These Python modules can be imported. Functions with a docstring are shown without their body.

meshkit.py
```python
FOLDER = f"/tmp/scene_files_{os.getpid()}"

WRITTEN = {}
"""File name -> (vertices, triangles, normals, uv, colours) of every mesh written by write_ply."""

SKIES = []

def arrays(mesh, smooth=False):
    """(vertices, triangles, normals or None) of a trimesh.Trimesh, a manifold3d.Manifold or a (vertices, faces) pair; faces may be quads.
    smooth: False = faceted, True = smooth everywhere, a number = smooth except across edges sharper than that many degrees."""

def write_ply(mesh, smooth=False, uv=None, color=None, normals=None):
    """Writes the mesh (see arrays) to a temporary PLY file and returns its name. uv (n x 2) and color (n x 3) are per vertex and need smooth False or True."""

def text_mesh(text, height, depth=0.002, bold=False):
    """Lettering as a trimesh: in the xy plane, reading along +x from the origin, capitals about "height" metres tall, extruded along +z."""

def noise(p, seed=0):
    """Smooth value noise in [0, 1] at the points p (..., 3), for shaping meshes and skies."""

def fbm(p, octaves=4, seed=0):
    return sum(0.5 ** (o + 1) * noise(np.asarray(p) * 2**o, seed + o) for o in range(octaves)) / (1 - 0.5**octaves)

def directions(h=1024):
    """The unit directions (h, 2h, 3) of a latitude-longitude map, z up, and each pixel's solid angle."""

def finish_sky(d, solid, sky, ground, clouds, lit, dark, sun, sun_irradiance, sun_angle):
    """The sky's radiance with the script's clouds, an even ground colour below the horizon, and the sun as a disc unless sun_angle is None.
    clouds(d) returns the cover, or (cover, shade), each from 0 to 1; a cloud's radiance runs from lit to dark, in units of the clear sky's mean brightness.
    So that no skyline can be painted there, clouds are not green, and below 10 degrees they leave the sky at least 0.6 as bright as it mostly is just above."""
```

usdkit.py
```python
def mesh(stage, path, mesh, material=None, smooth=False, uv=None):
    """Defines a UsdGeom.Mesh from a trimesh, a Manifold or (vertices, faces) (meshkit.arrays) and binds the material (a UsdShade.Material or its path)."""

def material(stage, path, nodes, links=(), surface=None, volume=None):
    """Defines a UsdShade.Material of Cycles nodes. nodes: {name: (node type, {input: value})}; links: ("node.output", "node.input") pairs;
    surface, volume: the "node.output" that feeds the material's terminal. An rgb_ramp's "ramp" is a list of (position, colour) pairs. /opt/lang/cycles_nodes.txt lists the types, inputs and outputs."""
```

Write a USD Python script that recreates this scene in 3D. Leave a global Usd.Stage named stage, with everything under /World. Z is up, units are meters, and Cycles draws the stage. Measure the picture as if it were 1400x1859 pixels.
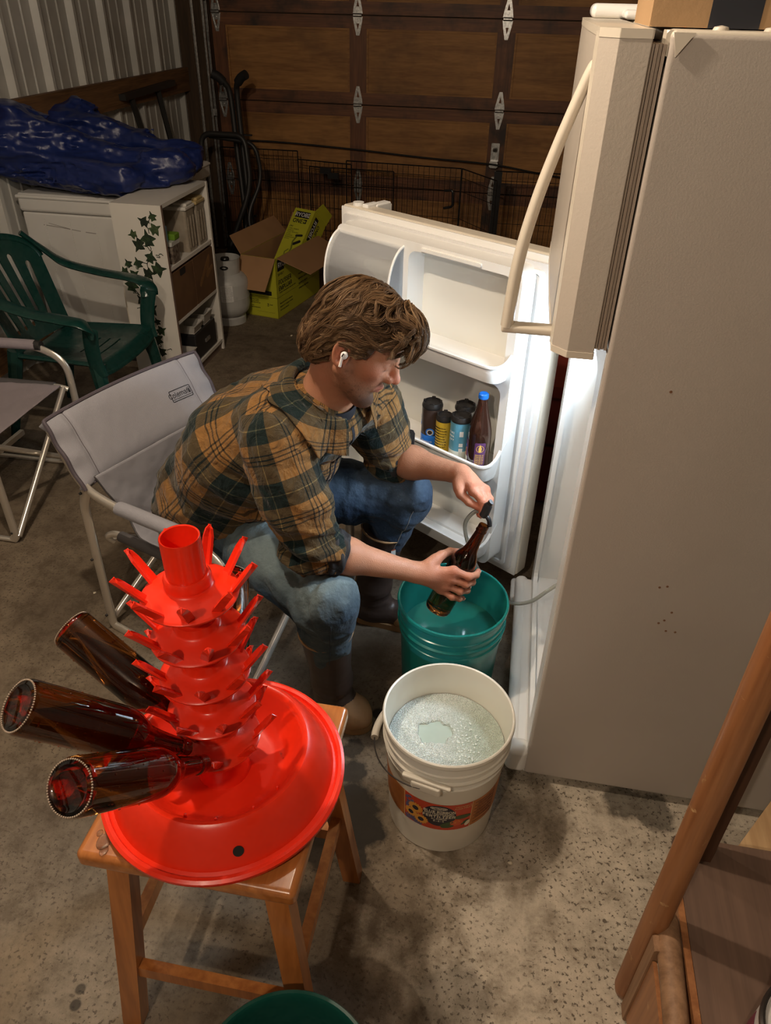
import math, random
import numpy as np, trimesh, manifold3d as m3, shapely.geometry as sg
from shapely import affinity
from shapely.ops import unary_union
import usdkit, meshkit
from pxr import Usd, UsdGeom, UsdLux, UsdShade, Gf, Sdf, Vt

stage = Usd.Stage.CreateInMemory()
UsdGeom.SetStageUpAxis(stage, UsdGeom.Tokens.z)
UsdGeom.SetStageMetersPerUnit(stage, 1.0)
UsdGeom.Xform.Define(stage, '/World')
UsdGeom.Scope.Define(stage, '/World/Looks')
PI = math.pi
def V(*a): return np.array(a, float)
def nrm(v): v = np.asarray(v, float); return v / (np.linalg.norm(v) + 1e-12)

# ------------------------------------------------------------------ camera
CAM_F, CAM_PITCH, CAM_ROLL, CAM_YAW = 1350.8, math.radians(34.773), math.radians(1.336), math.radians(9.520)
CAM_POS = V(0, 0, 1.75)
def make_camera():
    cy, sy = math.cos(CAM_YAW), math.sin(CAM_YAW)
    fw0, rt0, up0 = V(-sy, cy, 0), V(cy, sy, 0), V(0, 0, 1)
    fw = fw0 * math.cos(CAM_PITCH) - up0 * math.sin(CAM_PITCH)
    up = up0 * math.cos(CAM_PITCH) + fw0 * math.sin(CAM_PITCH)
    rt = rt0 * math.cos(CAM_ROLL) + up * math.sin(CAM_ROLL)
    up = up * math.cos(CAM_ROLL) - rt0 * math.sin(CAM_ROLL)
    c = UsdGeom.Camera.Define(stage, '/World/Camera')
    m = Gf.Matrix4d(*[float(x) for x in (*rt, 0, *up, 0, *(-fw), 0, *CAM_POS, 1)])
    c.AddTransformOp().Set(m)
    c.CreateHorizontalApertureAttr(36.0)
    c.CreateFocalLengthAttr(36.0 * CAM_F / 1400)
    c.CreateClippingRangeAttr(Gf.Vec2f(0.02, 100))
    c.CreateExposureAttr(EXPOSURE)
EXPOSURE = 0.0
make_camera()

# ------------------------------------------------------------------ lights
dome = UsdLux.DomeLight.Define(stage, '/World/night_sky')
dome.CreateColorAttr(Gf.Vec3f(0.55, 0.6, 0.75)); dome.CreateIntensityAttr(0.02)
# three bare bulbs on the ceiling: position, watts-like strength, colour
BULBS = [((-0.86, 1.16, 2.42), 23.0, (1.0, 0.825, 0.64)),
         ((-0.52, -0.80, 2.42), 18.0, (1.0, 0.825, 0.64)),
         ((-0.47, 1.55, 2.42), 4.0, (1.0, 0.825, 0.64))]
FRIDGE_LIGHT = 5.2
BULB_R = 0.03

# ------------------------------------------------------------------ materials
LK = '/World/Looks/'
def M(name, col, rough=0.5, metal=0.0, bump=None, var=None, var2=None, space='object', scale=(1, 1, 1), extra=None, rvar=None, **kw):
    """principled material; var=(noise scale, second colour, lo, hi[, detail]); bump=(scale, distance[, detail])"""
    n = {'p': ('principled_bsdf', {'base_color': col, 'roughness': rough, 'metallic': metal, **kw})}
    l = []
    if var or bump or var2 or rvar:
        if space == 'world': n['tc'] = ('geometry', {}); src = 'tc.position'
        else: n['tc'] = ('texture_coordinate', {}); src = 'tc.object'
        n['mp'] = ('mapping', {'scale': scale}); l.append((src, 'mp.vector'))
    last = None
    if var:
        n['nz'] = ('noise_texture', {'scale': var[0], 'detail': var[4] if len(var) > 4 else 4.0})
        n['rp'] = ('rgb_ramp', {'ramp': [(0, col), (var[2], col), (var[3], var[1]), (1, var[1])]})
        l += [('mp.vector', 'nz.vector'), ('nz.fac', 'rp.fac')]; last = 'rp.color'
    if var2:
        n['nz2'] = ('noise_texture', {'scale': var2[0], 'detail': var2[4] if len(var2) > 4 else 3.0, 'roughness': 0.6})
        n['mr2'] = ('map_range', {'from_min': var2[2], 'from_max': var2[3], 'clamp': True})
        n['mx2'] = ('mix_color', {'a': col, 'b': var2[1]})
        l += [('mp.vector', 'nz2.vector'), ('nz2.fac', 'mr2.value'), ('mr2.result', 'mx2.fac')]
        if last: l.append((last, 'mx2.a'))
        last = 'mx2.result'
    if rvar:
        n['nzr'] = ('noise_texture', {'scale': rvar[0], 'detail': 3.0})
        n['mrr'] = ('map_range', {'from_min': 0.35, 'from_max': 0.65, 'to_min': rvar[1], 'to_max': rvar[2], 'clamp': True})
        l += [('mp.vector', 'nzr.vector'), ('nzr.fac', 'mrr.value'), ('mrr.result', 'p.roughness')]
    if last: l.append((last, 'p.base_color'))
    if bump:
        n['nb'] = ('noise_texture', {'scale': bump[0], 'detail': bump[2] if len(bump) > 2 else 3.0})
        n['bp'] = ('bump', {'distance': bump[1], 'strength': 1.0})
        l += [('mp.vector', 'nb.vector'), ('nb.fac', 'bp.height'), ('bp.normal', 'p.normal')]
    return usdkit.material(stage, LK + name, n, l, surface='p.BSDF')

def wood_mat(name, dark, light, axis='x', rough=0.4, grain=18.0, stretch=0.06, bumpd=0.0006, coat=0.0, blotch=None):
    s = {'x': (stretch, 1, 1), 'y': (1, stretch, 1), 'z': (1, 1, stretch)}[axis]
    mid = tuple((np.array(dark) + np.array(light)) / 2)
    n = {'p': ('principled_bsdf', {'roughness': rough, 'coat_weight': coat, 'coat_roughness': 0.15}),
         'tc': ('texture_coordinate', {}), 'mp': ('mapping', {'scale': s}),
         'n1': ('noise_texture', {'scale': grain, 'detail': 6.0, 'roughness': 0.65, 'distortion': 0.6}),
         'n2': ('noise_texture', {'scale': grain * 5, 'detail': 3.0}),
         'mxf': ('mix_float', {'fac': 0.35}),
         'rp': ('rgb_ramp', {'ramp': [(0, dark), (0.38, dark), (0.5, mid), (0.62, light), (1, light)]}),
         'bp': ('bump', {'distance': bumpd})}
    l = [('tc.object', 'mp.vector'), ('mp.vector', 'n1.vector'), ('mp.vector', 'n2.vector'), ('n1.fac', 'mxf.a'), ('n2.fac', 'mxf.b'),
         ('mxf.result', 'rp.fac'), ('mxf.result', 'bp.height'), ('bp.normal', 'p.normal')]
    out = 'rp.color'
    if blotch:
        n['n3'] = ('noise_texture', {'scale': blotch[0], 'detail': 5.0, 'roughness': 0.6})
        n['mr'] = ('map_range', {'from_min': blotch[2], 'from_max': blotch[3], 'clamp': True})
        n['mx'] = ('mix_color', {'b': blotch[1]})
        l += [('tc.object', 'n3.vector'), ('n3.fac', 'mr.value'), ('mr.result', 'mx.fac'), (out, 'mx.a')]; out = 'mx.result'
    l.append((out, 'p.base_color'))
    return usdkit.material(stage, LK + name, n, l, surface='p.BSDF')

# ------------------------------------------------------------------ prims
USED = {}
def numbered(parent, name):
    k = (parent, name); n = USED.get(k, 0); USED[k] = n + 1
    return f'{parent}/{name}' + (f'_{n:03d}' if n else '')
def g4(m): return Gf.Matrix4d(*[float(x) for x in np.asarray(m, float).T.ravel()])
def T4(loc=(0, 0, 0), R=None):
    m = np.eye(4); m[:3, 3] = loc
    if R is not None: m[:3, :3] = R
    return m
def Rz(a): c, s = math.cos(a), math.sin(a); return np.array([[c, -s, 0], [s, c, 0], [0, 0, 1.]])
def Rx(a): c, s = math.cos(a), math.sin(a); return np.array([[1, 0, 0], [0, c, -s], [0, s, c]])
def Ry(a): c, s = math.cos(a), math.sin(a); return np.array([[c, 0, s], [0, 1, 0], [-s, 0, c]])
def axes(x=None, z=None):
    """rotation whose columns are local x (along x) and local z (along z, exact)"""
    z = nrm(z); x = np.asarray(x, float); x = nrm(x - z * (x @ z)); return np.stack([x, np.cross(z, x), z], 1)
def meta(p, label=None, cat=None, group=None, kind=None):
    for k, v in (('label', label), ('category', cat), ('group', group), ('kind', kind)):
        if v: p.SetCustomDataByKey(k, v)
class Thing:
    def __init__(s, name, label, cat, mat=None, loc=None, group=None, kind=None):
        s.m = np.eye(4) if mat is None else np.asarray(mat, float)
        if loc is not None: s.m = T4(loc)
        s.path = numbered('/World', name)
        x = UsdGeom.Xform.Define(stage, s.path); x.AddTransformOp().Set(g4(s.m)); s.prim = x.GetPrim()
        meta(s.prim, label, cat, group, kind)
    def part(s, name, mesh, mat, smooth=30, parent=None, label=None, local=False, kind=None, prim=False):
        v, f, n = meshkit.arrays(mesh, False)
        if not local: v = (v - s.m[:3, 3]) @ np.linalg.inv(s.m[:3, :3]).T
        path = numbered(parent or s.path, name)
        um = usdkit.mesh(stage, path, (v, f), mat, smooth=smooth)
        meta(um.GetPrim(), label, kind=kind)
        return um if prim else path
def single(name, mesh, mat, label, cat, smooth=30, group=None, kind=None):
    path = numbered('/World', name)
    um = usdkit.mesh(stage, path, mesh, mat, smooth=smooth); meta(um.GetPrim(), label, cat, group, kind)
    return um
def struct(name, mesh, mat, smooth=30):
    path = numbered('/World', name)
    um = usdkit.mesh(stage, path, mesh, mat, smooth=smooth); meta(um.GetPrim(), kind='structure'); return um
def structx(name):
    path = numbered('/World', name); x = UsdGeom.Xform.Define(stage, path); meta(x.GetPrim(), kind='structure')
    t = Thing.__new__(Thing); t.m = np.eye(4); t.path = path; t.prim = x.GetPrim(); return t
def dup(th, mat, label, group=None):
    name = th.path.split('/')[-1]; path = numbered('/World', name); d = th.prim.GetCustomData()
    x = UsdGeom.Xform.Define(stage, path); x.GetPrim().GetReferences().AddInternalReference(th.path)
    x.ClearXformOpOrder(); x.AddTransformOp(opSuffix='place').Set(g4(mat)); x.GetPrim().SetInstanceable(True)
    meta(x.GetPrim(), label, d.get('category'), group or d.get('group')); return x

# ------------------------------------------------------------------ shapes
def cat(*ms):
    ms = [x for m in ms for x in (m if isinstance(m, (list, tuple)) else [m])]
    return trimesh.util.concatenate(ms)
def TM(v, f): return trimesh.Trimesh(np.asarray(v, float), np.asarray(f, int), process=False)
def quads(f): f = np.asarray(f, int); return np.vstack([f[:, [0, 1, 2]], f[:, [0, 2, 3]]])
def xf(mesh, R=None, t=(0, 0, 0), s=1.0):
    m = mesh.copy(); v = np.asarray(m.vertices) * s
    if R is not None: v = v @ np.asarray(R).T
    m.vertices = v + np.asarray(t, float)
    if np.ndim(s) == 1 and np.prod(s) < 0: m.faces = m.faces[:, ::-1]
    return m
def hull(pts): return trimesh.convex.convex_hull(np.asarray(pts, float))
def cbox(lo, hi, r=0.004, seg=1):
    """box with chamfered (seg=1) or rounded (seg>1) edges"""
    lo, hi = np.minimum(lo, hi), np.maximum(lo, hi); r = min(r, 0.49 * float((hi - lo).min()))
    if seg == 1: d = np.array([[1, 1, 0], [1, 0, 1], [0, 1, 1]], float)
    else:
        s = trimesh.creation.icosphere(min(seg - 1, 2)).vertices; d = np.unique(np.abs(s).round(5), axis=0)
    pts = []
    for sx in (0, 1):
        for sy in (0, 1):
            for sz in (0, 1):
                sg_ = np.array([sx, sy, sz]) * 2 - 1; c = np.where(sg_ > 0, hi, lo)
                pts.append(c - sg_ * r + sg_ * d * r)
    return hull(np.vstack(pts))
def bar(a, b, w, h, up=(0, 0, 1), r=0.003, seg=1, ext=0.0):
    """beam from a to b, w across, h along up"""
    a, b = np.asarray(a, float), np.asarray(b, float); L = np.linalg.norm(b - a); z = (b - a) / L
    u = np.asarray(up, float); u = nrm(u - z * (u @ z)); x = np.cross(u, z)
    m = cbox((-w / 2, -h / 2, -ext), (w / 2, h / 2, L + ext), r, seg)
    return xf(m, np.stack([x, u, z], 1), a)
def smooth_path(p, n=8, closed=False):
    """Catmull-Rom through the points"""
    p = np.asarray(p, float)
    q = np.vstack([p[-1], p, p[:2]]) if closed else np.vstack([2 * p[0] - p[1], p, 2 * p[-1] - p[-2]])
    out = []
    for i in range(len(q) - 3):
        t = np.linspace(0, 1, n, endpoint=False)[:, None]; a, b, c, d = q[i:i + 4]
        out.append(0.5 * (2 * b + (c - a) * t + (2 * a - 5 * b + 4 * c - d) * t**2 + (3 * b - a - 3 * c + d) * t**3))
    if not closed: out.append(p[-1:])
    return np.vstack(out)
def fillet(p, r, n=6):
    """polyline with rounded corners"""
    p = np.asarray(p, float); out = [p[0]]; rr = np.broadcast_to(r, (len(p),))
    for i in range(1, len(p) - 1):
        a, b, c = p[i - 1], p[i], p[i + 1]; u, v = nrm(a - b), nrm(c - b)
        d = min(rr[i], 0.48 * np.linalg.norm(a - b), 0.48 * np.linalg.norm(c - b))
        for t in np.linspace(0, 1, n): out.append((1 - t)**2 * (b + u * d) + 2 * t * (1 - t) * b + t * t * (b + v * d))
    out.append(p[-1]); return np.array(out)
def tube(path, r, sides=10, closed=False, ry=None, up=None, caps=True):
    """swept circle or ellipse (r along normal, ry along binormal)"""
    p = np.asarray(path, float); n = len(p)
    t = np.roll(p, -1, 0) - np.roll(p, 1, 0) if closed else np.gradient(p, axis=0)
    t /= np.linalg.norm(t, axis=1, keepdims=True) + 1e-12
    u = np.asarray(up, float) if up is not None else (V(0, 0, 1) if abs(t[0][2]) < 0.9 else V(1, 0, 0))
    N = []
    u = nrm(u - t[0] * (u @ t[0]))
    for i in range(n):
        if up is not None: u = np.asarray(up, float)
        w = u - t[i] * (u @ t[i]); u = nrm(w); N.append(u)
    N = np.array(N); B = np.cross(t, N)
    a = np.arange(sides) * 2 * PI / sides; r = np.broadcast_to(r, (n,)); ry = r if ry is None else np.broadcast_to(ry, (n,))
    v = p[:, None] + (r[:, None] * np.cos(a))[..., None] * N[:, None] + (ry[:, None] * np.sin(a))[..., None] * B[:, None]
    k = n if closed else n - 1
    i, j = np.meshgrid(np.arange(k), np.arange(sides), indexing='ij'); i2 = (i + 1) % n; j2 = (j + 1) % sides
    f = quads(np.stack([i * sides + j, i * sides + j2, i2 * sides + j2, i2 * sides + j], -1).reshape(-1, 4))
    v = v.reshape(-1, 3)
    if caps and not closed:
        e0, e1 = len(v), len(v) + 1; v = np.vstack([v, p[0], p[-1]]); jj = np.arange(sides); b = (n - 1) * sides
        f = np.vstack([f, np.stack([np.full(sides, e0), (jj + 1) % sides, jj], 1), np.stack([np.full(sides, e1), b + jj, b + (jj + 1) % sides], 1)])
    m = TM(v, f)
    return m
def lathe(prof, n=48, a0=0.0, a1=2 * PI):
    """revolve (r, z) profile about z; profile given from bottom outside upwards = outward normals"""
    pr = np.asarray(prof, float); full = abs(a1 - a0 - 2 * PI) < 1e-6
    k = n if full else n + 1; a = np.linspace(a0, a1, n + 1)[:k]
    v = np.stack([pr[:, None, 0] * np.cos(a), pr[:, None, 0] * np.sin(a), np.repeat(pr[:, 1:2], k, 1)], -1).reshape(-1, 3)
    i, j = np.meshgrid(np.arange(len(pr) - 1), np.arange(n), indexing='ij'); j2 = (j + 1) % k
    f = quads(np.stack([i * k + j, i * k + j2, (i + 1) * k + j2, (i + 1) * k + j], -1).reshape(-1, 4))
    m = TM(v, f); keep = m.area_faces > 1e-12; m.update_faces(keep); return m
def extr(poly, h, R=None, t=(0, 0, 0)):
    ps = getattr(poly, 'geoms', [poly])
    m = cat([trimesh.creation.extrude_polygon(p, h, engine='earcut') for p in ps if p.area > 0]); return xf(m, R, t)
def rrect(x0, y0, x1, y1, r=0.0, n=4):
    return sg.box(x0 + r, y0 + r, x1 - r, y1 - r).buffer(r, quad_segs=n) if r > 0 else sg.box(x0, y0, x1, y1)
def grid(fn, nu, nv, thick=0.0, uv=False):
    """surface from fn(u, v) -> xyz with u, v in [0, 1]; with thickness, a closed sheet"""
    u, v = np.meshgrid(np.linspace(0, 1, nu), np.linspace(0, 1, nv), indexing='ij')
    p = np.asarray(fn(u, v)); p = p.reshape(nu * nv, 3) if p.shape[-1] == 3 else np.stack(p, -1).reshape(nu * nv, 3)
    i, j = np.meshgrid(np.arange(nu - 1), np.arange(nv - 1), indexing='ij')
    q = np.stack([i * nv + j, (i + 1) * nv + j, (i + 1) * nv + j + 1, i * nv + j + 1], -1).reshape(-1, 4)
    m = TM(p, quads(q))
    if thick:
        nn = m.vertex_normals; off = p - nn * thick; N = len(p)
        rim = np.concatenate([np.arange(nu) * nv, (nu - 1) * nv + np.arange(1, nv), np.arange(nu - 2, -1, -1) * nv + nv - 1, np.arange(nv - 2, 0, -1)])
        r2 = np.roll(rim, -1); side = np.stack([rim, rim + N, r2 + N, r2], 1)
        m = TM(np.vstack([p, off]), np.vstack([quads(q), quads(q[:, ::-1] + N), quads(side)]))
        m.fix_normals() if len(p) < 3000 else None
    return m
def text(s, h, depth=0.0006, bold=False, center=True, sx=1.0):
    m = meshkit.text_mesh(s, h, depth, bold); v = np.asarray(m.vertices); v[:, 0] *= sx
    if center: v[:, 0] -= (v[:, 0].min() + v[:, 0].max()) / 2; v[:, 1] -= h / 2
    m.vertices = v; return m
def on_plane(m, o, x, y, off=0.0005):
    """put a flat mesh (xy, extruded +z) on the plane through o with axes x, y"""
    x = nrm(x); y = np.asarray(y, float); y = nrm(y - x * (x @ y)); z = np.cross(x, y)
    return xf(m, np.stack([x, y, z], 1), np.asarray(o, float) + z * off)
def wrap(m, R, zc, a0, off=0.0004, taper=0.0):
    """bend a flat mesh round the z axis: x -> angle (around a0), y -> z, z -> radius"""
    v = np.asarray(m.vertices, float).copy(); a = a0 + v[:, 0] / R; z = zc + v[:, 1]; r = R + taper * v[:, 1] + off + v[:, 2]
    k = m.copy(); k.vertices = np.stack([r * np.cos(a), r * np.sin(a), z], 1); return k
def disc_pts(r, n=24): a = np.arange(n) * 2 * PI / n; return np.stack([r * np.cos(a), r * np.sin(a)], 1)
def tess(m, L):
    v, f = trimesh.remesh.subdivide_to_size(m.vertices, m.faces, L, max_iter=12); return TM(v, f)

# ------------------------------------------------------------------ implicit surfaces
def smin(a, b, k):
    h = np.clip(0.5 + 0.5 * (b - a) / k, 0, 1); return b + (a - b) * h - k * h * (1 - h)
def smax(a, b, k): return -smin(-a, -b, k)
def cone(p, a, b, ra, rb):
    """capsule with linearly varying radius"""
    a, b = np.asarray(a, float), np.asarray(b, float); d = b - a
    if CULL[0] is not None and len(p) > 5000 and CULL[1] and not near((a + b) / 2, np.linalg.norm(d) / 2 + max(ra, rb) + .13): return np.ones(len(p))
    q = p - a; t = np.clip((q @ d) / (d @ d), 0, 1); q -= t[:, None] * d
    return np.sqrt(np.einsum('ij,ij->i', q, q)) - (ra + (rb - ra) * t)
def ell(p, c, r, R=None):
    q = p - np.asarray(c, float)
    if R is not None: q = q @ R
    r = np.asarray(r, float); q = q / r; k0 = np.sqrt(np.einsum('ij,ij->i', q, q)); q = q / r; k1 = np.sqrt(np.einsum('ij,ij->i', q, q)) + 1e-9
    return k0 * (k0 - 1) / k1
CULL = [None, True]
def near(c, r):
    """whether the points being evaluated can come within r of c"""
    if CULL[0] is None: return True
    return float(np.linalg.norm(np.maximum(np.maximum(CULL[0][0] - c, c - CULL[0][1]), 0))) < r
def surf(fn, lo, hi, h, block=12):
    """sparse surface nets: a closed mesh of fn(points) = 0 inside the box"""
    lo, hi = np.asarray(lo, float), np.asarray(hi, float); n = np.ceil((hi - lo) / h).astype(int) + 1
    nb = -(-n // block); n = nb * block + 1
    g = np.ones(n, np.float32)
    bi = np.stack(np.meshgrid(*[np.arange(k) for k in nb], indexing='ij'), -1).reshape(-1, 3)
    cen = lo + (bi + 0.5) * block * h; d = fn(cen); rad = block * h * 0.87 * 1.35 + 0.012
    for b, dd in zip(bi, d):
        if dd < -rad: g[tuple(slice(k * block, (k + 1) * block + 1) for k in b)] = -1
    act = bi[np.abs(d) <= rad]; key = act // 3; act = act[np.lexsort((key[:, 2], key[:, 1], key[:, 0]))]; off = np.stack(np.meshgrid(*[np.arange(block + 1)] * 3, indexing='ij'), -1).reshape(-1, 3)
    for s in range(0, len(act), 12):
        idx = (act[s:s + 12, None, :] * block + off).reshape(-1, 3); CULL[0] = (lo + idx.min(0) * h, lo + idx.max(0) * h)
        g[idx[:, 0], idx[:, 1], idx[:, 2]] = fn(lo + idx * h)
    CULL[0] = None
    s = g < 0
    c = np.zeros(tuple(np.array(g.shape) - 1), np.int8)
    for o in np.ndindex(2, 2, 2): c += s[o[0]:o[0] + c.shape[0], o[1]:o[1] + c.shape[1], o[2]:o[2] + c.shape[2]]
    cells = np.argwhere((c > 0) & (c < 8)); vid = np.full(c.shape, -1, np.int32); vid[tuple(cells.T)] = np.arange(len(cells))
    acc, cnt = np.zeros((len(cells), 3)), np.zeros(len(cells))
    cor = [np.array(o) for o in np.ndindex(2, 2, 2)]
    vals = {tuple(o): g[tuple((cells + o).T)] for o in cor}
    for a in cor:
        for ax in range(3):
            if a[ax] == 0:
                b = a.copy(); b[ax] = 1; va, vb = vals[tuple(a)], vals[tuple(b)]; m = (va < 0) != (vb < 0)
                t = np.where(m, va / (va - vb + 1e-20), 0); pt = cells + a + 0.0; pt[:, ax] += t
                acc[m] += pt[m]; cnt[m] += 1
    v = lo + acc / np.maximum(cnt, 1)[:, None] * h
    F = []
    for ax in range(3):
        sl = [slice(None)] * 3; sl2 = [slice(None)] * 3; sl[ax] = slice(0, -1); sl2[ax] = slice(1, None)
        A, B = s[tuple(sl)], s[tuple(sl2)]; e = np.argwhere(A != B); u, w = (ax + 1) % 3, (ax + 2) % 3
        e = e[(e[:, u] > 0) & (e[:, w] > 0) & (e[:, u] < c.shape[u]) & (e[:, w] < c.shape[w])]
        flip = A[tuple(e.T)]
        def id_(du, dw): k = e.copy(); k[:, u] -= du; k[:, w] -= dw; return vid[tuple(k.T)]
        q = np.stack([id_(0, 0), id_(1, 0), id_(1, 1), id_(0, 1)], 1)
        q = np.where(flip[:, None], q, q[:, ::-1]); F.append(q[(q >= 0).all(1)])
    return TM(v, quads(np.vstack(F)))
def relax(m, it=2, lam=0.5):
    import scipy.sparse as sp
    f = m.faces; n = len(m.vertices); e = np.vstack([f[:, [0, 1]], f[:, [1, 2]], f[:, [2, 0]]]); e = np.vstack([e, e[:, ::-1]])
    A = sp.coo_matrix((np.ones(len(e)), (e[:, 0], e[:, 1])), (n, n)).tocsr(); A.data[:] = 1; dg = np.maximum(np.asarray(A.sum(1)).ravel(), 1)
    v = np.asarray(m.vertices)
    for _ in range(it): v = v + lam * ((A @ v) / dg[:, None] - v); v = v - 0.52 * ((A @ v) / dg[:, None] - v) * (lam > 0.4)
    return TM(v, f)
def attr(um, name, data, kind='color'):
    d = np.asarray(data, np.float32)
    if d.ndim == 1: UsdGeom.PrimvarsAPI(um).CreatePrimvar(name, Sdf.ValueTypeNames.FloatArray, 'vertex').Set(Vt.FloatArray.FromNumpy(d))
    else: UsdGeom.PrimvarsAPI(um).CreatePrimvar(name, Sdf.ValueTypeNames.Color3fArray if kind == 'color' else Sdf.ValueTypeNames.Float3Array, 'vertex').Set(Vt.Vec3fArray.FromNumpy(d))
# ------------------------------------------------------------------ ceiling bulbs
m_white_ceram = M('lamp_porcelain', (0.8, 0.78, 0.74), 0.3)
for _i, (_p, _w, _c) in enumerate(BULBS):
    t = Thing('ceiling_lamp', ['bare ceiling bulb on a porcelain holder, above the red drying rack', 'bare ceiling bulb on a porcelain holder, behind the camera', 'bare ceiling bulb on a porcelain holder, above the seated person'][_i], 'lamp', loc=_p)
    t.part('lamp_holder', lathe([(0.0, 0.04), (0.022, 0.04), (0.03, 0.1), (0.06, 0.13), (0.06, 0.18), (0, 0.18)], 24), m_white_ceram, local=True)
    L = UsdLux.SphereLight.Define(stage, t.path + '/bulb'); L.CreateRadiusAttr(BULB_R); L.CreateNormalizeAttr(True)
    L.CreateIntensityAttr(_w); L.CreateColorAttr(Gf.Vec3f(*_c))

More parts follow.
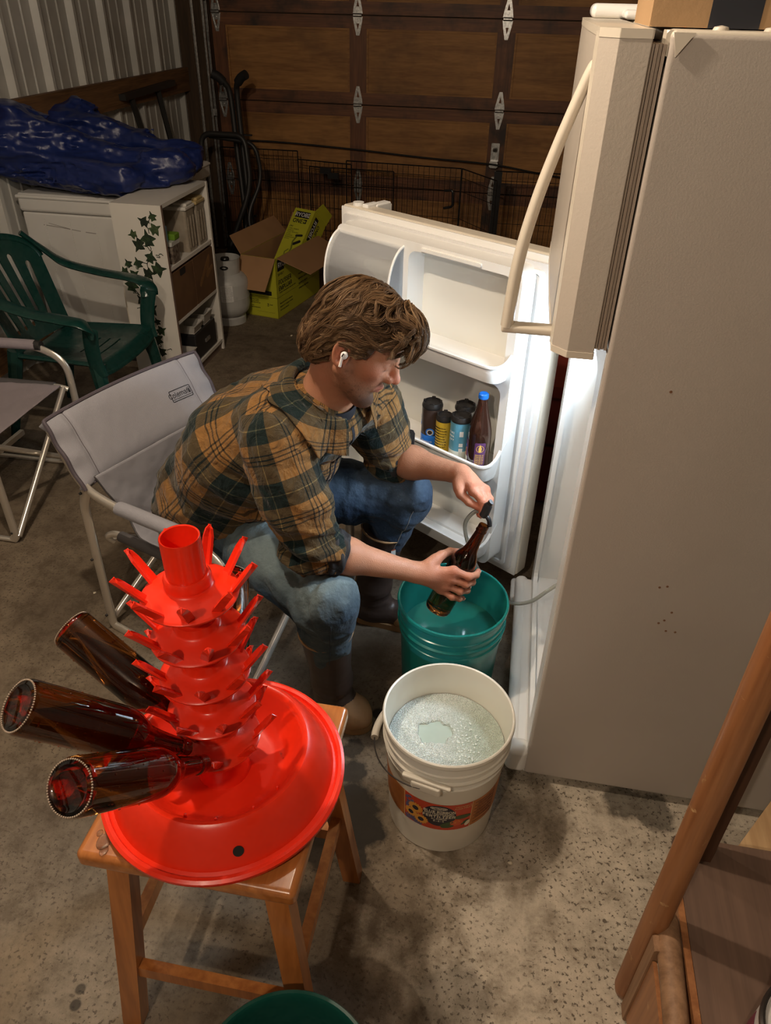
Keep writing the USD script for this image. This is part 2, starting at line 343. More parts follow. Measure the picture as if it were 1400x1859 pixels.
# ------------------------------------------------------------------ floor
WX0, WX1, WY0, WY1, CEIL = -2.62, 3.0, -3.2, 6.2, 2.6
def floor_mat():
    n = {'p': ('principled_bsdf', {'roughness': 0.75, 'specular_ior_level': 0.25}), 'g': ('geometry', {}),
         'na': ('noise_texture', {'scale': 1.3, 'detail': 7.0, 'roughness': 0.62}),
         'ra': ('rgb_ramp', {'ramp': [(0.0, (0.085, 0.064, 0.042)), (0.40, (0.125, 0.096, 0.066)), (0.52, (0.185, 0.146, 0.102)), (0.66, (0.26, 0.21, 0.15)), (1, (0.33, 0.275, 0.205))]}),
         'nb': ('noise_texture', {'scale': 13.0, 'detail': 10.0, 'roughness': 0.78}),
         'rb': ('rgb_ramp', {'ramp': [(0.0, (0.35, 0.32, 0.28)), (0.40, (0.72, 0.70, 0.67)), (0.50, (1.0, 1.0, 1.0)), (0.62, (1.22, 1.22, 1.22)), (1, (1.5, 1.5, 1.5))]}),
         'm1': ('mix_color', {'blend_type': 'multiply', 'fac': 1.0}),
         # small dark pits
         'vo': ('noise_texture', {'scale': 105.0, 'detail': 3.0, 'roughness': 0.55}), 'nd': ('noise_texture', {'scale': 4.0, 'detail': 5.0}),
         'pt': ('map_range', {'from_min': 0.57, 'from_max': 0.63, 'to_min': 0.0, 'to_max': 0.85, 'clamp': True}),
         'pm': ('map_range', {'from_min': 0.36, 'from_max': 0.52, 'clamp': True}), 'pf': ('math', {'math_type': 'multiply'}),
         'm2': ('mix_color', {'b': (0.085, 0.065, 0.045)}),
         # worn pale coating in the foreground right
         'sx': ('separate_xyz', {}), 'nw': ('noise_texture', {'scale': 3.2, 'detail': 9.0, 'roughness': 0.68}),
         'wx': ('map_range', {'from_min': -0.45, 'from_max': 0.45, 'to_min': -0.30, 'to_max': 0.22}), 'wy': ('map_range', {'from_min': 0.7, 'from_max': 2.2, 'to_min': 0.08, 'to_max': -0.25}),
         'wa': ('math', {'math_type': 'add'}), 'wb': ('math', {'math_type': 'add'}), 'wc': ('map_range', {'from_min': 0.42, 'from_max': 0.60, 'clamp': True}),
         'm3': ('mix_color', {'b': (0.46, 0.40, 0.315)}),
         'bp': ('bump', {'distance': 0.003, 'strength': 0.8})}
    l = [('g.position', f'{k}.vector') for k in ('na', 'nb', 'vo', 'nd', 'nw', 'sx')]
    l += [('na.fac', 'ra.fac'), ('nb.fac', 'rb.fac'), ('sx.x', 'wx.value'), ('sx.y', 'wy.value'), ('wx.result', 'wa.value1'), ('wy.result', 'wa.value2'), ('wa.value', 'wb.value1'), ('nw.fac', 'wb.value2'), ('wb.value', 'wc.value'),
          ('wc.result', 'm3.fac'), ('ra.color', 'm3.a'), ('m3.result', 'm1.a'), ('rb.color', 'm1.b'), ('vo.fac', 'pt.value'), ('nd.fac', 'pm.value'), ('pt.result', 'pf.value1'), ('pm.result', 'pf.value2'),
          ('pf.value', 'm2.fac'), ('m1.result', 'm2.a'), ('nb.fac', 'bp.height'), ('bp.normal', 'p.normal')]
    # dark wet patches and drips: (x, y, radius, strength)
    spots = [(-0.262, 1.14, 0.080, 0.97), (-0.212, 1.075, 0.060, 0.97), (-0.282, 1.235, 0.045, 0.85), (-0.30, 1.315, 0.035, 0.8), (-0.32, 1.00, 0.06, 0.8), (-0.232, 1.0, 0.045, 0.9), (-0.25, 1.45, 0.022, 0.9), (-0.12, 1.52, 0.03, 0.8), (-0.77, 0.92, 0.018, 0.7), (-0.79, 0.87, 0.012, .6),
             (-0.71, 0.79, 0.013, 0.8), (-0.73, 0.57, 0.013, 0.8), (-0.735, 0.60, 0.012, .7), (0.45, 1.29, 0.06, 0.7), (0.52, 1.27, 0.06, .7), (0.05, 0.72, 0.09, 0.4), (-0.33, 0.86, .05, .5)]
    last = 'm2.result'; prev = None
    n['nz'] = ('noise_texture', {'scale': 16.0, 'detail': 7.0, 'roughness': 0.7}); l.append(('g.position', 'nz.vector'))
    n['nzs'] = ('math', {'math_type': 'multiply_add', 'value2': 0.09, 'value3': -0.045}); l.append(('nz.fac', 'nzs.value1'))
    for i, (x, y, r, s) in enumerate(spots):
        n[f's{i}'] = ('vector_math', {'math_type': 'distance', 'vector2': (x, y, 0)}); n[f'a{i}'] = ('math', {'math_type': 'add'})
        n[f'q{i}'] = ('map_range', {'from_min': r * 0.75, 'from_max': r * 1.05, 'to_min': s, 'to_max': 0.0, 'clamp': True})
        l += [('g.position', f's{i}.vector1'), (f's{i}.value', f'a{i}.value1'), ('nzs.value', f'a{i}.value2'), (f'a{i}.value', f'q{i}.value')]
        if r < 0.035: l = [k for k in l if k != ('nzs.value', f'a{i}.value2')]; n[f'a{i}'] = ('math', {'math_type': 'add', 'value2': 0.0})
        cur = f'q{i}.result'
        if prev:
            n[f'x{i}'] = ('math', {'math_type': 'maximum'}); l += [(prev, f'x{i}.value1'), (cur, f'x{i}.value2')]; cur = f'x{i}.value'
        prev = cur
    n['mw'] = ('mix_color', {'b': (0.022, 0.018, 0.013)}); l += [(last, 'mw.a'), (prev, 'mw.fac')]
    n['rw'] = ('map_range', {'to_min': 0.75, 'to_max': 0.62}); l += [(prev, 'rw.value'), ('rw.result', 'p.roughness'), ('mw.result', 'p.base_color')]
    return usdkit.material(stage, LK + 'worn_concrete', n, l, surface='p.BSDF')
m_floor = floor_mat()
struct('floor', cbox((WX0 - .1, WY0, -0.12), (WX1, WY1 + .3, 0), 0.001), m_floor, False)
def dirt(x, y, s, seed):
    r = np.random.default_rng(seed); b = trimesh.creation.icosphere(1, s); b.vertices = b.vertices * (1, .8, .55) * (1 + r.normal(0, .12, (len(b.vertices), 1))); return xf(b, Rz(seed), (x, y, s * .5))
m_crumb = M('crumb', (0.62, 0.54, 0.40), 0.8)
for i, (x, y, s) in enumerate([(0.155, 1.056, 0.006), (-1.33, 4.25, 0.008), (-1.26, 3.6, 0.008), (-1.29, 3.45, .007), (-1.33, 1.78, 0.006), (-0.93, 1.33, 0.005)]):
    single('crumb', dirt(x, y, s, i), m_crumb, ['small pale crumb on the concrete right of the white bucket', 'crumb on the floor before the yellow carton', 'crumb on the dark floor behind the plaid shirt', 'second crumb on the dark floor behind the plaid shirt', 'pale crumb on the floor under the left folding chair legs', 'crumb on the floor left of the brown bottles'][i], 'crumb', smooth=True)

# ------------------------------------------------------------------ left wall: ribbed steel panels and wooden girts
m_steel = M('ribbed_steel', (0.50, 0.49, 0.45), 0.42, 0.0, var=(3.0, (0.36, 0.35, 0.32), 0.35, 0.7), bump=(40, 0.0004), specular_ior_level=0.6)
m_girt = wood_mat('girt_wood', (0.085, 0.04, 0.014), (0.21, 0.105, 0.04), 'y', 0.7, 22)
m_darkwood = wood_mat('post_wood', (0.03, 0.018, 0.009), (0.075, 0.042, 0.02), 'z', 0.8, 20)
wl = structx('wall_left'); PER = 0.343; y0 = 5.93 - PER * 27
for k in range(28):
    a = y0 + k * PER; prof = [(0, 0), (0.02, 0.034), (0.045, 0.034), (0.065, 0), (0.150, 0), (0.156, 0.006), (0.166, 0.006), (0.172, 0), (0.25, 0), (0.256, 0.006), (0.266, 0.006), (0.272, 0), (PER, 0)]
    p = np.array(prof); z = np.array([0.0, CEIL]); N = len(p)
    if a > 6.0: continue
    v = np.array([(WX0 + d, a + y, zz) for zz in z for y, d in p]); q = [[i, i + N, i + N + 1, i + 1] for i in range(N - 1)]
    wl.part('wall_panel', TM(v, quads(q)), m_steel, False)
for z0, z1 in ((0.10, 0.24), (1.14, 1.29), (2.2, 2.34)):
    struct('trim_1', cbox((WX0 + 0.036, WY0, z0), (WX0 + 0.075, 6.02, z1), 0.003), m_girt, False)
struct('trim_2', cbox((WX0 + 0.02, 5.97, 0), (-2.40, 6.2, CEIL), 0.004), m_darkwood, False)
struct('trim_3', cbox((-2.66, 6.02, 2.24), (WX1, 6.2, CEIL), 0.004), m_darkwood, False)
m_dark_board = M('ceiling_board', (0.24, 0.21, 0.18), 0.9)
struct('wall_right', cbox((WX1, WY0, 0), (WX1 + .08, WY1, CEIL), .002), m_steel, False)
struct('wall_front', cbox((WX0, WY0 - .08, 0), (WX1, WY0, CEIL), .002), m_steel, False)
struct('ceiling', cbox((WX0 - .05, WY0, CEIL), (WX1 + .05, WY1 + .1, CEIL + .06), .002), m_dark_board, False)

# ------------------------------------------------------------------ wooden overhead garage door
DY = 6.15; SEAMS = [0.0, 0.512, 1.075, 1.632, 2.20]; COLS = [-2.36, -1.311, -0.262, 0.787, 1.836, 2.60]
m_panel = wood_mat('door_plywood', (0.23, 0.098, 0.024), (0.42, 0.20, 0.055), 'x', 0.6, 13, 0.12, 0.0008, blotch=(2.5, (0.15, 0.07, 0.022), 0.5, 0.75))
m_rail = wood_mat('door_rail_wood', (0.105, 0.038, 0.015), (0.22, 0.085, 0.032), 'x', 0.55, 20, 0.06, blotch=(4.0, (0.03, 0.016, 0.010), 0.48, 0.7))
m_stile = wood_mat('door_stile_wood', (0.105, 0.038, 0.015), (0.22, 0.085, 0.032), 'z', 0.55, 20, 0.06, blotch=(4.0, (0.03, 0.016, 0.010), 0.48, 0.7))
m_galv = M('galvanised', (0.62, 0.62, 0.60), 0.38, 0.9, var=(60, (0.40, 0.40, 0.39), 0.4, 0.65))
m_black = M('black_metal', (0.016, 0.016, 0.017), 0.35)
m_hole = M('dark_hollow', (0.012, 0.010, 0.009), 0.8)
door = structx('door_1'); SW = 0.062; RH = 0.075
m_seam = M('seam_shadow_board', (0.05, 0.028, 0.014), 0.9)
for z in SEAMS: door.part('seam_lap', cbox((COLS[0] - SW, DY + .02, z - .03), (COLS[-1] + SW, DY + .04, z + .03), .002), m_seam, False)
door.part('weather_board', cbox((COLS[-1] + .05, DY, 0), (WX1, DY + .04, 2.26), .002), m_rail, False)
for s in range(4):
    z0, z1 = SEAMS[s] + 0.004, SEAMS[s + 1] - 0.004
    door.part('rail', cbox((COLS[0] - SW, DY, z0), (COLS[-1] + SW, DY + .035, z0 + RH), .003), m_rail, False)
    door.part('rail', cbox((COLS[0] - SW, DY, z1 - RH), (COLS[-1] + SW, DY + .035, z1), .003), m_rail, False)
    for c in COLS: door.part('stile', cbox((c - SW, DY + .001, z0 + RH), (c + SW, DY + .034, z1 - RH), .003), m_stile, False)
    for i in range(5):
        a, b = COLS[i] + SW, COLS[i + 1] - SW
        door.part('panel', cbox((a - .008, DY + .012, z0 + RH - .008), (b + .008, DY + .026, z1 - RH + .008), .002), m_panel, False)
        # quarter-round bead along the panel edge
        zt, zb = z1 - RH, z0 + RH
        fr = sg.box(a, zb, b, zt).difference(sg.box(a + .014, zb + .014, b - .014, zt - .014))
        door.part('panel_bead', extr(fr, .010, np.array([[1, 0, 0], [0, 0, -1], [0, 1, 0.]]), (0, DY + .013, 0)), m_panel, False)
def hinge_plate(h, w):
    tri = sg.Polygon([(-w * .5, 0), (w * .5, 0), (w * .42, h * .3), (w * .13, h), (-w * .13, h), (-w * .42, h * .3)]).buffer(0.004)
    hole = sg.Polygon([(-w * .17, h * .36), (w * .17, h * .36), (0, h * .74)])
    ridge = tri.buffer(-0.005).difference(tri.buffer(-0.010))
    return [extr(tri.difference(hole), .003), extr(ridge, .007), xf(extr(sg.Point(0, 0).buffer(.006), .010), None, (0, h * .2, 0)), xf(extr(sg.Point(0, 0).buffer(.005), .010), None, (0, h * .86, 0))]
RXZ = np.array([[1, 0, 0], [0, 0, -1], [0, 1, 0.]])
for z in SEAMS[1:4]:
    for c in COLS:
        g = hinge_plate(.105, .062)
        up = xf(cat(g), RXZ, (c, DY, z + .012)); dn = xf(cat([xf(k, None, (0, 0, 0), (1, -1, 1)) for k in g]), RXZ, (c, DY, z - .012))
        kn = tube([(c - .03, DY - .012, z), (c + .03, DY - .012, z)], .011, 10)
        h = door.part('hinge', cat(up, kn), m_galv, 30); door.part('hinge_leaf', dn, m_galv, 30, parent=h)
# lock plate and pull cable
lp = door.part('lock', cbox((-.295, DY - .012, .735), (-.235, DY, .865), .004), m_galv, 30)
door.part('lock_knob', lathe([(0, 0), (.018, 0), (.018, .01), (.012, .022), (0, .024)], 16), m_galv, 30, parent=lp)
stage.GetPrimAtPath(lp + '/lock_knob').GetAttribute('points').Set(Vt.Vec3fArray.FromNumpy((np.array(stage.GetPrimAtPath(lp + '/lock_knob').GetAttribute('points').Get()) @ RXZ.T + V(-.265, DY - .012, .82)).astype(np.float32)))
door.part('lock_lever', cbox((-.30, DY - .045, .70), (-.235, DY - .01, .745), .01), m_galv, 30, parent=lp)
m_cord = M('dark_cord', (0.02, 0.018, 0.016), 0.8)
pts = smooth_path([(-2.30, DY - .03, .80), (-1.9, DY - .03, .80), (-1.31, DY - .03, .775), (-.8, DY - .03, .745), (-.27, DY - .05, .725), (.1, DY - .03, .675), (.5, DY - .03, .64), (1.2, DY - .03, .66)], 10)
single('door_cable', tube(pts, .006, 6), m_cord, 'dark cable strung low across the wooden garage door', 'cable', smooth=True)
tr = Thing('door_track', 'galvanised steel vertical track at the left edge of the garage door', 'track')
tr.part('track_channel', cat(cbox((-2.425, 5.98, 0.02), (-2.417, 6.04, 2.3), .002), cbox((-2.425, 5.975, .02), (-2.385, 5.983, 2.3), .002), cbox((-2.425, 6.037, .02), (-2.385, 6.045, 2.3), .002)), m_galv, False)
tr.part('track_rod', tube([(-2.46, 5.955, .02), (-2.46, 5.955, 2.3)], .012, 10), m_galv, 30)
for z in (.25, .98, 1.7): tr.part('track_bracket', cat(cbox((-2.5, 5.985, z), (-2.42, 6.0, z + .05), .002), cbox((-2.425, 5.985, z), (-2.36, 5.992, z + .045), .002)), m_galv, False)
# ------------------------------------------------------------------ refrigerator
FX, FY0, FY1, FZ = 0.177, 1.305, 2.07, 1.715
m_frside = M('fridge_textured_enamel', (0.47, 0.42, 0.37), 0.40, bump=(260, 0.0003, 3), var2=(2.2, (0.43, 0.38, 0.33), 0.45, 0.8))
m_frdoor = M('freezer_door_enamel', (0.52, 0.465, 0.40), 0.38, bump=(200, 0.00035, 3))
m_frplastic = M('fridge_cream_plastic', (0.66, 0.60, 0.50), 0.32)
m_white = M('fridge_white_liner', (0.82, 0.82, 0.80), 0.28)
m_gasket = M('fridge_gasket', (0.68, 0.68, 0.68), 0.45)
m_gasket_d = M('freezer_gasket', (0.36, 0.29, 0.23), 0.55)
m_liner_y = M('aged_door_liner', (0.80, 0.795, 0.74), 0.3)
fr = Thing('refrigerator', 'tall beige refrigerator with its lower door swung open, white light inside', 'refrigerator', loc=(FX, FY0, 0))
W = 0.045
fr.part('side_panel', cbox((FX, FY0, .028), (FX + .70, FY0 + W, FZ), .008, 3), m_frside, 30)
fr.part('side_panel', cbox((FX, FY1 - W, .028), (FX + .70, FY1, FZ), .008, 3), m_frside, 30)
fr.part('back_panel', cbox((FX + .66, FY0 + .01, .028), (FX + .70, FY1 - .01, FZ), .004), m_frside, False)
fr.part('top_panel', cbox((FX, FY0 + .002, FZ - .05), (FX + .70, FY1 - .002, FZ + .003), .008, 3), m_frplastic, 30)
FZM = 1.20
fr.part('freezer_floor', cbox((FX + .01, FY0 + .03, FZM - .02), (FX + .66, FY1 - .03, FZM + .05), .004), m_white, False)
fr.part('inner_liner', cat(cbox((FX + .003, FY0 + W - .002, .13), (FX + .66, FY0 + W + .006, FZM), .002), cbox((FX + .003, FY1 - W - .006, .13), (FX + .66, FY1 - W + .002, FZM), .002),
        cbox((FX + .65, FY0 + W, .13), (FX + .66, FY1 - W, FZM), .002), cbox((FX + .003, FY0 + W, .10), (FX + .66, FY1 - W, .135), .004)), m_white, False)
# white front flange round the opening
fl = extr(sg.box(FY0 + .006, .03, FY1 - .006, FZM + .03).difference(rrect(FY0 + .07, .15, FY1 - .07, FZM - .03, .03)), .014, np.array([[0, 0, -1], [1, 0, 0], [0, 1, 0.]]), (FX + .012, 0, 0))
fr.part('front_flange', fl, m_white, False)
for z in (.45, .72, .95): fr.part('shelf', cbox((FX + .10, FY0 + W, z), (FX + .62, FY1 - W, z + .012), .003), m_white, False)
fr.part('toe_grille', cat(cbox((FX - .052, FY0 + .02, .03), (FX + .01, FY1 - .02, .105), .018, 3), tube([(FX - .035, FY0 + .012, .085), (FX - .035, FY1 - .02, .085)], .022, 14)), m_white, 40)
fr.part('grille_end_cap', cbox((FX - .055, FY0 - .003, .025), (FX + .006, FY0 + .05, .118), .02, 3), m_white, 40)
for y in (FY0 + .05, FY1 - .05):
    for x in (FX + .05, FX + .6): fr.part('foot', lathe([(0, 0), (.02, 0), (.02, .03), (0, .03)], 14).apply_translation((x, y, 0)), m_black, 30)
# freezer door (closed): bevelled front
bx = FX - .026
pro = sg.Polygon([(bx, FY0 + .005), (bx - .044, FY0 + .005), (bx - .070, FY0 + .030), (bx - .074, FY0 + .3), (bx - .074, FY1 - .15), (bx - .070, FY1 - .02), (bx - .06, FY1), (bx, FY1)]).buffer(.004).buffer(-.002)
fd = fr.part('freezer_door', extr(pro, .485, None, (0, 0, 1.225)), m_frdoor, 30)
fr.part('door_edge_trim', extr(sg.Polygon([(bx - .042, FY0 + .0035), (bx - .0715, FY0 + .029), (bx - .0755, FY0 + .06), (bx - .070, FY0 + .06), (bx - .040, FY0 + .01)]), .489, None, (0, 0, 1.223)), m_frplastic, 20, parent=fd)
for k in (1.706, 1.217): fr.part('door_cap', extr(pro.buffer(.001), .012, None, (0, 0, k)), m_frplastic, 30, parent=fd)
for k in range(4):
    o = .004 * (k % 2); a = bx + .002 + k * .0054
    fr.part('gasket', cat(cbox((a, FY0 + .010 - o, 1.235), (a + .0046, FY1 - .012 + o, 1.70), .001)), m_gasket_d, False, parent=fd)
# bowed grab handle on the near edge of the freezer door
hy = FY0 + .095
ctl = smooth_path([(bx - .062, hy, 1.672), (bx - .074, hy, 1.655), (bx - .108, hy, 1.55), (bx - .134, hy, 1.45), (bx - .151, hy, 1.35), (bx - .158, hy, 1.235)], 10)
hd = fr.part('handle', cat(tube(ctl, .011, 10, ry=.019, up=(0, 1, 0)) if 0 else tube(ctl, np.linspace(.012, .020, len(ctl)), 14, ry=np.interp(np.linspace(0, 1, len(ctl)), [0, .15, 1], [.004, .009, .0125]), up=(0, 1, 0)), cbox((bx - .168, hy - .017, 1.224), (bx - .05, hy + .017, 1.239), .005, 2)), m_frplastic, 40, parent=fd)
# hinge cover and top details
fr.part('hinge_cover', cat(cbox((FX - .085, FY1 - .10, FZ + .003), (FX + .10, FY1 - .015, FZ + .030), .012, 3), cbox((FX - .02, FY1 - .16, FZ + .003), (FX + .10, FY1 - .05, FZ + .020), .008, 3)), m_white, 40)
fr.part('top_screw', cat(*[lathe([(0, 0), (.012, 0), (.010, .004), (0, .006)], 12).apply_translation((x, FY0 + .03, FZ + .003)) for x in (FX + .07, FX + .14)]), m_frplastic, 30)
fr.part('corner_clip', cat(cbox((FX - .006, FY0 + .010, FZ - .03), (FX + .02, FY0 + .05, FZ + .002), .004), extr(sg.Polygon([(0, 0), (.03, 0), (.008, -.03)]), .004, np.array([[1, 0, 0], [0, 0, -1], [0, 1, 0.]]), (FX + .002, FY0 - .001, FZ))), m_frplastic, False)
for k in (cbox((FX - .05, FY1 - .07, FZM + .0), (FX + .02, FY1 - .01, FZM + .014), .003), cbox((FX - .07, FY1 - .10, .045), (FX + .01, FY1 + .01, .075), .012, 2)): fr.part('hinge_bracket', k, m_white, False)
rl = UsdLux.RectLight.Define(stage, fr.path + '/inside_lamp'); rl.CreateWidthAttr(.22); rl.CreateHeightAttr(.22); rl.CreateIntensityAttr(FRIDGE_LIGHT); rl.CreateColorAttr(Gf.Vec3f(0.72, 0.86, 1.0)); rl.CreateNormalizeAttr(True)
rl.AddTransformOp().Set(Gf.Matrix4d(*[float(x) for x in (1, 0, 0, 0, 0, 1, 0, 0, 0, 0, 1, 0, .24, .38, 1.17, 1)]))
# small rust specks on the side
m_rust = M('rust_speck', (0.20, 0.10, 0.05), 0.8)
for i, (x, z) in enumerate([(.63, 1.52), (.61, 1.50), (.645, 1.535), (.30, 1.17), (.38, .72), (.395, .725), (.40, .62), (.42, .655), (.42, .60), (.44, .60), (.41, .63)]):
    fr.part('rust_speck', extr(sg.Point(0, 0).buffer(.0028, quad_segs=2), .0006, np.array([[1, 0, 0], [0, 0, -1], [0, 1, 0.]]), (x, FY0 + .0002, z)), m_rust, False)

# lower door: local frame, x along the width from hinge (0) to latch side, y = outward normal of the inner face, z up
dirx = nrm(V(-.845, .535, 0)); diry = nrm(V(-dirx[1], dirx[0], 0)); diry = diry if diry[1] < 0 else -diry
DW, DZ0, DZ1 = .838, .095, 1.188
HP = V(.118, 2.055, 0)
Rd = np.stack([dirx, diry, V(0, 0, 1)], 1)          # left-handed check below
flip = np.linalg.det(Rd) < 0
def dl(m):
    k = xf(m, Rd, HP)
    if flip: k.faces = k.faces[:, ::-1]
    return k
lo = fr.part('refrigerator_door', dl(cat(cbox((0, -.065, DZ0), (DW, -.004, DZ1), .01, 3))), m_frplastic, 40)
fr.part('door_shell', dl(cbox((.004, -.004, DZ0 + .004), (DW - .004, .002, DZ1 - .004), .002)), m_white, False, parent=lo)
XY2 = np.array([[1, 0, 0], [0, 0, 1], [0, 1, 0.]])     # polygon (x, z) extruded along +y
def pan(poly, y0, y1, lbl=None, mat=m_white, name='door_liner', sm=30):
    k = extr(poly, y1 - y0, XY2, (0, y0, 0)); k.faces = k.faces[:, ::-1]
    return fr.part(name, dl(k), mat, sm, parent=lo)
# magnetic gasket: three nested steps
for i, (w0, w1, h) in enumerate([(.022, .040, .012), (.040, .052, .020), (.055, .075, .015)]):
    o = rrect(w0, DZ0 + w0, DW - w0, DZ1 - w0, .012); q = rrect(w1, DZ0 + w1, DW - w1, DZ1 - w1, .010)
    pan(o.difference(q), .002, .002 + h, mat=m_gasket if i != 1 else m_white, name='gasket')
# moulded dyke: raised liner ring with recessed back
D = .085
out = rrect(.064, DZ0 + .06, DW - .064, 1.158, .035, 6)
top_op = rrect(.092, .868, .468, 1.133, .03, 6); dairy_op = rrect(.495, .868, .752, 1.133, .03, 6)
mid_op = rrect(.092, .535, .746, .811, .03, 6); low_op = rrect(.092, .232, .746, .478, .03, 6)
ring = out.difference(unary_union([top_op, dairy_op, mid_op, low_op]))
pan(ring, .002, D)
pan(out.buffer(-.004), .002, .010, mat=m_liner_y, name='liner_back')
pan(rrect(.20, 1.138, .42, 1.148, .004), D, D + .006, name='liner_rib')
def shelf_bin(z, x0, x1, h, dep, name, horn):
    """deep moulded door shelf: floor, curved front wall with rim and rounded ends"""
    path = fillet([(x0 + .004, D - .03, 0), (x0 + .004, D + dep, 0), (x1 - .004, D + dep, 0), (x1 - .004, D - .03, 0)], .05, 8)
    prof = [(-.004, 0), (.004, .5), (.008, 1), (.013, 1.05), (.013, 1.16), (.003, 1.16), (.0, 1), (-.008, .5), (-.014, .1)]
    t = np.gradient(path, axis=0); t /= np.linalg.norm(t, axis=1, keepdims=True); nn = np.stack([-t[:, 1], t[:, 0], 0 * t[:, 0]], 1)
    cen = V((x0 + x1) / 2, D, 0); nn *= np.sign(((path - cen) * nn).sum(1))[:, None]
    hh = h + horn * np.clip(1 - (path[:, 1] - (D - .03)) / (dep + .03), 0, 1)**1.6
    v = np.stack([path + nn * a + np.stack([0 * hh, 0 * hh, z + b * hh], 1) for a, b in prof], 1); k, N = v.shape[:2]; v = v.reshape(-1, 3)
    f = [[i * N + j, (i + 1) * N + j, (i + 1) * N + (j + 1) % N, i * N + (j + 1) % N] for i in range(k - 1) for j in range(N)]
    fp = sg.Polygon([(p[0], p[1]) for p in path] + [(x1, .012), (x0, .012)])
    fl_ = extr(fp, .008, None, (0, 0, z + .014))
    fr.part(name, dl(cat(TM(v, quads(f)), fl_)), m_white, 35, parent=lo)
shelf_bin(.838, .072, .766, .048, .058, 'door_shelf', .040)
shelf_bin(.506, .072, .766, .052, .058, 'door_shelf', .065)
shelf_bin(.200, .072, .766, .046, .058, 'door_shelf', .060)
# clear dairy cover: half barrel
m_clear = usdkit.material(stage, LK + 'clear_plastic', {'t': ('transparent_bsdf', {'color': (0.90, 0.91, 0.92)}), 'g': ('glossy_bsdf', {'roughness': 0.08, 'color': (1, 1, 1)}), 'd': ('diffuse_bsdf', {'color': (0.75, 0.77, 0.8)}),
    'f': ('fresnel', {'IOR': 1.5}), 'm': ('mix_closure', {}), 'm2': ('mix_closure', {'fac': 0.14})}, [('f.fac', 'm.fac'), ('t.BSDF', 'm.closure1'), ('g.BSDF', 'm.closure2'), ('m.closure', 'm2.closure1'), ('d.BSDF', 'm2.closure2')], surface='m2.closure')
def barrel(u, v):
    a = PI * (0.03 + .94 * v); x = .488 + .275 * u; return np.stack([x, D - .01 + np.sin(a) * .075, 1.0 - np.cos(a) * .135], -1)
ends = [extr(sg.Polygon([(D - .01 + math.sin(PI * (.03 + .94 * s)) * .075, 1.0 - math.cos(PI * (.03 + .94 * s)) * .135) for s in np.linspace(0, 1, 20)]), .003, np.array([[0, 0, 1], [1, 0, 0], [0, 1, 0.]]), (x, 0, 0)) for x in (.488, .760)]
dc = fr.part('dairy_cover', dl(cat(grid(barrel, 3, 24, .003), *ends)), m_clear, 35, parent=lo)
rim_ = [np.array([(x, D - .01 + math.sin(PI * (.03 + .94 * s)) * .078, 1.0 - math.cos(PI * (.03 + .94 * s)) * .138) for s in np.linspace(0, 1, 24)]) for x in (.489, .763)]
for r_ in rim_: fr.part('cover_rim', dl(tube(r_, .004, 6)), m_white, 35, parent=lo)
for k in (lathe([(0, 0), (.018, 0), (.018, .012), (.012, .016), (0, .016)], 18).apply_translation((.025, -.03, DZ1)), lathe([(0, 0), (.018, 0), (.018, .010), (0, .010)], 18).apply_translation((DW - .05, -.03, DZ1))): fr.part('hinge_pin', dl(k), m_white, 30, parent=lo)
# outside handle seen past the top edge
fr.part('door_handle', dl(cat(cbox((DW - .10, -.075, DZ1 - .012), (DW - .075, -.02, DZ1 + .010), .004, 2), cbox((DW - .105, -.13, DZ1 - .04), (DW - .07, -.06, DZ1 + .006), .006, 2), cbox((DW - .105, -.135, DZ1 - .5), (DW - .07, -.118, DZ1), .006, 2))), m_white, 40, parent=lo)

# drinks on the middle door shelf (positions in the door frame)
m_lid = M('black_can_lid', (0.02, 0.018, 0.017), 0.3)
def can(name, label, x, y, r, h, bands, z=.5285, extras=None, rz=0.0):
    o = HP + Rd @ V(x, y, z); t = Thing(name, label, 'can', mat=T4(o, Rz(rz)))
    pr = [(0, 0), (r * .8, 0), (r * .97, .010)] + [(r, .014), (r, h - .016), (r * .86, h - .002), (r * .84, h), (0, h - .003)]
    t.part('can_body', lathe(pr, 40), bands[0], 35, local=True)
    for (z0, z1, mt) in bands[1:]: t.part('can_label_band', lathe([(r + .0003, z0), (r + .0006, z0), (r + .0006, z1), (r + .0003, z1)], 40), mt, 30, local=True)
    lid = [(0, h - .004), (r * 1.0, h - .012), (r * 1.03, h - .010), (r * 1.03, h - .004), (r * .9, h + .006), (r * .80, h + .007), (r * .76, h + .002), (0, h + .002)]
    lp_ = t.part('carrier_lid', lathe(lid, 40), m_lid, 30, local=True)
    tab = [cbox((-.006, r * .7, h - .002), (.006, r * .9, h + .010), .002).apply_transform(T4((0, 0, 0), Rz(k * PI / 2))) for k in range(4)]
    [t.part('lid_tab', q_, m_lid, False, local=True, parent=lp_) for q_ in tab]
    if extras: extras(t, r, h)
    return t
fa = math.atan2(diry[1], diry[0])         # azimuth of the door's inward face
m_c1, m_c1b, m_c2, m_c3, m_c3b, m_c4 = (M('can_brown', (0.05, 0.032, 0.026), 0.25), M('can_blue', (0.02, 0.20, 0.75), 0.3), M('can_yellow', (0.55, 0.36, 0.03), 0.3), M('can_teal', (0.10, 0.30, 0.42), 0.28), M('can_cream', (0.62, 0.66, 0.60), 0.35), M('can_white', (0.6, 0.58, 0.54), 0.3))
m_ink = M('dark_ink', (0.012, 0.012, 0.014), 0.5); m_inkw = M('white_ink', (0.72, 0.72, 0.70), 0.5)
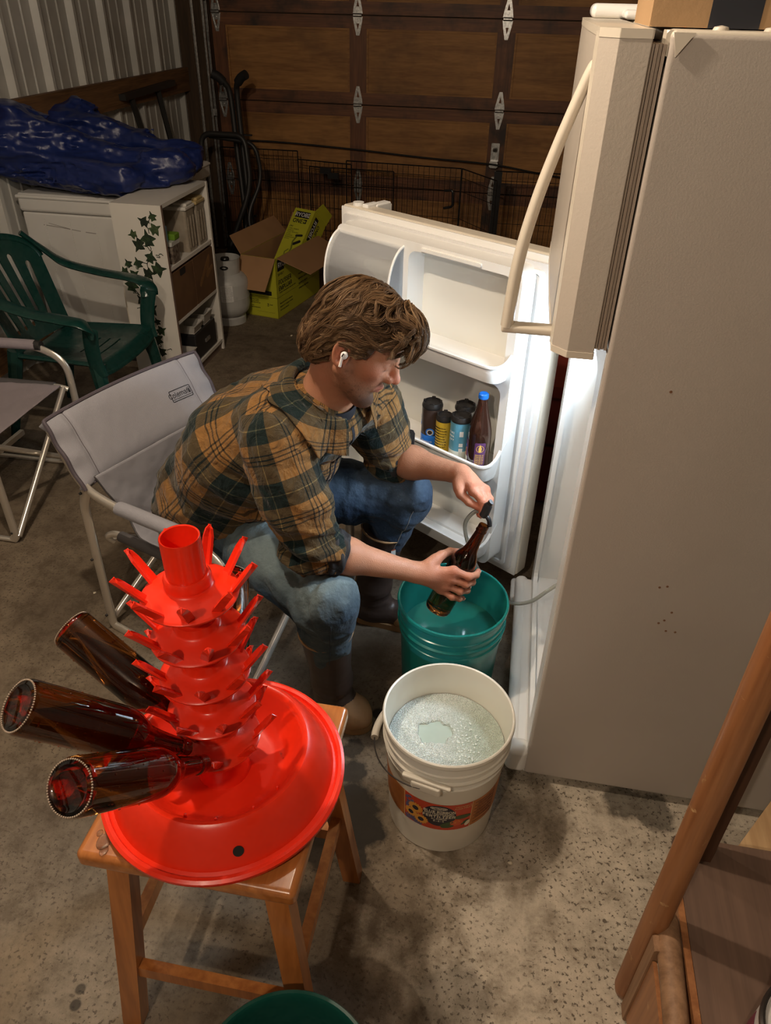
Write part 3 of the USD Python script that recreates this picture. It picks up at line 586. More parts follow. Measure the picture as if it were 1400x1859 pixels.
def ex1(t, r, h):
    t.part('badge', wrap(extr(sg.Point(0, 0).buffer(.014), .0006), r, h * .42, fa + .55), m_c1b, False, local=True)
    t.part('badge_mark', wrap(extr(sg.Point(0, 0).buffer(.010).difference(sg.Point(0, 0).buffer(.0075)), .0004), r, h * .42, fa + .55, .0012), m_inkw, False, local=True)
    t.part('sunburst', wrap(extr(unary_union([affinity.rotate(sg.box(-.001, .004, .001, .02), k * 20, origin=(0, 0)) for k in range(18)] + [sg.Point(0, 0).buffer(.004)]), .0005), r, h * .60, fa - 1.2), m_c1b, False, local=True)
    t.part('lettering', wrap(text('adventure', .006), r, h * .2, fa + .2, .0008), m_inkw, False, local=True)
def ex2(t, r, h):
    for k in range(9): t.part('lettering', wrap(text('INGREDIENTS WATER MALT'[:14 + k % 4], .0035), r, h * (.2 + .07 * k), fa + .05), m_ink, False, local=True)
def ex3(t, r, h):
    for k, s in enumerate(['T N I', 'R S K', 'L V Y']): t.part('lettering', wrap(text(s, .006, bold=True), r, h * .70 - k * .012, fa - .25), m_inkw, False, local=True)
    t.part('lettering', wrap(text('premium sour', .0055), r, h * .16, fa - .1, .0009), m_ink, False, local=True)
    for z, hh in ((.70, .018), (.45, .012), (.33, .014)): t.part('info_patch', wrap(extr(sg.box(-.006, -hh / 2, .006, hh / 2), .0005), r, h * z, fa + .75), m_inkw, False, local=True)
can('beer_can', 'dark brown beer can with bright blue foot and black lid, left of the others', .331, .100, .033, .155, [m_c1, (.012, .052, m_c1b)], extras=ex1)
can('beer_can', 'mostly hidden white and yellow can with black lid behind the other three cans', .245, .04, .033, .155, [m_c4, (.02, .12, m_c2)])
can('beer_can', 'slim yellow can of small dark print with black lid between the brown and blue cans', .270, .112, .027, .135, [m_c2], extras=ex2)
can('beer_can', 'pale blue beer can with cream band and black lid beside the dark bottle', .208, .108, .033, .155, [m_c3, (.016, .047, m_c3b)], extras=ex3)
# ------------------------------------------------------------------ bottles
def glass_mat(name, col, rough=0.02):
    return usdkit.material(stage, LK + name, {'p': ('principled_bsdf', {'base_color': col, 'roughness': rough, 'ior': 1.5, 'transmission_weight': 1.0, 'specular_ior_level': 0.5})}, [], surface='p.BSDF')
m_amber = glass_mat('amber_glass', (0.27, 0.088, 0.016), 0.03)
m_drop = glass_mat('water_droplet', (0.85, 0.5, 0.2), 0.02)
BOT = [(0, .004), (.022, .004), (.028, 0), (.034, .002), (.0368, .008), (.0368, .150), (.0362, .165), (.033, .180), (.0265, .195), (.021, .205), (.0185, .215), (.0160, .235), (.0138, .262), (.0132, .268), (.0150, .270), (.0150, .275), (.0138, .277), (.0142, .279), (.0142, .288), (.0128, .290)]
def bottle_mesh(n=56, prof=BOT, wall=.003):
    o = np.array(prof, float); o = smooth_prof(o)
    inn = [(max(r - wall, 0.0), z) for r, z in o[::-1] if z > .012]; inn = [(r, z) for r, z in inn] + [(0.0, .013)]
    return lathe(np.vstack([o, inn]), n)
def smooth_prof(o): return o
def droplets(n, seed, r0=.037, z0=.01, z1=.16):
    g = np.random.default_rng(seed); out = []
    for k in range(n):
        a, z, s = g.uniform(0, 2 * PI), g.uniform(z0, z1), g.uniform(.0006, .0016)
        b = trimesh.creation.icosphere(1, 1.0); b.vertices = b.vertices * (s * .6, s, s * g.uniform(1, 1.5)); out.append(xf(b, Rz(a), (r0 * math.cos(a), r0 * math.sin(a), z)))
    return cat(*out)
def bottle(label, base, top, group, spin=0.0):
    base, top = V(*base), V(*top); z = nrm(top - base)
    t = Thing('beer_bottle', label, 'bottle', mat=T4(base, axes((1, 0, .01), z) @ Rz(spin)), group=group)
    t.part('glass_body', bottle_mesh(), m_amber, 35, local=True)
    t.part('base_knurl', cat(*[xf(trimesh.creation.icosphere(1, .0014), None, (.0335 * math.cos(a), .0335 * math.sin(a), .0012)) for a in np.arange(64) * 2 * PI / 64]), M('glass_knurl', (.30, .23, .17), .15), True, local=True)
    t.part('water_drops', droplets(70, 3), m_drop, True, local=True, kind='stuff')
    return t
gB = 'brown beer bottles'
b0 = bottle('brown bottle sticking out left of the red rack, foremost, its round base facing the viewer', (-.456, .470, .962), (-.394, .655, .776), 'bottles drying on the red rack')
def bmat(base, top, spin=0.0): base, top = V(*base), V(*top); return T4(base, axes((1, 0, .01), nrm(top - base)) @ Rz(spin))
dup(b0, bmat((-.560, .545, 1.000), (-.420, .672, .790), 1.0), 'brown bottle lying almost level at the left edge of the picture, middle of the three')
dup(b0, bmat((-.672, .815, .862), (-.43, .735, .745), 2.0), 'brown bottle behind the other two at the left, its base tipped up over the floor')
dup(b0, bmat((-.493, 1.080, .790), (-.405, .815, .735), 2.6), 'brown bottle mostly hidden behind the top tiers of the red rack')
HB = ((-.108, 1.552, .352), (-.004, 1.602, .624))
dup(b0, bmat(*HB, .4), 'brown bottle held tilted over the teal bucket by the seated person', group='bottle in the hand')
# bottle on the door shelf, full, with paper labels and a blue cap
PB = [(0, .004), (.022, .004), (.030, 0), (.035, .004), (.0365, .010), (.0365, .125), (.035, .140), (.030, .165), (.022, .195), (.0165, .22), (.0140, .24), (.0140, .252), (0, .252)]
m_dark_glass = M('dark_beer_glass', (0.028, 0.010, 0.006), 0.06, coat_weight=1.0, coat_roughness=0.02)
m_bluecap = M('blue_crown_cap', (0.01, 0.13, 0.55), 0.35); m_purple = M('purple_label', (0.10, 0.035, 0.12), 0.5); m_orange = M('orange_print', (0.72, 0.24, 0.04), 0.5); m_gold = M('gold_print', (0.70, 0.45, 0.10), 0.4)
o = HP + Rd @ V(.135, .108, .5285)
t = Thing('beer_bottle', 'full dark bottle with blue crown cap and purple labels on the door shelf', 'bottle', mat=T4(o))
t.part('glass_body', lathe(PB, 48), m_dark_glass, 35, local=True)
t.part('crown_cap', lathe([(.0150, .243), (.0158, .246), (.0150, .256), (.012, .259), (0, .259)], 24), m_bluecap, 30, local=True)
for a0, nm in ((fa - .85, 0), (fa + .75, 1)):
    lb = t.part('paper_label', wrap(tess(extr(rrect(-.017, -.04, .017, .04, .005), .0004), .006), .0365, .068, a0), m_purple, False, local=True)
    if nm == 0:
        t.part('label_foot', wrap(tess(extr(rrect(-.016, -.039, .016, -.018, .003), .0004), .006), .0365, .068, a0, .0009), m_can_w if 0 else m_c3b, False, local=True, parent=lb)
        t.part('label_figure', wrap(tess(extr(sg.Polygon([(-.008, -.018), (.006, -.018), (.004, .0), (.008, .008), (0, .016), (-.008, .006)]), .0004), .006), .0365, .068, a0, .0009), m_orange, False, local=True, parent=lb)
        t.part('label_bird', wrap(extr(sg.Point(.002, .016).buffer(.006), .0004), .0365, .068, a0, .0013), m_c1b, False, local=True, parent=lb)
    else:
        t.part('label_emblem', wrap(extr(sg.Polygon([(0, .036), (.005, .022), (.004, .010), (-.004, .010), (-.005, .022)]).union(sg.Point(0, .02).buffer(.012).difference(sg.Point(0, .02).buffer(.0105))), .0004), .0365, .068, a0, .0009), m_gold, False, local=True, parent=lb)
        for k in range(6): t.part('label_text', wrap(text('BREWED BY', .0035), .0365, .066 - k * .006, a0, .0009), m_gold, False, local=True, parent=lb)

# ------------------------------------------------------------------ stool
m_stool = wood_mat('stool_wood', (0.29, 0.086, 0.017), (0.50, 0.180, 0.044), 'z', 0.32, 16, 0.05, 0.0004, 0.35)
m_stoolx = wood_mat('stool_wood_seat', (0.30, 0.092, 0.019), (0.53, 0.195, 0.050), 'y', 0.28, 14, 0.06, 0.0004, 0.5)
SC = V(-.407, .762, 0); SH = .610
st = Thing('wooden_stool', 'square reddish wooden stool carrying the red bottle drying rack', 'stool', loc=SC)
seat = extr(rrect(-.182, -.192, .182, .192, .02, 5), .034, None, (SC[0], SC[1], SH - .034))
m3seat = cbox((SC[0] - .184, SC[1] - .192, SH - .036), (SC[0] + .184, SC[1] + .192, SH), .012, 3)
st.part('seat', m3seat, m_stoolx, 40)
LEG = {}
for sx in (-1, 1):
    for sy in (-1, 1):
        a = SC + V(sx * .188, sy * .190, 0); b = SC + V(sx * .135, sy * .140, SH - .036); LEG[sx, sy] = (a, b)
        st.part('leg', bar(a, b, .040, .034, up=(0, 1, 0), r=.003), m_stool, False)
def lp_at(k, z): a, b = LEG[k]; return a + (b - a) * (z / b[2])
for k1, k2, z in (((-1, -1), (1, -1), .20), ((-1, 1), (1, 1), .20), ((-1, -1), (-1, 1), .28), ((1, -1), (1, 1), .28)):
    st.part('stretcher', bar(lp_at(k1, z), lp_at(k2, z), .020, .034, r=.002), m_stool, False)
# water spilt on the stool corner
m_water = glass_mat('spilt_water', (0.95, 0.95, 0.95), 0.02)
wd = []
for (x, y, s) in ((-.552, .600, .012), (-.566, .612, .005), (-.545, .585, .007)):
    b = trimesh.creation.icosphere(2, s); b.vertices = b.vertices * (1, 1.3, .16); wd.append(xf(b, None, (x, y, SH + .0008)))
single('water_drops', cat(*wd), m_water, 'few drops of water spilt on the near left corner of the stool seat', 'water', smooth=True, kind='stuff')

# ------------------------------------------------------------------ red bottle drying rack
m_red = M('red_plastic', (0.84, 0.030, 0.008), 0.28, subsurface_weight=0.0, specular_ior_level=0.5, rvar=(14, .2, .38))
TR = V(-.402, .757, SH + .004)
tilt = Ry(math.radians(-1.2))
bt = Thing('bottle_drying_rack', 'bright red plastic bottle drying rack of stacked pronged tiers on a round drip tray', 'bottle rack', mat=T4(TR, tilt))
tray = [(0, 0), (.150, 0), (.190, .002), (.205, .004), (.210, .010), (.210, .016), (.205, .019), (.199, .018), (.197, .013), (.190, .016), (.178, .040), (.165, .062), (.155, .074), (.149, .078), (.143, .077), (.137, .070), (.125, .050), (.112, .032), (.100, .022), (.085, .018), (.045, .018), (.042, .06), (0, .06)]
holem = trimesh.creation.cylinder(.0095, .12, sections=24)
ta = lathe(np.vstack([[(0, .001)], tray[1:]]), 96)
mm = m3.Manifold(m3.Mesh(np.asarray(ta.merge_vertices() or ta.vertices, np.float32) if False else np.asarray(ta.vertices, np.float32), np.asarray(ta.faces, np.uint32))) if False else None
bt.part('drip_tray', ta, m_red, 40, local=True)
ha = math.radians(-62); hr = .178
hd_ = V(math.cos(ha) * hr, math.sin(ha) * hr, .041)
hn = nrm(V(math.cos(ha) * .9, math.sin(ha) * .9, .5))
bt.part('overflow_hole', xf(cat(trimesh.creation.cylinder(.0085, .0012, sections=28)), axes((0, 0, 1), hn), hd_ + hn * .0004), m_hole, False, local=True)
for k, a in enumerate((-100, -75, -45, -20)):
    a = math.radians(a); bt.part('tray_nub', cat(xf(lathe([(.0028, 0), (.0022, .012), (0, .014)], 10), None, (.118 * math.cos(a), .118 * math.sin(a), .036))), m_red, 40, local=True)
NT, PEG = 5, 9
def tier_mesh():
    pr = [(.026, -.004), (.029, -.004), (.031, .006), (.045, -.004), (.066, -.020), (.0685, -.020), (.0685, -.017), (.0655, -.0165), (.046, .0), (.036, .008), (.0325, .010), (.0325, .016), (.026, .016)]
    pr = [(.026, -.055), (.0285, -.055), (.0285, -.012), (.046, -.0165), (.0665, -.0215), (.0700, -.0225), (.0708, -.0195), (.0675, -.0165), (.046, -.0075), (.037, -.003), (.0335, .001), (.0330, .014), (.026, .014)]
    return lathe(pr, 64)
def peg_mesh():
    # blade with a V section: outline in (along, across), fold along the middle
    out, L, w = [], .062, .0085
    P = [(-.008, .0100), (.040, .0090), (.052, .0064), (.059, .0010)]
    top = [(x, y, .0035 * 1) for x, y in P]; 
    v = []
    for x, y in P:
        v += [(x, -y, .0035), (x, -y + .0028, .0060), (x, 0, .0025), (x, y - .0028, .0060), (x, y, .0035), (x, 0, -.0045)]
    v = np.array(v); f = []
    for i in range(len(P) - 1):
        for j in range(6): f.append([i * 6 + j, i * 6 + (j + 1) % 6, (i + 1) * 6 + (j + 1) % 6, (i + 1) * 6 + j])
    n = (len(P) - 1) * 6
    caps = [[0, 5, 4], [0, 4, 3], [0, 3, 2], [0, 2, 1], [n, n + 1, n + 2], [n, n + 2, n + 3], [n, n + 3, n + 4], [n, n + 4, n + 5]]
    return TM(v, np.vstack([quads(f)[:, ::-1], caps]))
tm, pm_ = tier_mesh(), peg_mesh()
for k in range(NT):
    z = .122 + k * .0795
    tp = bt.part('tier', xf(tm, None, (0, 0, z)), m_red, 40, local=True)
    for j in range(PEG):
        a = 2 * PI * (j + (.35 if k % 2 else .0)) / PEG + .18
        R = Rz(a) @ Ry(math.radians(-54))
        bt.part('prong', xf(pm_, R, V(.0650 * math.cos(a), .0650 * math.sin(a), z - .015)), m_red, False, parent=tp, local=True)
ct = [(.0245, .44), (.0285, .44), (.0285, .521), (.0275, .5225), (.0258, .521), (.0245, .45)]
bt.part('top_tube', lathe(ct, 48), m_red, 40, local=True); bt.part('tube_collar', lathe([(.0285, .442), (.0345, .442), (.0345, .452), (.031, .458), (.0285, .458)], 48), m_red, 40, local=True)
bt.part('column', lathe([(.0, .02), (.026, .02), (.026, .44), (.0, .44)], 32), m_red, 40, local=True)
# foam remains in the tray
m_foam = M('foam', (0.80, 0.82, 0.80), 0.25, bump=(900, 0.0006), specular_ior_level=0.6)
fo = []
rg = np.random.default_rng(7)
for (cx, cy, r) in ((.03, -.108, .014), (.10, .045, .013)):
    for _ in range(60):
        a, q = rg.uniform(0, 2 * PI), r * math.sqrt(rg.uniform()); s = rg.uniform(.0008, .0018)
        fo.append(xf(trimesh.creation.icosphere(1, s), None, (cx + q * math.cos(a), cy + q * math.sin(a), .0235 + .0)))
fm = cat(*fo); fm.vertices = np.asarray(fm.vertices) @ tilt.T + TR
single('soap_bubbles', fm, m_drop if 0 else m_water, 'small patches of soap bubbles in the red tray', 'foam', smooth=True, kind='stuff')

# ------------------------------------------------------------------ buckets
def bucket_profile(h=.370, r0=.132, r1=.1555, wall=.0025):
    R = lambda z: r0 + (r1 - .006 - r0) * (z / h)
    o = [(0, 0.006), (r0 - .012, .006), (r0 - .010, 0), (r0 - .003, .0), (r0, .004), (R(.265), .265), (R(.266) + .0045, .267), (R(.272) + .0045, .272), (R(.272) + .001, .274), (R(.292) + .001, .292), (R(.293) + .007, .294), (R(.301) + .008, .300), (R(.304) + .002, .304),
         (R(.318) + .002, .318), (R(.319) + .0055, .320), (R(.325) + .0055, .325), (R(.326) + .002, .327), (R(.35) + .002, .350), (r1, .355), (r1 + .0012, .362), (r1, .368), (r1 - .0025, h), (r1 - .006, h - .0015), (r1 - .0085, .358)]
    i = [(R(.33) - wall, .33), (R(.2) - wall, .2), (R(.01) - wall, .012), (0, .012)]
    return np.array(o + i), R
bp, bR = bucket_profile()
m_bwhite = M('white_bucket_plastic', (0.74, 0.70, 0.60), 0.36, subsurface_weight=0.08, subsurface_scale=0.01, subsurface_radius=(1, .9, .7), var2=(5, (0.66, 0.60, 0.49), .5, .8))
BC = V(-.036, 1.183, 0)
wb = Thing('white_bucket', 'white plastic pail with an orange garden fertilizer label, half full of suds', 'bucket', loc=BC)
wb.part('bucket_body', lathe(bp, 96), m_bwhite, 35, local=True)
m_lab_o = M('label_orange', (0.46, 0.165, 0.035), 0.45, var2=(30, (0.38, 0.12, 0.025), .4, .7)); m_lab_r = M('label_red', (0.55, 0.055, 0.018), 0.4); m_lab_line = M('label_pale', (0.62, 0.40, 0.18), .5)
m_oval = M('label_navy', (0.018, 0.016, 0.03), .45); m_sun = M('sunflower_yellow', (0.72, 0.33, 0.05), .5); m_green = M('vegetable_green', (0.05, 0.09, 0.03), .5); m_blue_fl = M('delphinium_blue', (0.11, 0.10, 0.20), .5); m_tom = M('tomato_red', (0.62, 0.10, 0.03), .45); m_cream = M('label_cream', (0.72, 0.66, 0.5), .5)
fz = math.radians(-90); ZL, HL = .158, .105; tp_ = (bR(.2) - bR(.1)) / .1
def onb(poly, dz=0.0, off=.0004, th=.0003, fine=.012):
    m = extr(poly, th); m = tess(m, fine); return wrap(m, bR(ZL), ZL, fz, off, tp_)
wb.part('label_wrap', onb(sg.box(-.245, -HL / 2, .245, HL / 2), off=.0003), m_lab_o, False, local=True)
lr = wb.part('label_front', onb(sg.box(-.083, -HL / 2, .083, HL / 2), off=.0007), m_lab_r, False, local=True)
wb.part('label_edge', onb(unary_union([sg.box(-.085, -HL / 2, -.083, HL / 2), sg.box(.083, -HL / 2, .085, HL / 2)]), off=.0011), m_lab_line, False, local=True)
wb.part('label_oval', onb(affinity.scale(sg.Point(.006, .006).buffer(1, quad_segs=20), .040, .042), off=.0011), m_oval, False, local=True, parent=lr)
wb.part('label_emblem', onb(affinity.scale(sg.Point(.004, .037).buffer(1), .020, .006).difference(affinity.scale(sg.Point(.004, .037).buffer(1), .0185, .005)), off=.0015), m_cream, False, local=True, parent=lr)
def tb(s, h, x, y, mat=None, bold=True, sx=1.0, parent=lr):
    m = text(s, h, .0003, bold, sx=sx); wb.part('lettering', wrap(tess(xf(m, None, (x, y, 0)), .01), bR(ZL), ZL, fz, .0016, tp_), mat or m_cream, False, local=True, parent=parent)
tb('INTREPID', .005, .004, .037, sx=1.0); tb('BLUE RIBBON', .0088, .006, .023, sx=.95); tb('PHYTODYNAMIC', .0062, .006, .0135, sx=1.0); tb('FERTILIZER', .0095, .006, .003, sx=1.05); tb('ALL PURPOSE', .004, .006, -.007); tb('5-4-1', .006, .006, -.0145)
tb('Nourishes &', .005, .062, .045, m_tom if 0 else m_lab_line, False); tb('Builds FRUIT', .005, .062, .037, m_lab_line, False)
rg = np.random.default_rng(3)
wb.part('flower_print', onb(unary_union([sg.Point(-.078 + abs(rg.normal(0, .010)), rg.uniform(-.05, .045)).buffer(rg.uniform(.002, .005), quad_segs=2) for _ in range(70)] + [sg.Point(-.05 + rg.normal(0, .01), rg.uniform(-.05, -.03)).buffer(.005, quad_segs=2) for _ in range(20)]).intersection(sg.box(-.083, -HL / 2, .05, HL / 2)), off=.0011), m_blue_fl, False, local=True, parent=lr)
for (x, y, r) in ((-.052, .012, .019), (-.064, -.014, .017), (-.037, -.024, .018)):
    pet = unary_union([affinity.rotate(affinity.translate(affinity.scale(sg.Point(0, 0).buffer(1, quad_segs=3), r * .42, r * .16), r * .62, 0), k * 360 / 16, origin=(0, 0)) for k in range(16)])
    wb.part('sunflower_print', onb(affinity.translate(pet, x, y), off=.0017), m_sun, False, local=True, parent=lr)
    wb.part('sunflower_heart', onb(sg.Point(x, y).buffer(r * .42), off=.0021), m_oval, False, local=True, parent=lr)
for (x, y, a, b, ang, mt) in ((.062, .000, .022, .008, 0, m_green), (.025, -.026, .018, .006, 30, m_green), (.028, -.036, .016, .006, 10, m_green), (.05, -.022, .016, .012, 0, m_tom), (.07, -.026, .012, .005, 40, m_green), (.045, -.018, .012, .006, 10, m_sun), (.077, -.032, .006, .011, -20, m_cream)):
    wb.part('vegetable_print', onb(affinity.translate(affinity.rotate(affinity.scale(sg.Point(0, 0).buffer(1, quad_segs=6), a, b), ang, origin=(0, 0)), x, y).intersection(sg.box(-.083, -HL / 2, .083, HL / 2)), off=.0014), mt, False, local=True, parent=lr)
for k in range(7): wb.part('print_rule', onb(sg.box(.092, .04 - k * .0135, .150, .0408 - k * .0135), off=.0008), m_oval, False, local=True)
wb.part('print_rule', onb(sg.box(.1535, -HL / 2, .1548, HL / 2), off=.0008), m_oval, False, local=True)
for k in range(5): tb('DIRECTIONS FOR USE IN GARDENS'[:20 + k], .0026, .121, .0345 - k * .0135, m_oval, False)
# bail: two lugs, wire hanging round the left side, grip
m_wire = M('bail_wire', (0.10, 0.09, 0.085), 0.35, 0.8)
for a in (math.radians(-101), math.radians(79)):
    lug = cat(xf(cbox((-.004, -.036, -.016), (.014, .036, .012), .006, 2), None, (.150, 0, .285)), xf(cbox((-.004, -.058, -.004), (.009, .058, .006), .004, 2), None, (.151, 0, .300)))
    wb.part('bail_lug', xf(lug, Rz(a)), m_bwhite, 40, local=True)
aa = np.radians(np.linspace(-101, -281, 40)); s = np.sin(np.linspace(0, PI, 40))
bw = np.stack([(.163 + .012 * s) * np.cos(aa), (.163 + .012 * s) * np.sin(aa), .285 - .035 * s], 1)
bw[0] *= (.95, .95, 1); bw[-1] *= (.95, .95, 1)
wb.part('bail_wire', tube(bw, .0018, 8), m_wire, True, local=True)
wb.part('bail_grip', tube(bw[16:25], .0095, 12), m_bwhite, 40, local=True)
# soapy water and foam
m_soap = M('soapy_water', (0.42, 0.52, 0.47), 0.12, var2=(12, (0.46, .56, .51), .4, .6))
def suds_mat():
    n = {'p': ('principled_bsdf', {'roughness': 0.3}), 'tc': ('geometry', {}), 'v': ('voronoi_texture', {'scale': 330.0}), 'nz': ('noise_texture', {'scale': 38.0, 'detail': 5.0}), 'dd': ('vector_math', {'math_type': 'distance', 'vector2': (.085, 1.215, .262)}), 'dm': ('map_range', {'from_min': .06, 'from_max': .15, 'to_min': .85, 'to_max': .0, 'clamp': True}), 'mg': ('mix_color', {'b': (.50, .585, .50)}),
         'r': ('rgb_ramp', {'ramp': [(0, (0.88, 0.93, 0.91)), (.40, (.82, .88, .86)), (.65, (.64, .72, .69)), (1, (.55, .64, .60))]}), 'b': ('bump', {'distance': .004, 'invert': True}),
         'm': ('mix_color', {'fac': .35, 'blend_type': 'multiply'}), 'r2': ('rgb_ramp', {'ramp': [(.35, (.75, .8, .78)), (.6, (1, 1, 1))]})}
    return usdkit.material(stage, LK + 'soap_suds', n, [('tc.position', 'v.vector'), ('tc.position', 'nz.vector'), ('v.distance', 'r.fac'), ('v.distance', 'b.height'), ('b.normal', 'p.normal'), ('r.color', 'm.a'), ('nz.fac', 'r2.fac'), ('r2.color', 'm.b'), ('tc.position', 'dd.vector1'), ('dd.value', 'dm.value'), ('dm.result', 'mg.fac'), ('m.result', 'mg.a'), ('mg.result', 'p.base_color')], surface='p.BSDF')
m_suds = suds_mat()
WL = .262; RWL = bR(WL) - .0028
single('soapy_water', lathe([(0, WL - .02), (RWL, WL - .02), (RWL, WL), (0, WL)], 64).apply_translation(BC), m_soap, 'pale cloudy water showing through a hole in the suds of the white bucket', 'water', smooth=False)
def suds(u, v):
    a = 2 * PI * u; hx, hy, hr = -.030, .018, .036
    wob = .005 * np.sin(2 * a + 1) + .003 * np.sin(5 * a) + .0022 * np.sin(9 * a + 2)
    ri = hr + wob; x0, y0 = hx + ri * np.cos(a), hy + ri * np.sin(a); x1, y1 = (RWL - .0005) * np.cos(a), (RWL - .0005) * np.sin(a)
    s = v**1.1; x, y = x0 + (x1 - x0) * s, y0 + (y1 - y0) * s
    P = np.stack([x * 60, y * 60, 0 * x], -1)
    h = .0045 * np.clip(s / .05, 0, 1) + .004 * meshkit.fbm(P, 3, 2) + .003 * np.clip((s - .8) / .2, 0, 1) - .004 * np.clip((x - .02) / .08, 0, 1)
    return np.stack([x + BC[0], y + BC[1], WL + np.where(s < .001, -.002, np.maximum(h, .001))], -1)
single('soap_foam', grid(suds, 120, 40), m_suds, 'white soap foam ringed with bubbles floating in the white bucket', 'foam', smooth=True, kind='stuff')
rg = np.random.default_rng(11); bub = []
for _ in range(420):
    a, q = rg.uniform(0, 2 * PI), math.sqrt(rg.uniform(.08, 1)) * .105; x, y = -.02 + q * math.cos(a), -.01 + q * math.sin(a)
    if math.hypot(x + .030, y - .018) < .043 or math.hypot(x, y) > RWL - .004: continue
    bub.append(xf(trimesh.creation.icosphere(1, rg.uniform(.0012, .0028)), None, (BC[0] + x, BC[1] + y, WL + .006)))
single('soap_bubbles', cat(*bub), M('bubble_skin', (.80, .88, .85), .12, specular_ior_level=.8), 'larger bubbles on top of the suds in the white bucket', 'foam', smooth=True, kind='stuff')

# teal bucket
m_teal = M('teal_bucket_plastic', (0.007, 0.165, 0.140), 0.22, transmission_weight=0.0, subsurface_weight=0.15, subsurface_scale=0.02, subsurface_radius=(.3, 1, .9))
TC = V(-.068, 1.588, 0)
tb_ = Thing('teal_bucket', 'teal green plastic pail of water between the person\'s boots and the open refrigerator', 'bucket', loc=TC)
tb_.part('bucket_body', lathe(bp, 96), m_teal, 35, local=True)
m_twater = M('rinse_water', (0.012, 0.125, 0.098), 0.05, var2=(9, (0.018, 0.10, 0.08), .4, .65))
single('rinse_water', lathe([(0, .225), (bR(.24) - .0028, .225), (bR(.24) - .0028, .245), (0, .245)], 64).apply_translation(TC), m_twater, 'still green-tinted water inside the teal bucket', 'water', smooth=False)
tb_.part('lettering', wrap(tess(xf(text('OCEAN', .034, .0003, True), Rz(PI / 2)), .01), bR(.13), .155, math.radians(-62), .0006, tp_), m_inkw, False, local=True)
# dark green tub at the bottom edge
m_dgreen = M('dark_green_plastic', (0.010, 0.085, 0.065), 0.28, rvar=(20, .2, .4))
GC = V(-.205, .400, 0)
gt = Thing('green_tub', 'dark green plastic pail at the bottom edge beside the stool leg', 'bucket', loc=GC)
gp = [(0, .004), (.118, .004), (.122, 0), (.125, .006), (.145, .325), (.149, .328), (.152, .335), (.152, .345), (.149, .350), (.144, .350), (.141, .344), (.139, .325), (.119, .012), (0, .012)]
gt.part('bucket_body', lathe(gp, 80), m_dgreen, 35, local=True)
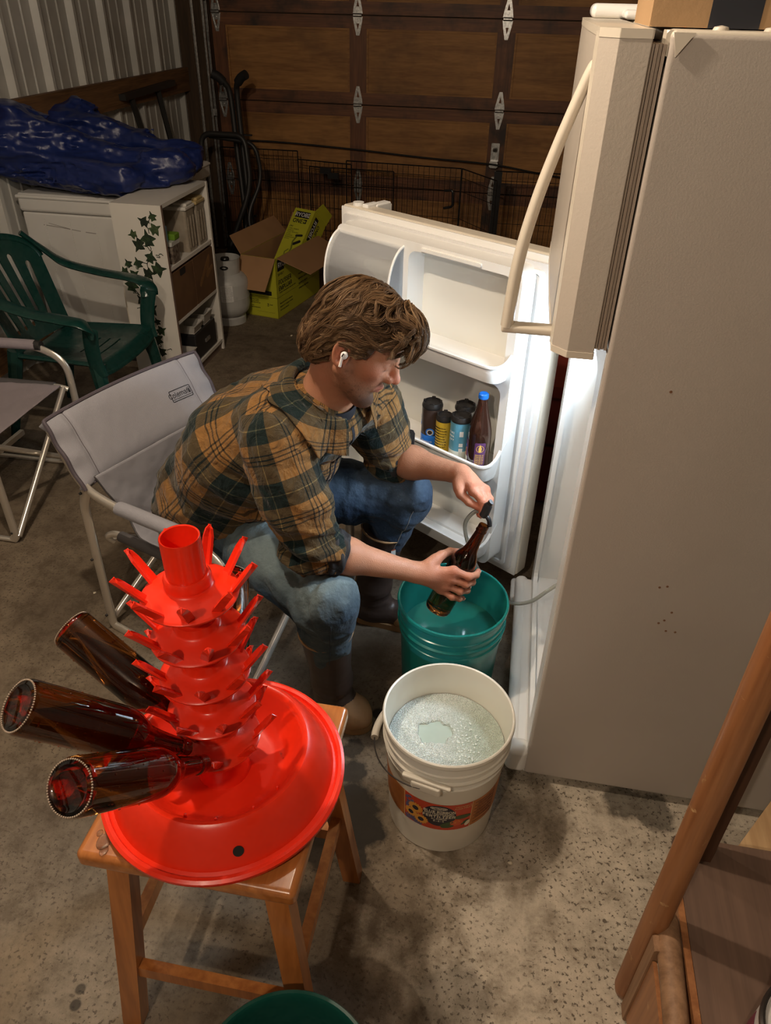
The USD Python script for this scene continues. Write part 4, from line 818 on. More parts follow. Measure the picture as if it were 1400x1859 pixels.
# ------------------------------------------------------------------ folding director chairs
m_alu = M('polished_aluminium', (0.74, 0.70, 0.63), 0.27, 0.72)
def cloth_mat(name, col, dark):
    return M(name, col, 0.85, bump=(420, 0.0005, 2), var=(3.0, dark, 0.45, 0.75), sheen_weight=0.1)
m_grey = cloth_mat('grey_canvas', (0.275, 0.275, 0.305), (0.24, 0.24, 0.268))
m_mauve = cloth_mat('mauve_canvas', (0.27, 0.235, 0.255), (0.235, 0.20, 0.22))
m_pipe = M('dark_piping', (0.075, 0.062, 0.075), 0.8); m_web = M('dark_webbing', (0.075, 0.07, 0.072), 0.8, bump=(600, .0004))
m_rubber = M('black_rubber', (0.02, 0.018, 0.017), 0.6)
def chair(label, mat, fab, logo):
    t = Thing('folding_chair', label, 'chair', mat=mat); P = lambda n, m, mt, s=35, **k: t.part(n, m, mt, s, local=True, **k)
    HW = .285
    for sy in (-1, 1):
        y = sy * HW
        pts = fillet([(-.070, y * .985, .745), (.034, y, .570), (.16, y, .546), (.455, y, .556), (.57, y, .50), (.575, y, .030), (.56, y, .012)], [0, .12, .1, .1, .16, .1, 0], 8)
        P('arm_tube', tube(pts, .0105, 14, ry=.0165, up=(0, 1, 0)), m_alu)
        P('rear_leg', tube(fillet([(.040, y * .97, .565), (.005, y * .97, .50), (.0, y * .97, .014), (.03, y * .97, .012), (.10, y * .97, .012)], [0, .04, .012, .01, 0], 6), .0105, 14, ry=.0185, up=(0, 1, 0)), m_alu)
        P('floor_runner', tube([(.08, y * .97, .012), (.57, y, .012)], .0105, 12), m_alu)
        P('arm_sleeve', tube([(.175, y, .552), (.20, y, .553), (.44, y, .560), (.455, y, .560)], [.019, .021, .021, .019], 16, ry=.021), fab)
        P('sleeve_end', tube([(.452, y, .560), (.476, y, .559)], [.0205, .019], 16), m_rubber)
        P('seat_rail', tube(fillet([(.055, y * .84, .36), (.045, y * .9, .385), (.075, y * .86, .40), (.54, y * .86, .405), (.57, y * .9, .39)], .02, 5), .0105, 12), m_alu)
        # crossing legs, front and rear
        P('cross_leg', tube([(.575 - .012 * sy, y, .03), (.545 - .012 * sy, -y * .86, .40)], .0115, 12), m_alu)
        P('cross_leg', tube([(.005 + .012 * sy, y * .96, .03), (.06 + .012 * sy, -y * .86, .39)], .0115, 12), m_alu)
        for (x, z) in ((.03, .555), (.002, .30), (.575, .30), (.57, .05), (.003, .07)):
            P('rivet', xf(lathe([(0, -.004), (.0045, -.003), (.004, .003), (0, .0045)], 10), Rx(-PI / 2 * sy), (x, y + sy * .011, z)), m_rubber)
    P('seat_brace', bar((.30, -HW * .9, .16), (.30, HW * .9, .16), .018, .022), m_alu, False)
    # padded back panel
    def back(u, v):
        y = (u - .5) * 2; s = v
        x = .058 - .112 * s - .030 * (1 - y * y); z = .575 + .188 * s
        puff = .014 * np.clip(1 - np.abs(y)**14, 0, 1) * np.clip(1 - np.abs(2 * s - 1)**6, 0, 1)
        seam = -.006 * (np.exp(-((np.abs(y) - .76) / .022)**2)) 
        P3 = np.stack([y * 5, s * 3, 0 * y], -1); wr = .006 * (meshkit.fbm(P3, 3, 4) - .5)
        wr = wr + .004 * np.sin(s * 16 + y * 6) * np.clip((np.abs(y) - .7) / .2, 0, 1)
        dx = puff + seam + wr
        return np.stack([x + dx * .87, y * (HW + .012), z + dx * .45], -1)
    P('backrest', grid(back, 60, 30, .026), fab, True)
    rim = [(u, 1.0) for u in np.linspace(0, 1, 40)] + [(1, v) for v in np.linspace(1, 0, 14)] ; rim2 = [(0, v) for v in np.linspace(1, 0, 14)]
    ev = lambda L: np.array([back(np.array(a), np.array(b)) for a, b in L])
    rr = ev(rim2[::-1] + rim[1:]); P('piping', tube(fillet(rr, .02, 3), .0062, 8), m_pipe)
    # lower sling from the back panel into the seat
    def sling(u, v):
        y = (u - .5) * 2; w = HW * (.90 - .18 * np.clip(v * 3, 0, 1) + .10 * np.clip(v * 3 - 1, 0, 1))
        x = np.interp(v, [0, .35, .5, 1], [.055, .105, .155, .555]); z = np.interp(v, [0, .35, .5, 1], [.60, .43, .395, .412]); sag = .035 * (1 - y * y) * np.sin(np.clip(v, 0, 1) * PI)
        P3 = np.stack([y * 4, v * 9, 0 * y + 3], -1); wr = .010 * (meshkit.fbm(P3, 3, 9) - .5)
        return np.stack([x - .6 * sag + wr, y * w, z - sag + wr], -1)
    P('seat', grid(sling, 40, 70, .005), fab, True)
    e1 = np.array([sling(np.array(0.002), np.array(v)) for v in np.linspace(0, 1, 40)]); P('seat_binding', tube(e1, .004, 6), m_web)
    e2 = np.array([sling(np.array(.998), np.array(v)) for v in np.linspace(0, 1, 40)]); P('seat_binding', tube(e2, .004, 6), m_web)
    for sy in (-1, 1): P('seat_sleeve', tube([(.10, sy * HW * .86, .398), (.52, sy * HW * .86, .404)], .0165, 12), m_web)
    # fold line under the panel
    fl_ = ev([(u, .045) for u in np.linspace(.06, .94, 30)]); P('fold_seam', tube(fl_ + V(.004, 0, -.004), .0026, 6), m_pipe)
    for s_ in (.12, .88): P('stitch_line', tube(ev([(s_, v) for v in np.linspace(.06, .97, 20)]) + V(.0004, 0, 0), .0011, 5), m_pipe)
    if logo:
        u0, v0 = .785, .50; o = back(np.array(u0), np.array(v0)); du = back(np.array(u0 + .02), np.array(v0)) - o; dv = back(np.array(u0), np.array(v0 + .05)) - o
        # the panel is seen from its front side: text reads along +y (to the far side)
        X, Y = nrm(du), nrm(dv); Z = np.cross(X, Y)
        off = .0125
        fr_ = rrect(-.042, -.019, .042, .019, .004).difference(rrect(-.0400, -.017, .0400, .017, .003)).union(sg.box(-.040, -.0125, .040, -.0112))
        def put(name, m):
            m = tess(m, .008); q = np.asarray(m.vertices); uu, vv = u0 + q[:, 0] / (2 * (HW + .012)), v0 + q[:, 1] / .219
            b0 = back(uu, vv); nn_ = np.cross(back(uu + 1e-3, vv) - b0, back(uu, vv + 1e-3) - b0); nn_ /= np.linalg.norm(nn_, axis=1, keepdims=True)
            P(name, TM(b0 + nn_ * (.0007 + q[:, 2:3] * .5), m.faces), m_ink, False)
        put('logo_frame', extr(fr_, .0008))
        put('logo_lettering', xf(text('Coleman', .0165, .0008, False, sx=.88), None, (-.008, .002, 0)))
        lan = unary_union([sg.box(-.004, -.008, .004, -.005), sg.Point(0, -.0015).buffer(.0045).difference(sg.Point(0, -.0015).buffer(.003)), sg.box(-.0025, .003, .0025, .006), sg.Point(0, .002).buffer(.0085).difference(sg.Point(0, .002).buffer(.0075)).intersection(sg.box(-.01, .004, .01, .02)), sg.Polygon([(-.002, -.004), (.002, -.004), (0, .001)])])
        put('logo_lantern', xf(extr(lan, .0008), None, (.033, .001, 0)))
    return t
f_ = V(.933, -.361, 0); w_ = V(.361, .933, 0)
def chmat(o, f): f = nrm(f); return T4(o, np.stack([f, V(-f[1], f[0], 0), V(0, 0, 1)], 1))
chair('grey canvas folding chair with printed lettering, the plaid-shirted person sitting on it', chmat((-1.083, 1.895, 0), f_), m_grey, True)
chair('mauve-grey canvas folding chair cut off by the left edge of the picture', chmat((-2.335, 2.28, 0), V(1, 0.0, 0)), m_mauve, False)

# ------------------------------------------------------------------ green plastic garden chair
m_gp = M('green_garden_plastic', (0.005, 0.036, 0.029), 0.32, rvar=(18, .2, .42), var2=(5, (0.016, 0.045, 0.037), .55, .85))
GM = chmat((-1.70, 2.935, 0), V(1, -.03, 0))
gc = Thing('garden_chair', 'dark green moulded plastic armchair in front of the white chest freezer', 'chair', mat=GM)
def seat_f(u, v):
    y = (u - .5) * 2; x = -.43 + .45 * v; w = .205 + .03 * v
    z = .415 + .012 * v - .018 * (1 - y * y) * (1 - .3 * v) - .05 * np.clip((v - .9) / .1, 0, 1)**2 + .01 * y**6
    return np.stack([x, y * w, z], -1)
# seat with slots: drawn flat, then draped
sp = rrect(0, 0, 1, 1, .08).difference(unary_union([sg.box(.30, .55 + .11 * k, .70, .572 + .11 * k) for k in range(3)]))
def drape(poly, fn, th, L=.05):
    m = tess(extr(poly, 1.0), L); v = np.asarray(m.vertices); p0 = np.asarray(fn(v[:, 0], v[:, 1])); e = 1e-3
    n = np.cross(np.asarray(fn(v[:, 0] + e, v[:, 1])) - p0, np.asarray(fn(v[:, 0], v[:, 1] + e)) - p0); n /= np.linalg.norm(n, axis=1, keepdims=True) + 1e-12
    return TM(p0 + n * ((v[:, 2:3] - .5) * th), m.faces)
gc.part('seat', drape(sp, seat_f, .007), m_gp, 40, local=True)
def back_f(u, v):
    y = (u - .5) * 2; w = .205 + .03 * v; x = -.42 - .16 * v + .055 * y * y * (.4 + .6 * v); z = .42 + .43 * v
    return np.stack([x, -y * w, z], -1)
arch = sg.Polygon([(0, 0), (1, 0), (1, .55)] + [(.5 + .5 * math.cos(a), .70 + .30 * math.sin(a)) for a in np.linspace(-.1, PI + .1, 30)] + [(0, .55)])
slots = unary_union([sg.LineString([(.5 + k * .145, .16), (.5 + k * .165, .82 - .035 * k * k)]).buffer(.030) for k in (-2, -1, 0, 1, 2)])
gc.part('backrest', drape(arch.difference(slots), back_f, .007), m_gp, 40, local=True)
bev = lambda u, v: back_f(np.array(u), np.array(v))
rimp = np.array([bev(.5 + .5 * math.cos(a), .70 + .30 * math.sin(a)) for a in np.linspace(0.05, PI - .05, 30)])
gc.part('back_rim', tube(rimp, .010, 10, ry=.016), m_gp, 40, local=True)
for sy in (-1, 1):
    arm = smooth_path([bev(.5 - sy * .40, .97), bev(.5 - sy * .50, .78) + V(.02, sy * .008, 0), V(-.40, sy * .268, .690), V(-.24, sy * .286, .655), V(-.08, sy * .288, .640), V(-.005, sy * .275, .622), V(.012, sy * .262, .57)], 7)
    n = len(arm); gc.part('armrest', tube(arm, np.interp(np.linspace(0, 1, n), [0, .3, .7, 1], [.012, .012, .013, .016]), 12, ry=np.interp(np.linspace(0, 1, n), [0, .3, .7, 1], [.022, .038, .042, .040]), up=(0, 0, 1)), m_gp, 50, local=True)
    gc.part('arm_support', tube(smooth_path([(.012, sy * .262, .60), (-.005, sy * .250, .52), (-.01, sy * .238, .44), (.0, sy * .232, .38)], 6), .014, 12, ry=.036, up=(0, 1, 0)), m_gp, 50, local=True)
    gc.part('leg', tube([(-.02, sy * .215, .42), (-.002, sy * .235, .30), (.02, sy * .262, 0)], [.038, .030, .020], 8, ry=[.034, .026, .016]), m_gp, 30, local=True)
    gc.part('leg', tube([(-.42, sy * .195, .44), (-.46, sy * .215, .25), (-.52, sy * .235, 0)], [.034, .028, .020], 8, ry=[.034, .026, .016]), m_gp, 30, local=True)
gc.part('seat_rim', tube(np.array([seat_f(np.array(u), np.array(v)) for u, v in [(0, s) for s in np.linspace(.05, .95, 10)] + [(s, .985) for s in np.linspace(.05, .95, 12)] + [(1, s) for s in np.linspace(.95, .05, 10)]]) - V(0, 0, .008), .010, 8, ry=.013), m_gp, 40, local=True)
# ------------------------------------------------------------------ chest freezer
m_frz = M('freezer_white_steel', (0.66, 0.65, 0.62), 0.35, var2=(3, (0.56, 0.54, 0.5), .5, .8)); m_scuff = M('grey_scuff', (0.30, 0.28, 0.26), 0.8)
X1, Y0_, Y1_ = -1.985, 3.655, 4.75
cf = Thing('chest_freezer', 'white chest freezer along the steel wall with a blue tarp on its lid', 'freezer', loc=(-2.28, 4.2, 0))
cf.part('body', cbox((-2.56, Y0_, .06), (X1, Y1_, .795), .012, 3), m_frz, 30)
for x in (-2.44, -2.30, -2.16): cf.part('pressed_seam', cbox((x - .003, Y0_ - .003, .08), (x + .003, Y0_ + .003, .77), .002), m_frz, False)
cf.part('corner_trim', cbox((X1 - .035, Y0_ - .004, .06), (X1 + .003, Y0_ + .03, .795), .01, 2), m_frz, 30)
lidp = sg.Polygon([(Y0_ - .012, .792), (Y1_ + .01, .792), (Y1_ + .01, .87), (Y1_ - .01, .888), (Y0_ + .02, .888), (Y0_ - .012, .872)])
lid_ = cf.part('lid', cbox((-2.565, Y0_ - .012, .797), (X1 + .03, Y1_ + .01, .888), .018, 3), m_frz, 30)
cf.part('lid_rim', cbox((-2.57, Y0_ - .018, .862), (X1 + .034, Y1_ + .012, .880), .008, 2), m_frz, 30, parent=lid_)
cf.part('lid_handle', cbox((X1 + .025, Y0_ + .06, .80), (X1 + .046, Y0_ + .30, .855), .01, 2), m_frz, 30, parent=lid_)
cf.part('handle_recess', cbox((X1 + .028, Y0_ + .10, .806), (X1 + .048, Y0_ + .26, .826), .004), m_hole, False, parent=lid_)
cf.part('plinth', cbox((-2.54, Y0_ + .03, 0), (X1 - .03, Y1_ - .03, .065), .004), m_black, False)
sc_ = [sg.LineString([(-2.45, .735), (-2.36, .728), (-2.25, .715)]).buffer(.0018), sg.LineString([(-2.42, .745), (-2.30, .722)]).buffer(.0012), sg.LineString([(-2.22, .712), (-2.16, .708)]).buffer(.002)]
cf.part('scuff_mark', extr(unary_union(sc_), .0008, np.array([[1, 0, 0], [0, 0, -1], [0, 1, 0.]]), (0, Y0_ - .0002, 0)), m_scuff, False)
single('power_cord', tube(smooth_path([(-1.955, 3.60, .70), (-1.965, 3.54, .62), (-1.970, 3.50, .50), (-1.96, 3.47, .40), (-1.95, 3.46, .02)], 8), .005, 8), m_frplastic, 'pale cord looping down between the chest freezer and the ivy-painted shelf', 'cord', smooth=True)

# ------------------------------------------------------------------ blue tarp, folded and piled
m_tarp = M('blue_tarp', (0.010, 0.022, 0.115), 0.36, bump=(300, 0.0004, 2), var=(7, (0.008, 0.018, 0.10), .4, .7))
def tarp_sdf(p):
    d = None
    for a, b, ra, rb, k in [((-2.55, 3.75, 1.10), (-2.2, 3.78, .985), .19, .12, .1), ((-2.2, 3.78, .985), (-1.92, 3.86, .985), .12, .085, .1), ((-1.95, 3.72, .985), (-1.78, 3.86, 1.0), .075, .085, .05), ((-2.5, 4.2, 1.08), (-2.1, 4.2, 1.0), .17, .11, .1), ((-2.1, 4.2, 1.0), (-1.80, 4.12, 1.0), .11, .07, .1), ((-1.84, 3.95, 1.02), (-1.76, 4.06, 1.01), .07, .055, .03), ((-2.4, 3.70, .99), (-1.95, 3.62, .975), .08, .075, .05)]:
        e = cone(p, a, b, ra, rb); d = e if d is None else smin(d, e, k * .6)
    q = p * V(1, 1, 1.6)
    fold = .016 * np.sin((p[:, 0] * 1.5 + p[:, 1] * 9 + p[:, 2] * 14) * 2.2 + 5 * meshkit.noise(q * 5, 3)) + .045 * (np.abs(meshkit.noise(q * V(5, 11, 12), 5) - .5) - .2) + .032 * (np.abs(meshkit.noise(q * V(16, 24, 24), 8) - .5) - .2) + .02 * (np.abs(meshkit.noise(q * V(34, 40, 40), 18) - .5) - .2)
    d = d + fold * .9
    base = np.maximum(.893 - p[:, 2], np.where(p[:, 0] > -1.95, .936 - p[:, 2], -1))
    return np.maximum(d, base)
tm_ = surf(tarp_sdf, (-2.61, 3.45, .88), (-1.62, 4.5, 1.4), .0095)
single('blue_tarp', relax(tm_, 1), m_tarp, 'crumpled blue plastic tarp heaped on the chest freezer and shelf top', 'tarp', smooth=50)

# ------------------------------------------------------------------ white shelf with painted ivy
m_shelf = M('white_shelf_paint', (0.68, 0.655, 0.60), 0.42, var2=(3, (0.62, 0.59, 0.53), .5, .8)); m_edge = M('shelf_edge_brown', (0.20, 0.14, 0.11), 0.6)
SX0, SX1, SY0, SY1, SHT = -1.915, -1.664, 3.400, 3.985, .928
sh = Thing('shelf_unit', 'low white shelf unit with green ivy painted on its end panel', 'shelf', loc=((SX0 + SX1) / 2, (SY0 + SY1) / 2, 0))
sh.part('end_panel', cbox((SX0, SY0, 0), (SX1, SY0 + .018, SHT), .002), m_shelf, False)
sh.part('panel_edge', cbox((SX1 - .001, SY0 + .001, 0), (SX1 + .0015, SY0 + .017, SHT), .0006), m_edge, False)
sh.part('end_panel', cbox((SX0, SY1 - .018, 0), (SX1, SY1, SHT), .002), m_shelf, False)
for z in (.045, .345, .615, SHT - .018): sh.part('board', cbox((SX0, SY0 + .018, z), (SX1 - .004, SY1 - .018, z + .018), .002), m_shelf, False)
sh.part('back_panel', cbox((SX0 - .004, SY0, .02), (SX0, SY1, SHT), .001), m_shelf, False)
sh.part('kick_board', cbox((SX1 - .03, SY0 + .018, 0), (SX1 - .015, SY1 - .018, .045), .001), m_edge, False)
m_ivy = [M(f'ivy_{k}', c, 0.6, var=(60, d, .45, .6)) for k, (c, d) in enumerate([((0.012, 0.026, 0.012), (0.03, 0.06, 0.02)), ((0.008, 0.016, 0.009), (0.02, 0.035, 0.014)), ((0.03, 0.055, 0.018), (0.07, 0.10, 0.04))])]
def ivy_leaf(s, rot):
    P = [(0, -.46), (.30, -.52), (.22, -.22), (.56, -.10), (.26, .12), (.10, .20), (0, .56), (-.12, .20), (-.28, .14), (-.54, -.06), (-.24, -.22), (-.32, -.5)]
    return affinity.rotate(affinity.scale(sg.Polygon(P).buffer(.03, quad_segs=2), s, s, origin=(0, 0)), rot, origin=(0, 0))
# leaves: (px across, px down) in the end panel, traced to metres across/up
def pan_xy(u, v):    # u, v in a 697 x 1859 picture of the panel -> metres on the end panel
    y = v / 1859; z = SHT - .012 - (v - 60) * .000428
    xl = (10 + (v - 60) * .17) ; xr = 510 + (v - 60) * .142; return SX0 + (u - xl) / (xr - xl) * (SX1 - SX0), z
IV = [(428, 145, 78, 20, 0), (340, 205, 95, 60, 1), (462, 280, 105, -60, 2), (235, 355, 78, 100, 2), (385, 385, 135, 10, 0), (295, 475, 115, 150, 1), (420, 590, 105, -20, 0), (292, 665, 92, 20, 0), (193, 680, 76, 30, 0), (505, 725, 130, -80, 0), (155, 775, 72, 110, 0), (262, 805, 98, -50, 0), (390, 790, 108, 130, 1), (235, 925, 125, -10, 0),
      (335, 1098, 100, 40, 1), (445, 1205, 115, -50, 0), (375, 1305, 95, 150, 1), (495, 1345, 68, 20, 1), (430, 1410, 80, 40, 1), (545, 1455, 95, -60, 0), (495, 1560, 120, 30, 1), (550, 1720, 95, 30, 1)]
for u, v, s, r, k in IV:
    x, z = pan_xy(u, v); lf = ivy_leaf(s * .00053, r)
    sh.part('ivy_leaf', extr(lf, .0007, np.array([[1, 0, 0], [0, 0, -1], [0, 1, 0.]]), (x, SY0 - .0001, z)), m_ivy[k], False)
ST = [[(410, 170), (395, 200), (405, 225)], [(365, 250), (390, 280), (400, 330)], [(275, 385), (310, 410)], [(345, 470), (385, 480), (410, 520)], [(395, 455), (420, 490), (418, 525)], [(470, 565), (500, 570), (510, 590), (480, 585)], [(500, 555), (520, 548), (540, 565)], [(405, 630), (385, 670), (400, 735)], [(340, 660), (380, 668)], [(275, 700), (280, 735), (300, 738)], [(445, 768), (468, 755)], [(430, 825), (450, 890)], [(185, 715), (185, 760)], [(185, 810), (215, 840)], [(235, 835), (230, 870)], [(275, 990), (315, 1045)], [(250, 1020), (290, 1025), (305, 1045)], [(370, 1065), (395, 1065), (410, 1080)], [(385, 1045), (405, 1035), (425, 1045)], [(335, 1150), (335, 1200), (370, 1255)], [(295, 1205), (335, 1195), (380, 1245)], [(425, 1250), (415, 1275)], [(425, 1330), (455, 1375)], [(480, 1375), (485, 1415)], [(460, 1450), (495, 1490)], [(510, 1480), (495, 1510)], [(475, 1640), (505, 1640), (540, 1670)], [(515, 1620), (540, 1640), (545, 1665)], [(605, 1700), (640, 1680), (650, 1695)], [(545, 1770), (525, 1795)]]
for s in ST:
    q = smooth_path([(*pan_xy(u, v), 0) for u, v in s], 4); 
    sh.part('ivy_stem', extr(sg.LineString(q[:, :2]).buffer(.0017), .0007, np.array([[1, 0, 0], [0, 0, -1], [0, 1, 0.]]), (0, SY0 - .0001, 0)), m_ivy[1], False)

# things on the shelf
m_tub = M('frosted_plastic', (0.50, 0.44, 0.35), 0.35, transmission_weight=0.35, var2=(20, (0.40, 0.33, 0.25), .4, .7)); m_tublid = M('cream_lid', (0.66, 0.60, 0.48), 0.4)
def tub(label, y, lidm):
    t = Thing('food_container', label, 'container', loc=(-1.775, y, .634))
    t.part('tub_body', extr(rrect(-.095, -.056, .095, .056, .015), .205, None), m_tub, 30, local=True)
    t.part('ribs', cat(*[cbox((.094, yy - .004, .02), (.098, yy + .004, .17), .002) for yy in (-.035, 0, .035)]), m_tub, False, local=True)
    l = t.part('tub_lid', cbox((-.10, -.060, .203), (.10, .060, .222), .006, 2), lidm, 30, local=True)
    t.part('pour_flap', cbox((.02, -.04, .220), (.098, .04, .236), .006, 2), lidm, 30, local=True, parent=l)
tub('frosted dry food container with a white flip lid on the upper shelf', 3.755, m_shelf)
tub('frosted dry food container with a yellowed lid at the far end of the upper shelf', 3.893, M('yellow_lid', (0.50, 0.38, 0.18), .45))
j = Thing('small_jar', 'small clear jar of odds and ends with a bright green lid, upper shelf', 'jar', loc=(-1.715, 3.53, .634))
j.part('jar_body', extr(rrect(-.04, -.045, .04, .045, .012), .085), M('cloudy_jar', (0.34, 0.28, 0.22), .25, transmission_weight=.4, var=(50, (.12, .09, .07), .45, .6)), 30, local=True)
j.part('jar_lid', cbox((-.042, -.047, .085), (.042, .047, .105), .004), M('pale_lid', (.5, .5, .46), .5), False, local=True)
j.part('green_clip', cbox((-.02, -.01, .105), (.045, .05, .135), .006, 2), M('lime_plastic', (0.13, 0.26, 0.02), .45), 30, local=True)
single('blue_carton', cbox((-1.735, 3.475, .7395), (-1.700, 3.51, .812), .004), M('pale_blue_card', (0.22, 0.36, 0.50), .6), 'small pale blue carton standing on the jar with the green lid', 'carton', smooth=False)
m_bin = M('brown_fibre_bin', (0.15, 0.075, 0.032), .75, var=(9, (0.11, 0.052, 0.022), .4, .7), bump=(90, .0006))
for i, (ya, yb, lb) in enumerate([(3.425, 3.685, 'plain brown board storage bin, nearer of the two on the middle shelf'), (3.69, 3.96, 'brown storage bin with shiny tape, farther of the two on the middle shelf')]):
    t = Thing('storage_bin', lb, 'box', loc=(-1.78, (ya + yb) / 2, .363))
    t.part('bin_body', cbox((-1.90, ya, .3635), (-1.668, yb, .600), .005), m_bin, False)
    if i: t.part('packing_tape', extr(sg.LineString([(3.76, .45), (3.90, .56), (3.86, .47), (3.93, .50)]).buffer(.012), .0006, np.array([[0, 0, 1], [1, 0, 0], [0, 1, 0.]]), (-1.6682, 0, 0)), M('tape_brown', (0.25, 0.13, 0.05), .25), False)
    else: t.part('finger_notch', extr(rrect(3.52, .565, 3.59, .6001, .01), .0006, np.array([[0, 0, 1], [1, 0, 0], [0, 1, 0.]]), (-1.6682, 0, 0)), m_hole, False)
bb = Thing('black_case', 'black plastic case on the bottom shelf under the pale trays', 'case', loc=(-1.78, 3.76, .063))
bb.part('case_body', cbox((-1.90, 3.62, .0635), (-1.675, 3.91, .215), .01, 2), m_black, 30); bb.part('case_latch', cbox((-1.676, 3.74, .13), (-1.668, 3.80, .15), .003), m_galv, False)
m_paper = M('paper_tray', (0.48, 0.46, 0.42), .6)
def tray_(name, label, x, y, z, w, d, h):
    t = Thing(name, label, 'tray', loc=(x, y, z)); o = sg.box(-d, -w, d, w); 
    m = extr(o.buffer(-.01), .003); walls = [bar((sx * (d - .008), -w + .008, .002), (sx * (d - .008), w - .008, .002), .004, 0.001) for sx in (-1, 1)]
    v = []
    for k, (zz, off) in enumerate(((0, .012), (h, 0), (h, .003), (.003, .014))): v += [(sx * (d - off), sy * (w - off), zz) for sx, sy in ((-1, -1), (1, -1), (1, 1), (-1, 1))]
    f = [[i * 4 + k, i * 4 + (k + 1) % 4, (i + 1) * 4 + (k + 1) % 4, (i + 1) * 4 + k] for i in range(3) for k in range(4)]
    t.part('tray_body', cat(TM(v, quads(f)), m), m_paper, False, local=True); t.part('tray_lip', extr(sg.box(-d - .004, -w - .004, d + .004, w + .004).difference(sg.box(-d + .002, -w + .002, d - .002, w - .002)), .003, None, (0, 0, h)), m_paper, False, local=True)
tray_('food_tray', 'pale tray resting nearer on top of the black case', -1.735, 3.68, .2155, .06, .06, .045)
tray_('food_tray', 'pale tray resting farther back on top of the black case', -1.735, 3.82, .2155, .055, .06, .06)
tray_('food_tray', 'pale tray on the bottom shelf board beside the black case', -1.73, 3.53, .0635, .07, .06, .09)

# ------------------------------------------------------------------ propane cylinder
m_tank = M('tank_grey_paint', (0.47, 0.47, 0.45), .42, bump=(60, .0004), var2=(6, (0.32, 0.31, 0.29), .5, .75))
pt = Thing('propane_cylinder', 'grey propane cylinder with printed label between the shelf and the yellow carton', 'gas cylinder', loc=(-1.785, 4.42, 0))
R_ = .132
pt.part('foot_ring', lathe([(.095, 0), (.10, 0), (.10, .04), (.092, .05), (.092, .0)], 40), m_tank, 30, local=True)
pr = [(0, .035), (.06, .038), (.10, .055), (.125, .085)] + [(R_, .12), (R_, .165), (R_ + .002, .168), (R_ + .002, .174), (R_, .177), (R_, .25)] + [(R_ * math.cos(a), .25 + .085 * math.sin(a)) for a in np.linspace(.15, 1.35, 9)] + [(.03, .336), (.025, .35), (0, .35)]
pt.part('tank_body', lathe(pr, 56), m_tank, 35, local=True)
col = lathe([(.085, .31), (.090, .40), (.092, .405), (.088, .405), (.082, .315)], 40, math.radians(-150), math.radians(150))
pt.part('collar', col, m_tank, 30, local=True)
pt.part('collar_slot', wrap(extr(affinity.scale(sg.Point(0, 0).buffer(1), .025, .012), .001), .0885, .362, math.radians(-75), .001), m_hole, False, local=True)
vv = pt.part('valve', cat(lathe([(0, .34), (.016, .34), (.016, .385), (0, .385)], 16)), M('brass', (.5, .36, .12), .35, .9), 30, local=True)
pt.part('valve_knob', lathe([(0, .385), (.026, .387), (.028, .395), (.024, .403), (0, .405)], 12), m_black, 30, local=True, parent=vv)
lab = pt.part('paper_label', wrap(tess(extr(sg.box(-.038, -.05, .038, .05), .0005), .012), R_ + .002, .215, math.radians(-72), .0004), m_inkw, False, local=True)
for k in range(9): pt.part('label_text', wrap(text('PROPANE UN1075 DANGER'[k % 3: 15 + k % 6], .0045, .0003), R_ + .002, .255 - k * .010, math.radians(-72), .0011), m_ink, False, local=True, parent=lab)

# ------------------------------------------------------------------ yellow printed carton with a long box in it
m_yel = M('lime_yellow_card', (0.50, 0.50, 0.030), .5, var2=(4, (.44, .44, .026), .45, .8)); m_kraft = M('kraft_card', (0.38, 0.21, 0.098), .8, var=(5, (0.33, 0.18, 0.08), .4, .7), bump=(150, .0004)); m_pblk = M('print_black', (0.013, 0.013, 0.012), .5)
A0 = V(-1.493, 4.515, 0); ex = nrm(V(-.232, .045, 0)); ey = nrm(V(.145, .55, 0)); ey = nrm(ey - ex * (ey @ ex)); BWd, BL, BH = .245, .62, .385
RB = np.stack([-ex, ey, V(0, 0, 1)], 1)                 # local x to the right (front edge runs from left to the corner), y away
OB = A0 + ex * BWd                                       # left front corner
bxm = T4(OB, RB)
ca = Thing('yellow_carton', 'open lime-yellow printed carton with brown flaps beside the propane cylinder', 'box', mat=bxm)
wt = .004
def wall2(name, lo, hi): return ca.part(name, cbox(lo, hi, .0015), m_yel, False, local=True)
ca.part('front_wall', cbox((0, 0, 0), (BWd, wt, BH), .001), m_yel, False, local=True); sd = ca.part('side_wall', cbox((BWd - wt, 0, 0), (BWd, BL, BH), .001), m_yel, False, local=True)
ca.part('side_wall', cbox((0, 0, 0), (wt, BL, BH), .001), m_yel, False, local=True); ca.part('back_wall', cbox((0, BL - wt, 0), (BWd, BL, BH), .001), m_yel, False, local=True); ca.part('floor_board', cbox((0, 0, 0), (BWd, BL, wt), .001), m_kraft, False, local=True)
ca.part('inner_lining', cat(cbox((BWd - wt - .001, wt, .005), (BWd - wt, BL - wt, BH), .0003), cbox((wt, wt, .005), (wt + .001, BL - wt, BH), .0003), cbox((wt, BL - wt - .001, .005), (BWd - wt, BL - wt, BH), .0003), cbox((wt, wt, .005), (BWd - wt, wt + .001, BH), .0003)), m_kraft, False, local=True)
def flap(name, a, b, dirv, L, skew=0.0):
    a, b, d = V(*a), V(*b), nrm(V(*dirv)); e = nrm(b - a); q = [a, b, b + d * L - e * skew, a + d * L + e * skew]; n = nrm(np.cross(e, d)) * .004
    v = np.vstack([q, np.array(q) + n]); m = hull(v); ca.part(name, m, m_kraft, False, local=True)
flap('flap', (0, -.001, BH), (BWd, -.001, BH), (-.0, -.62, -.78), .215, .012)
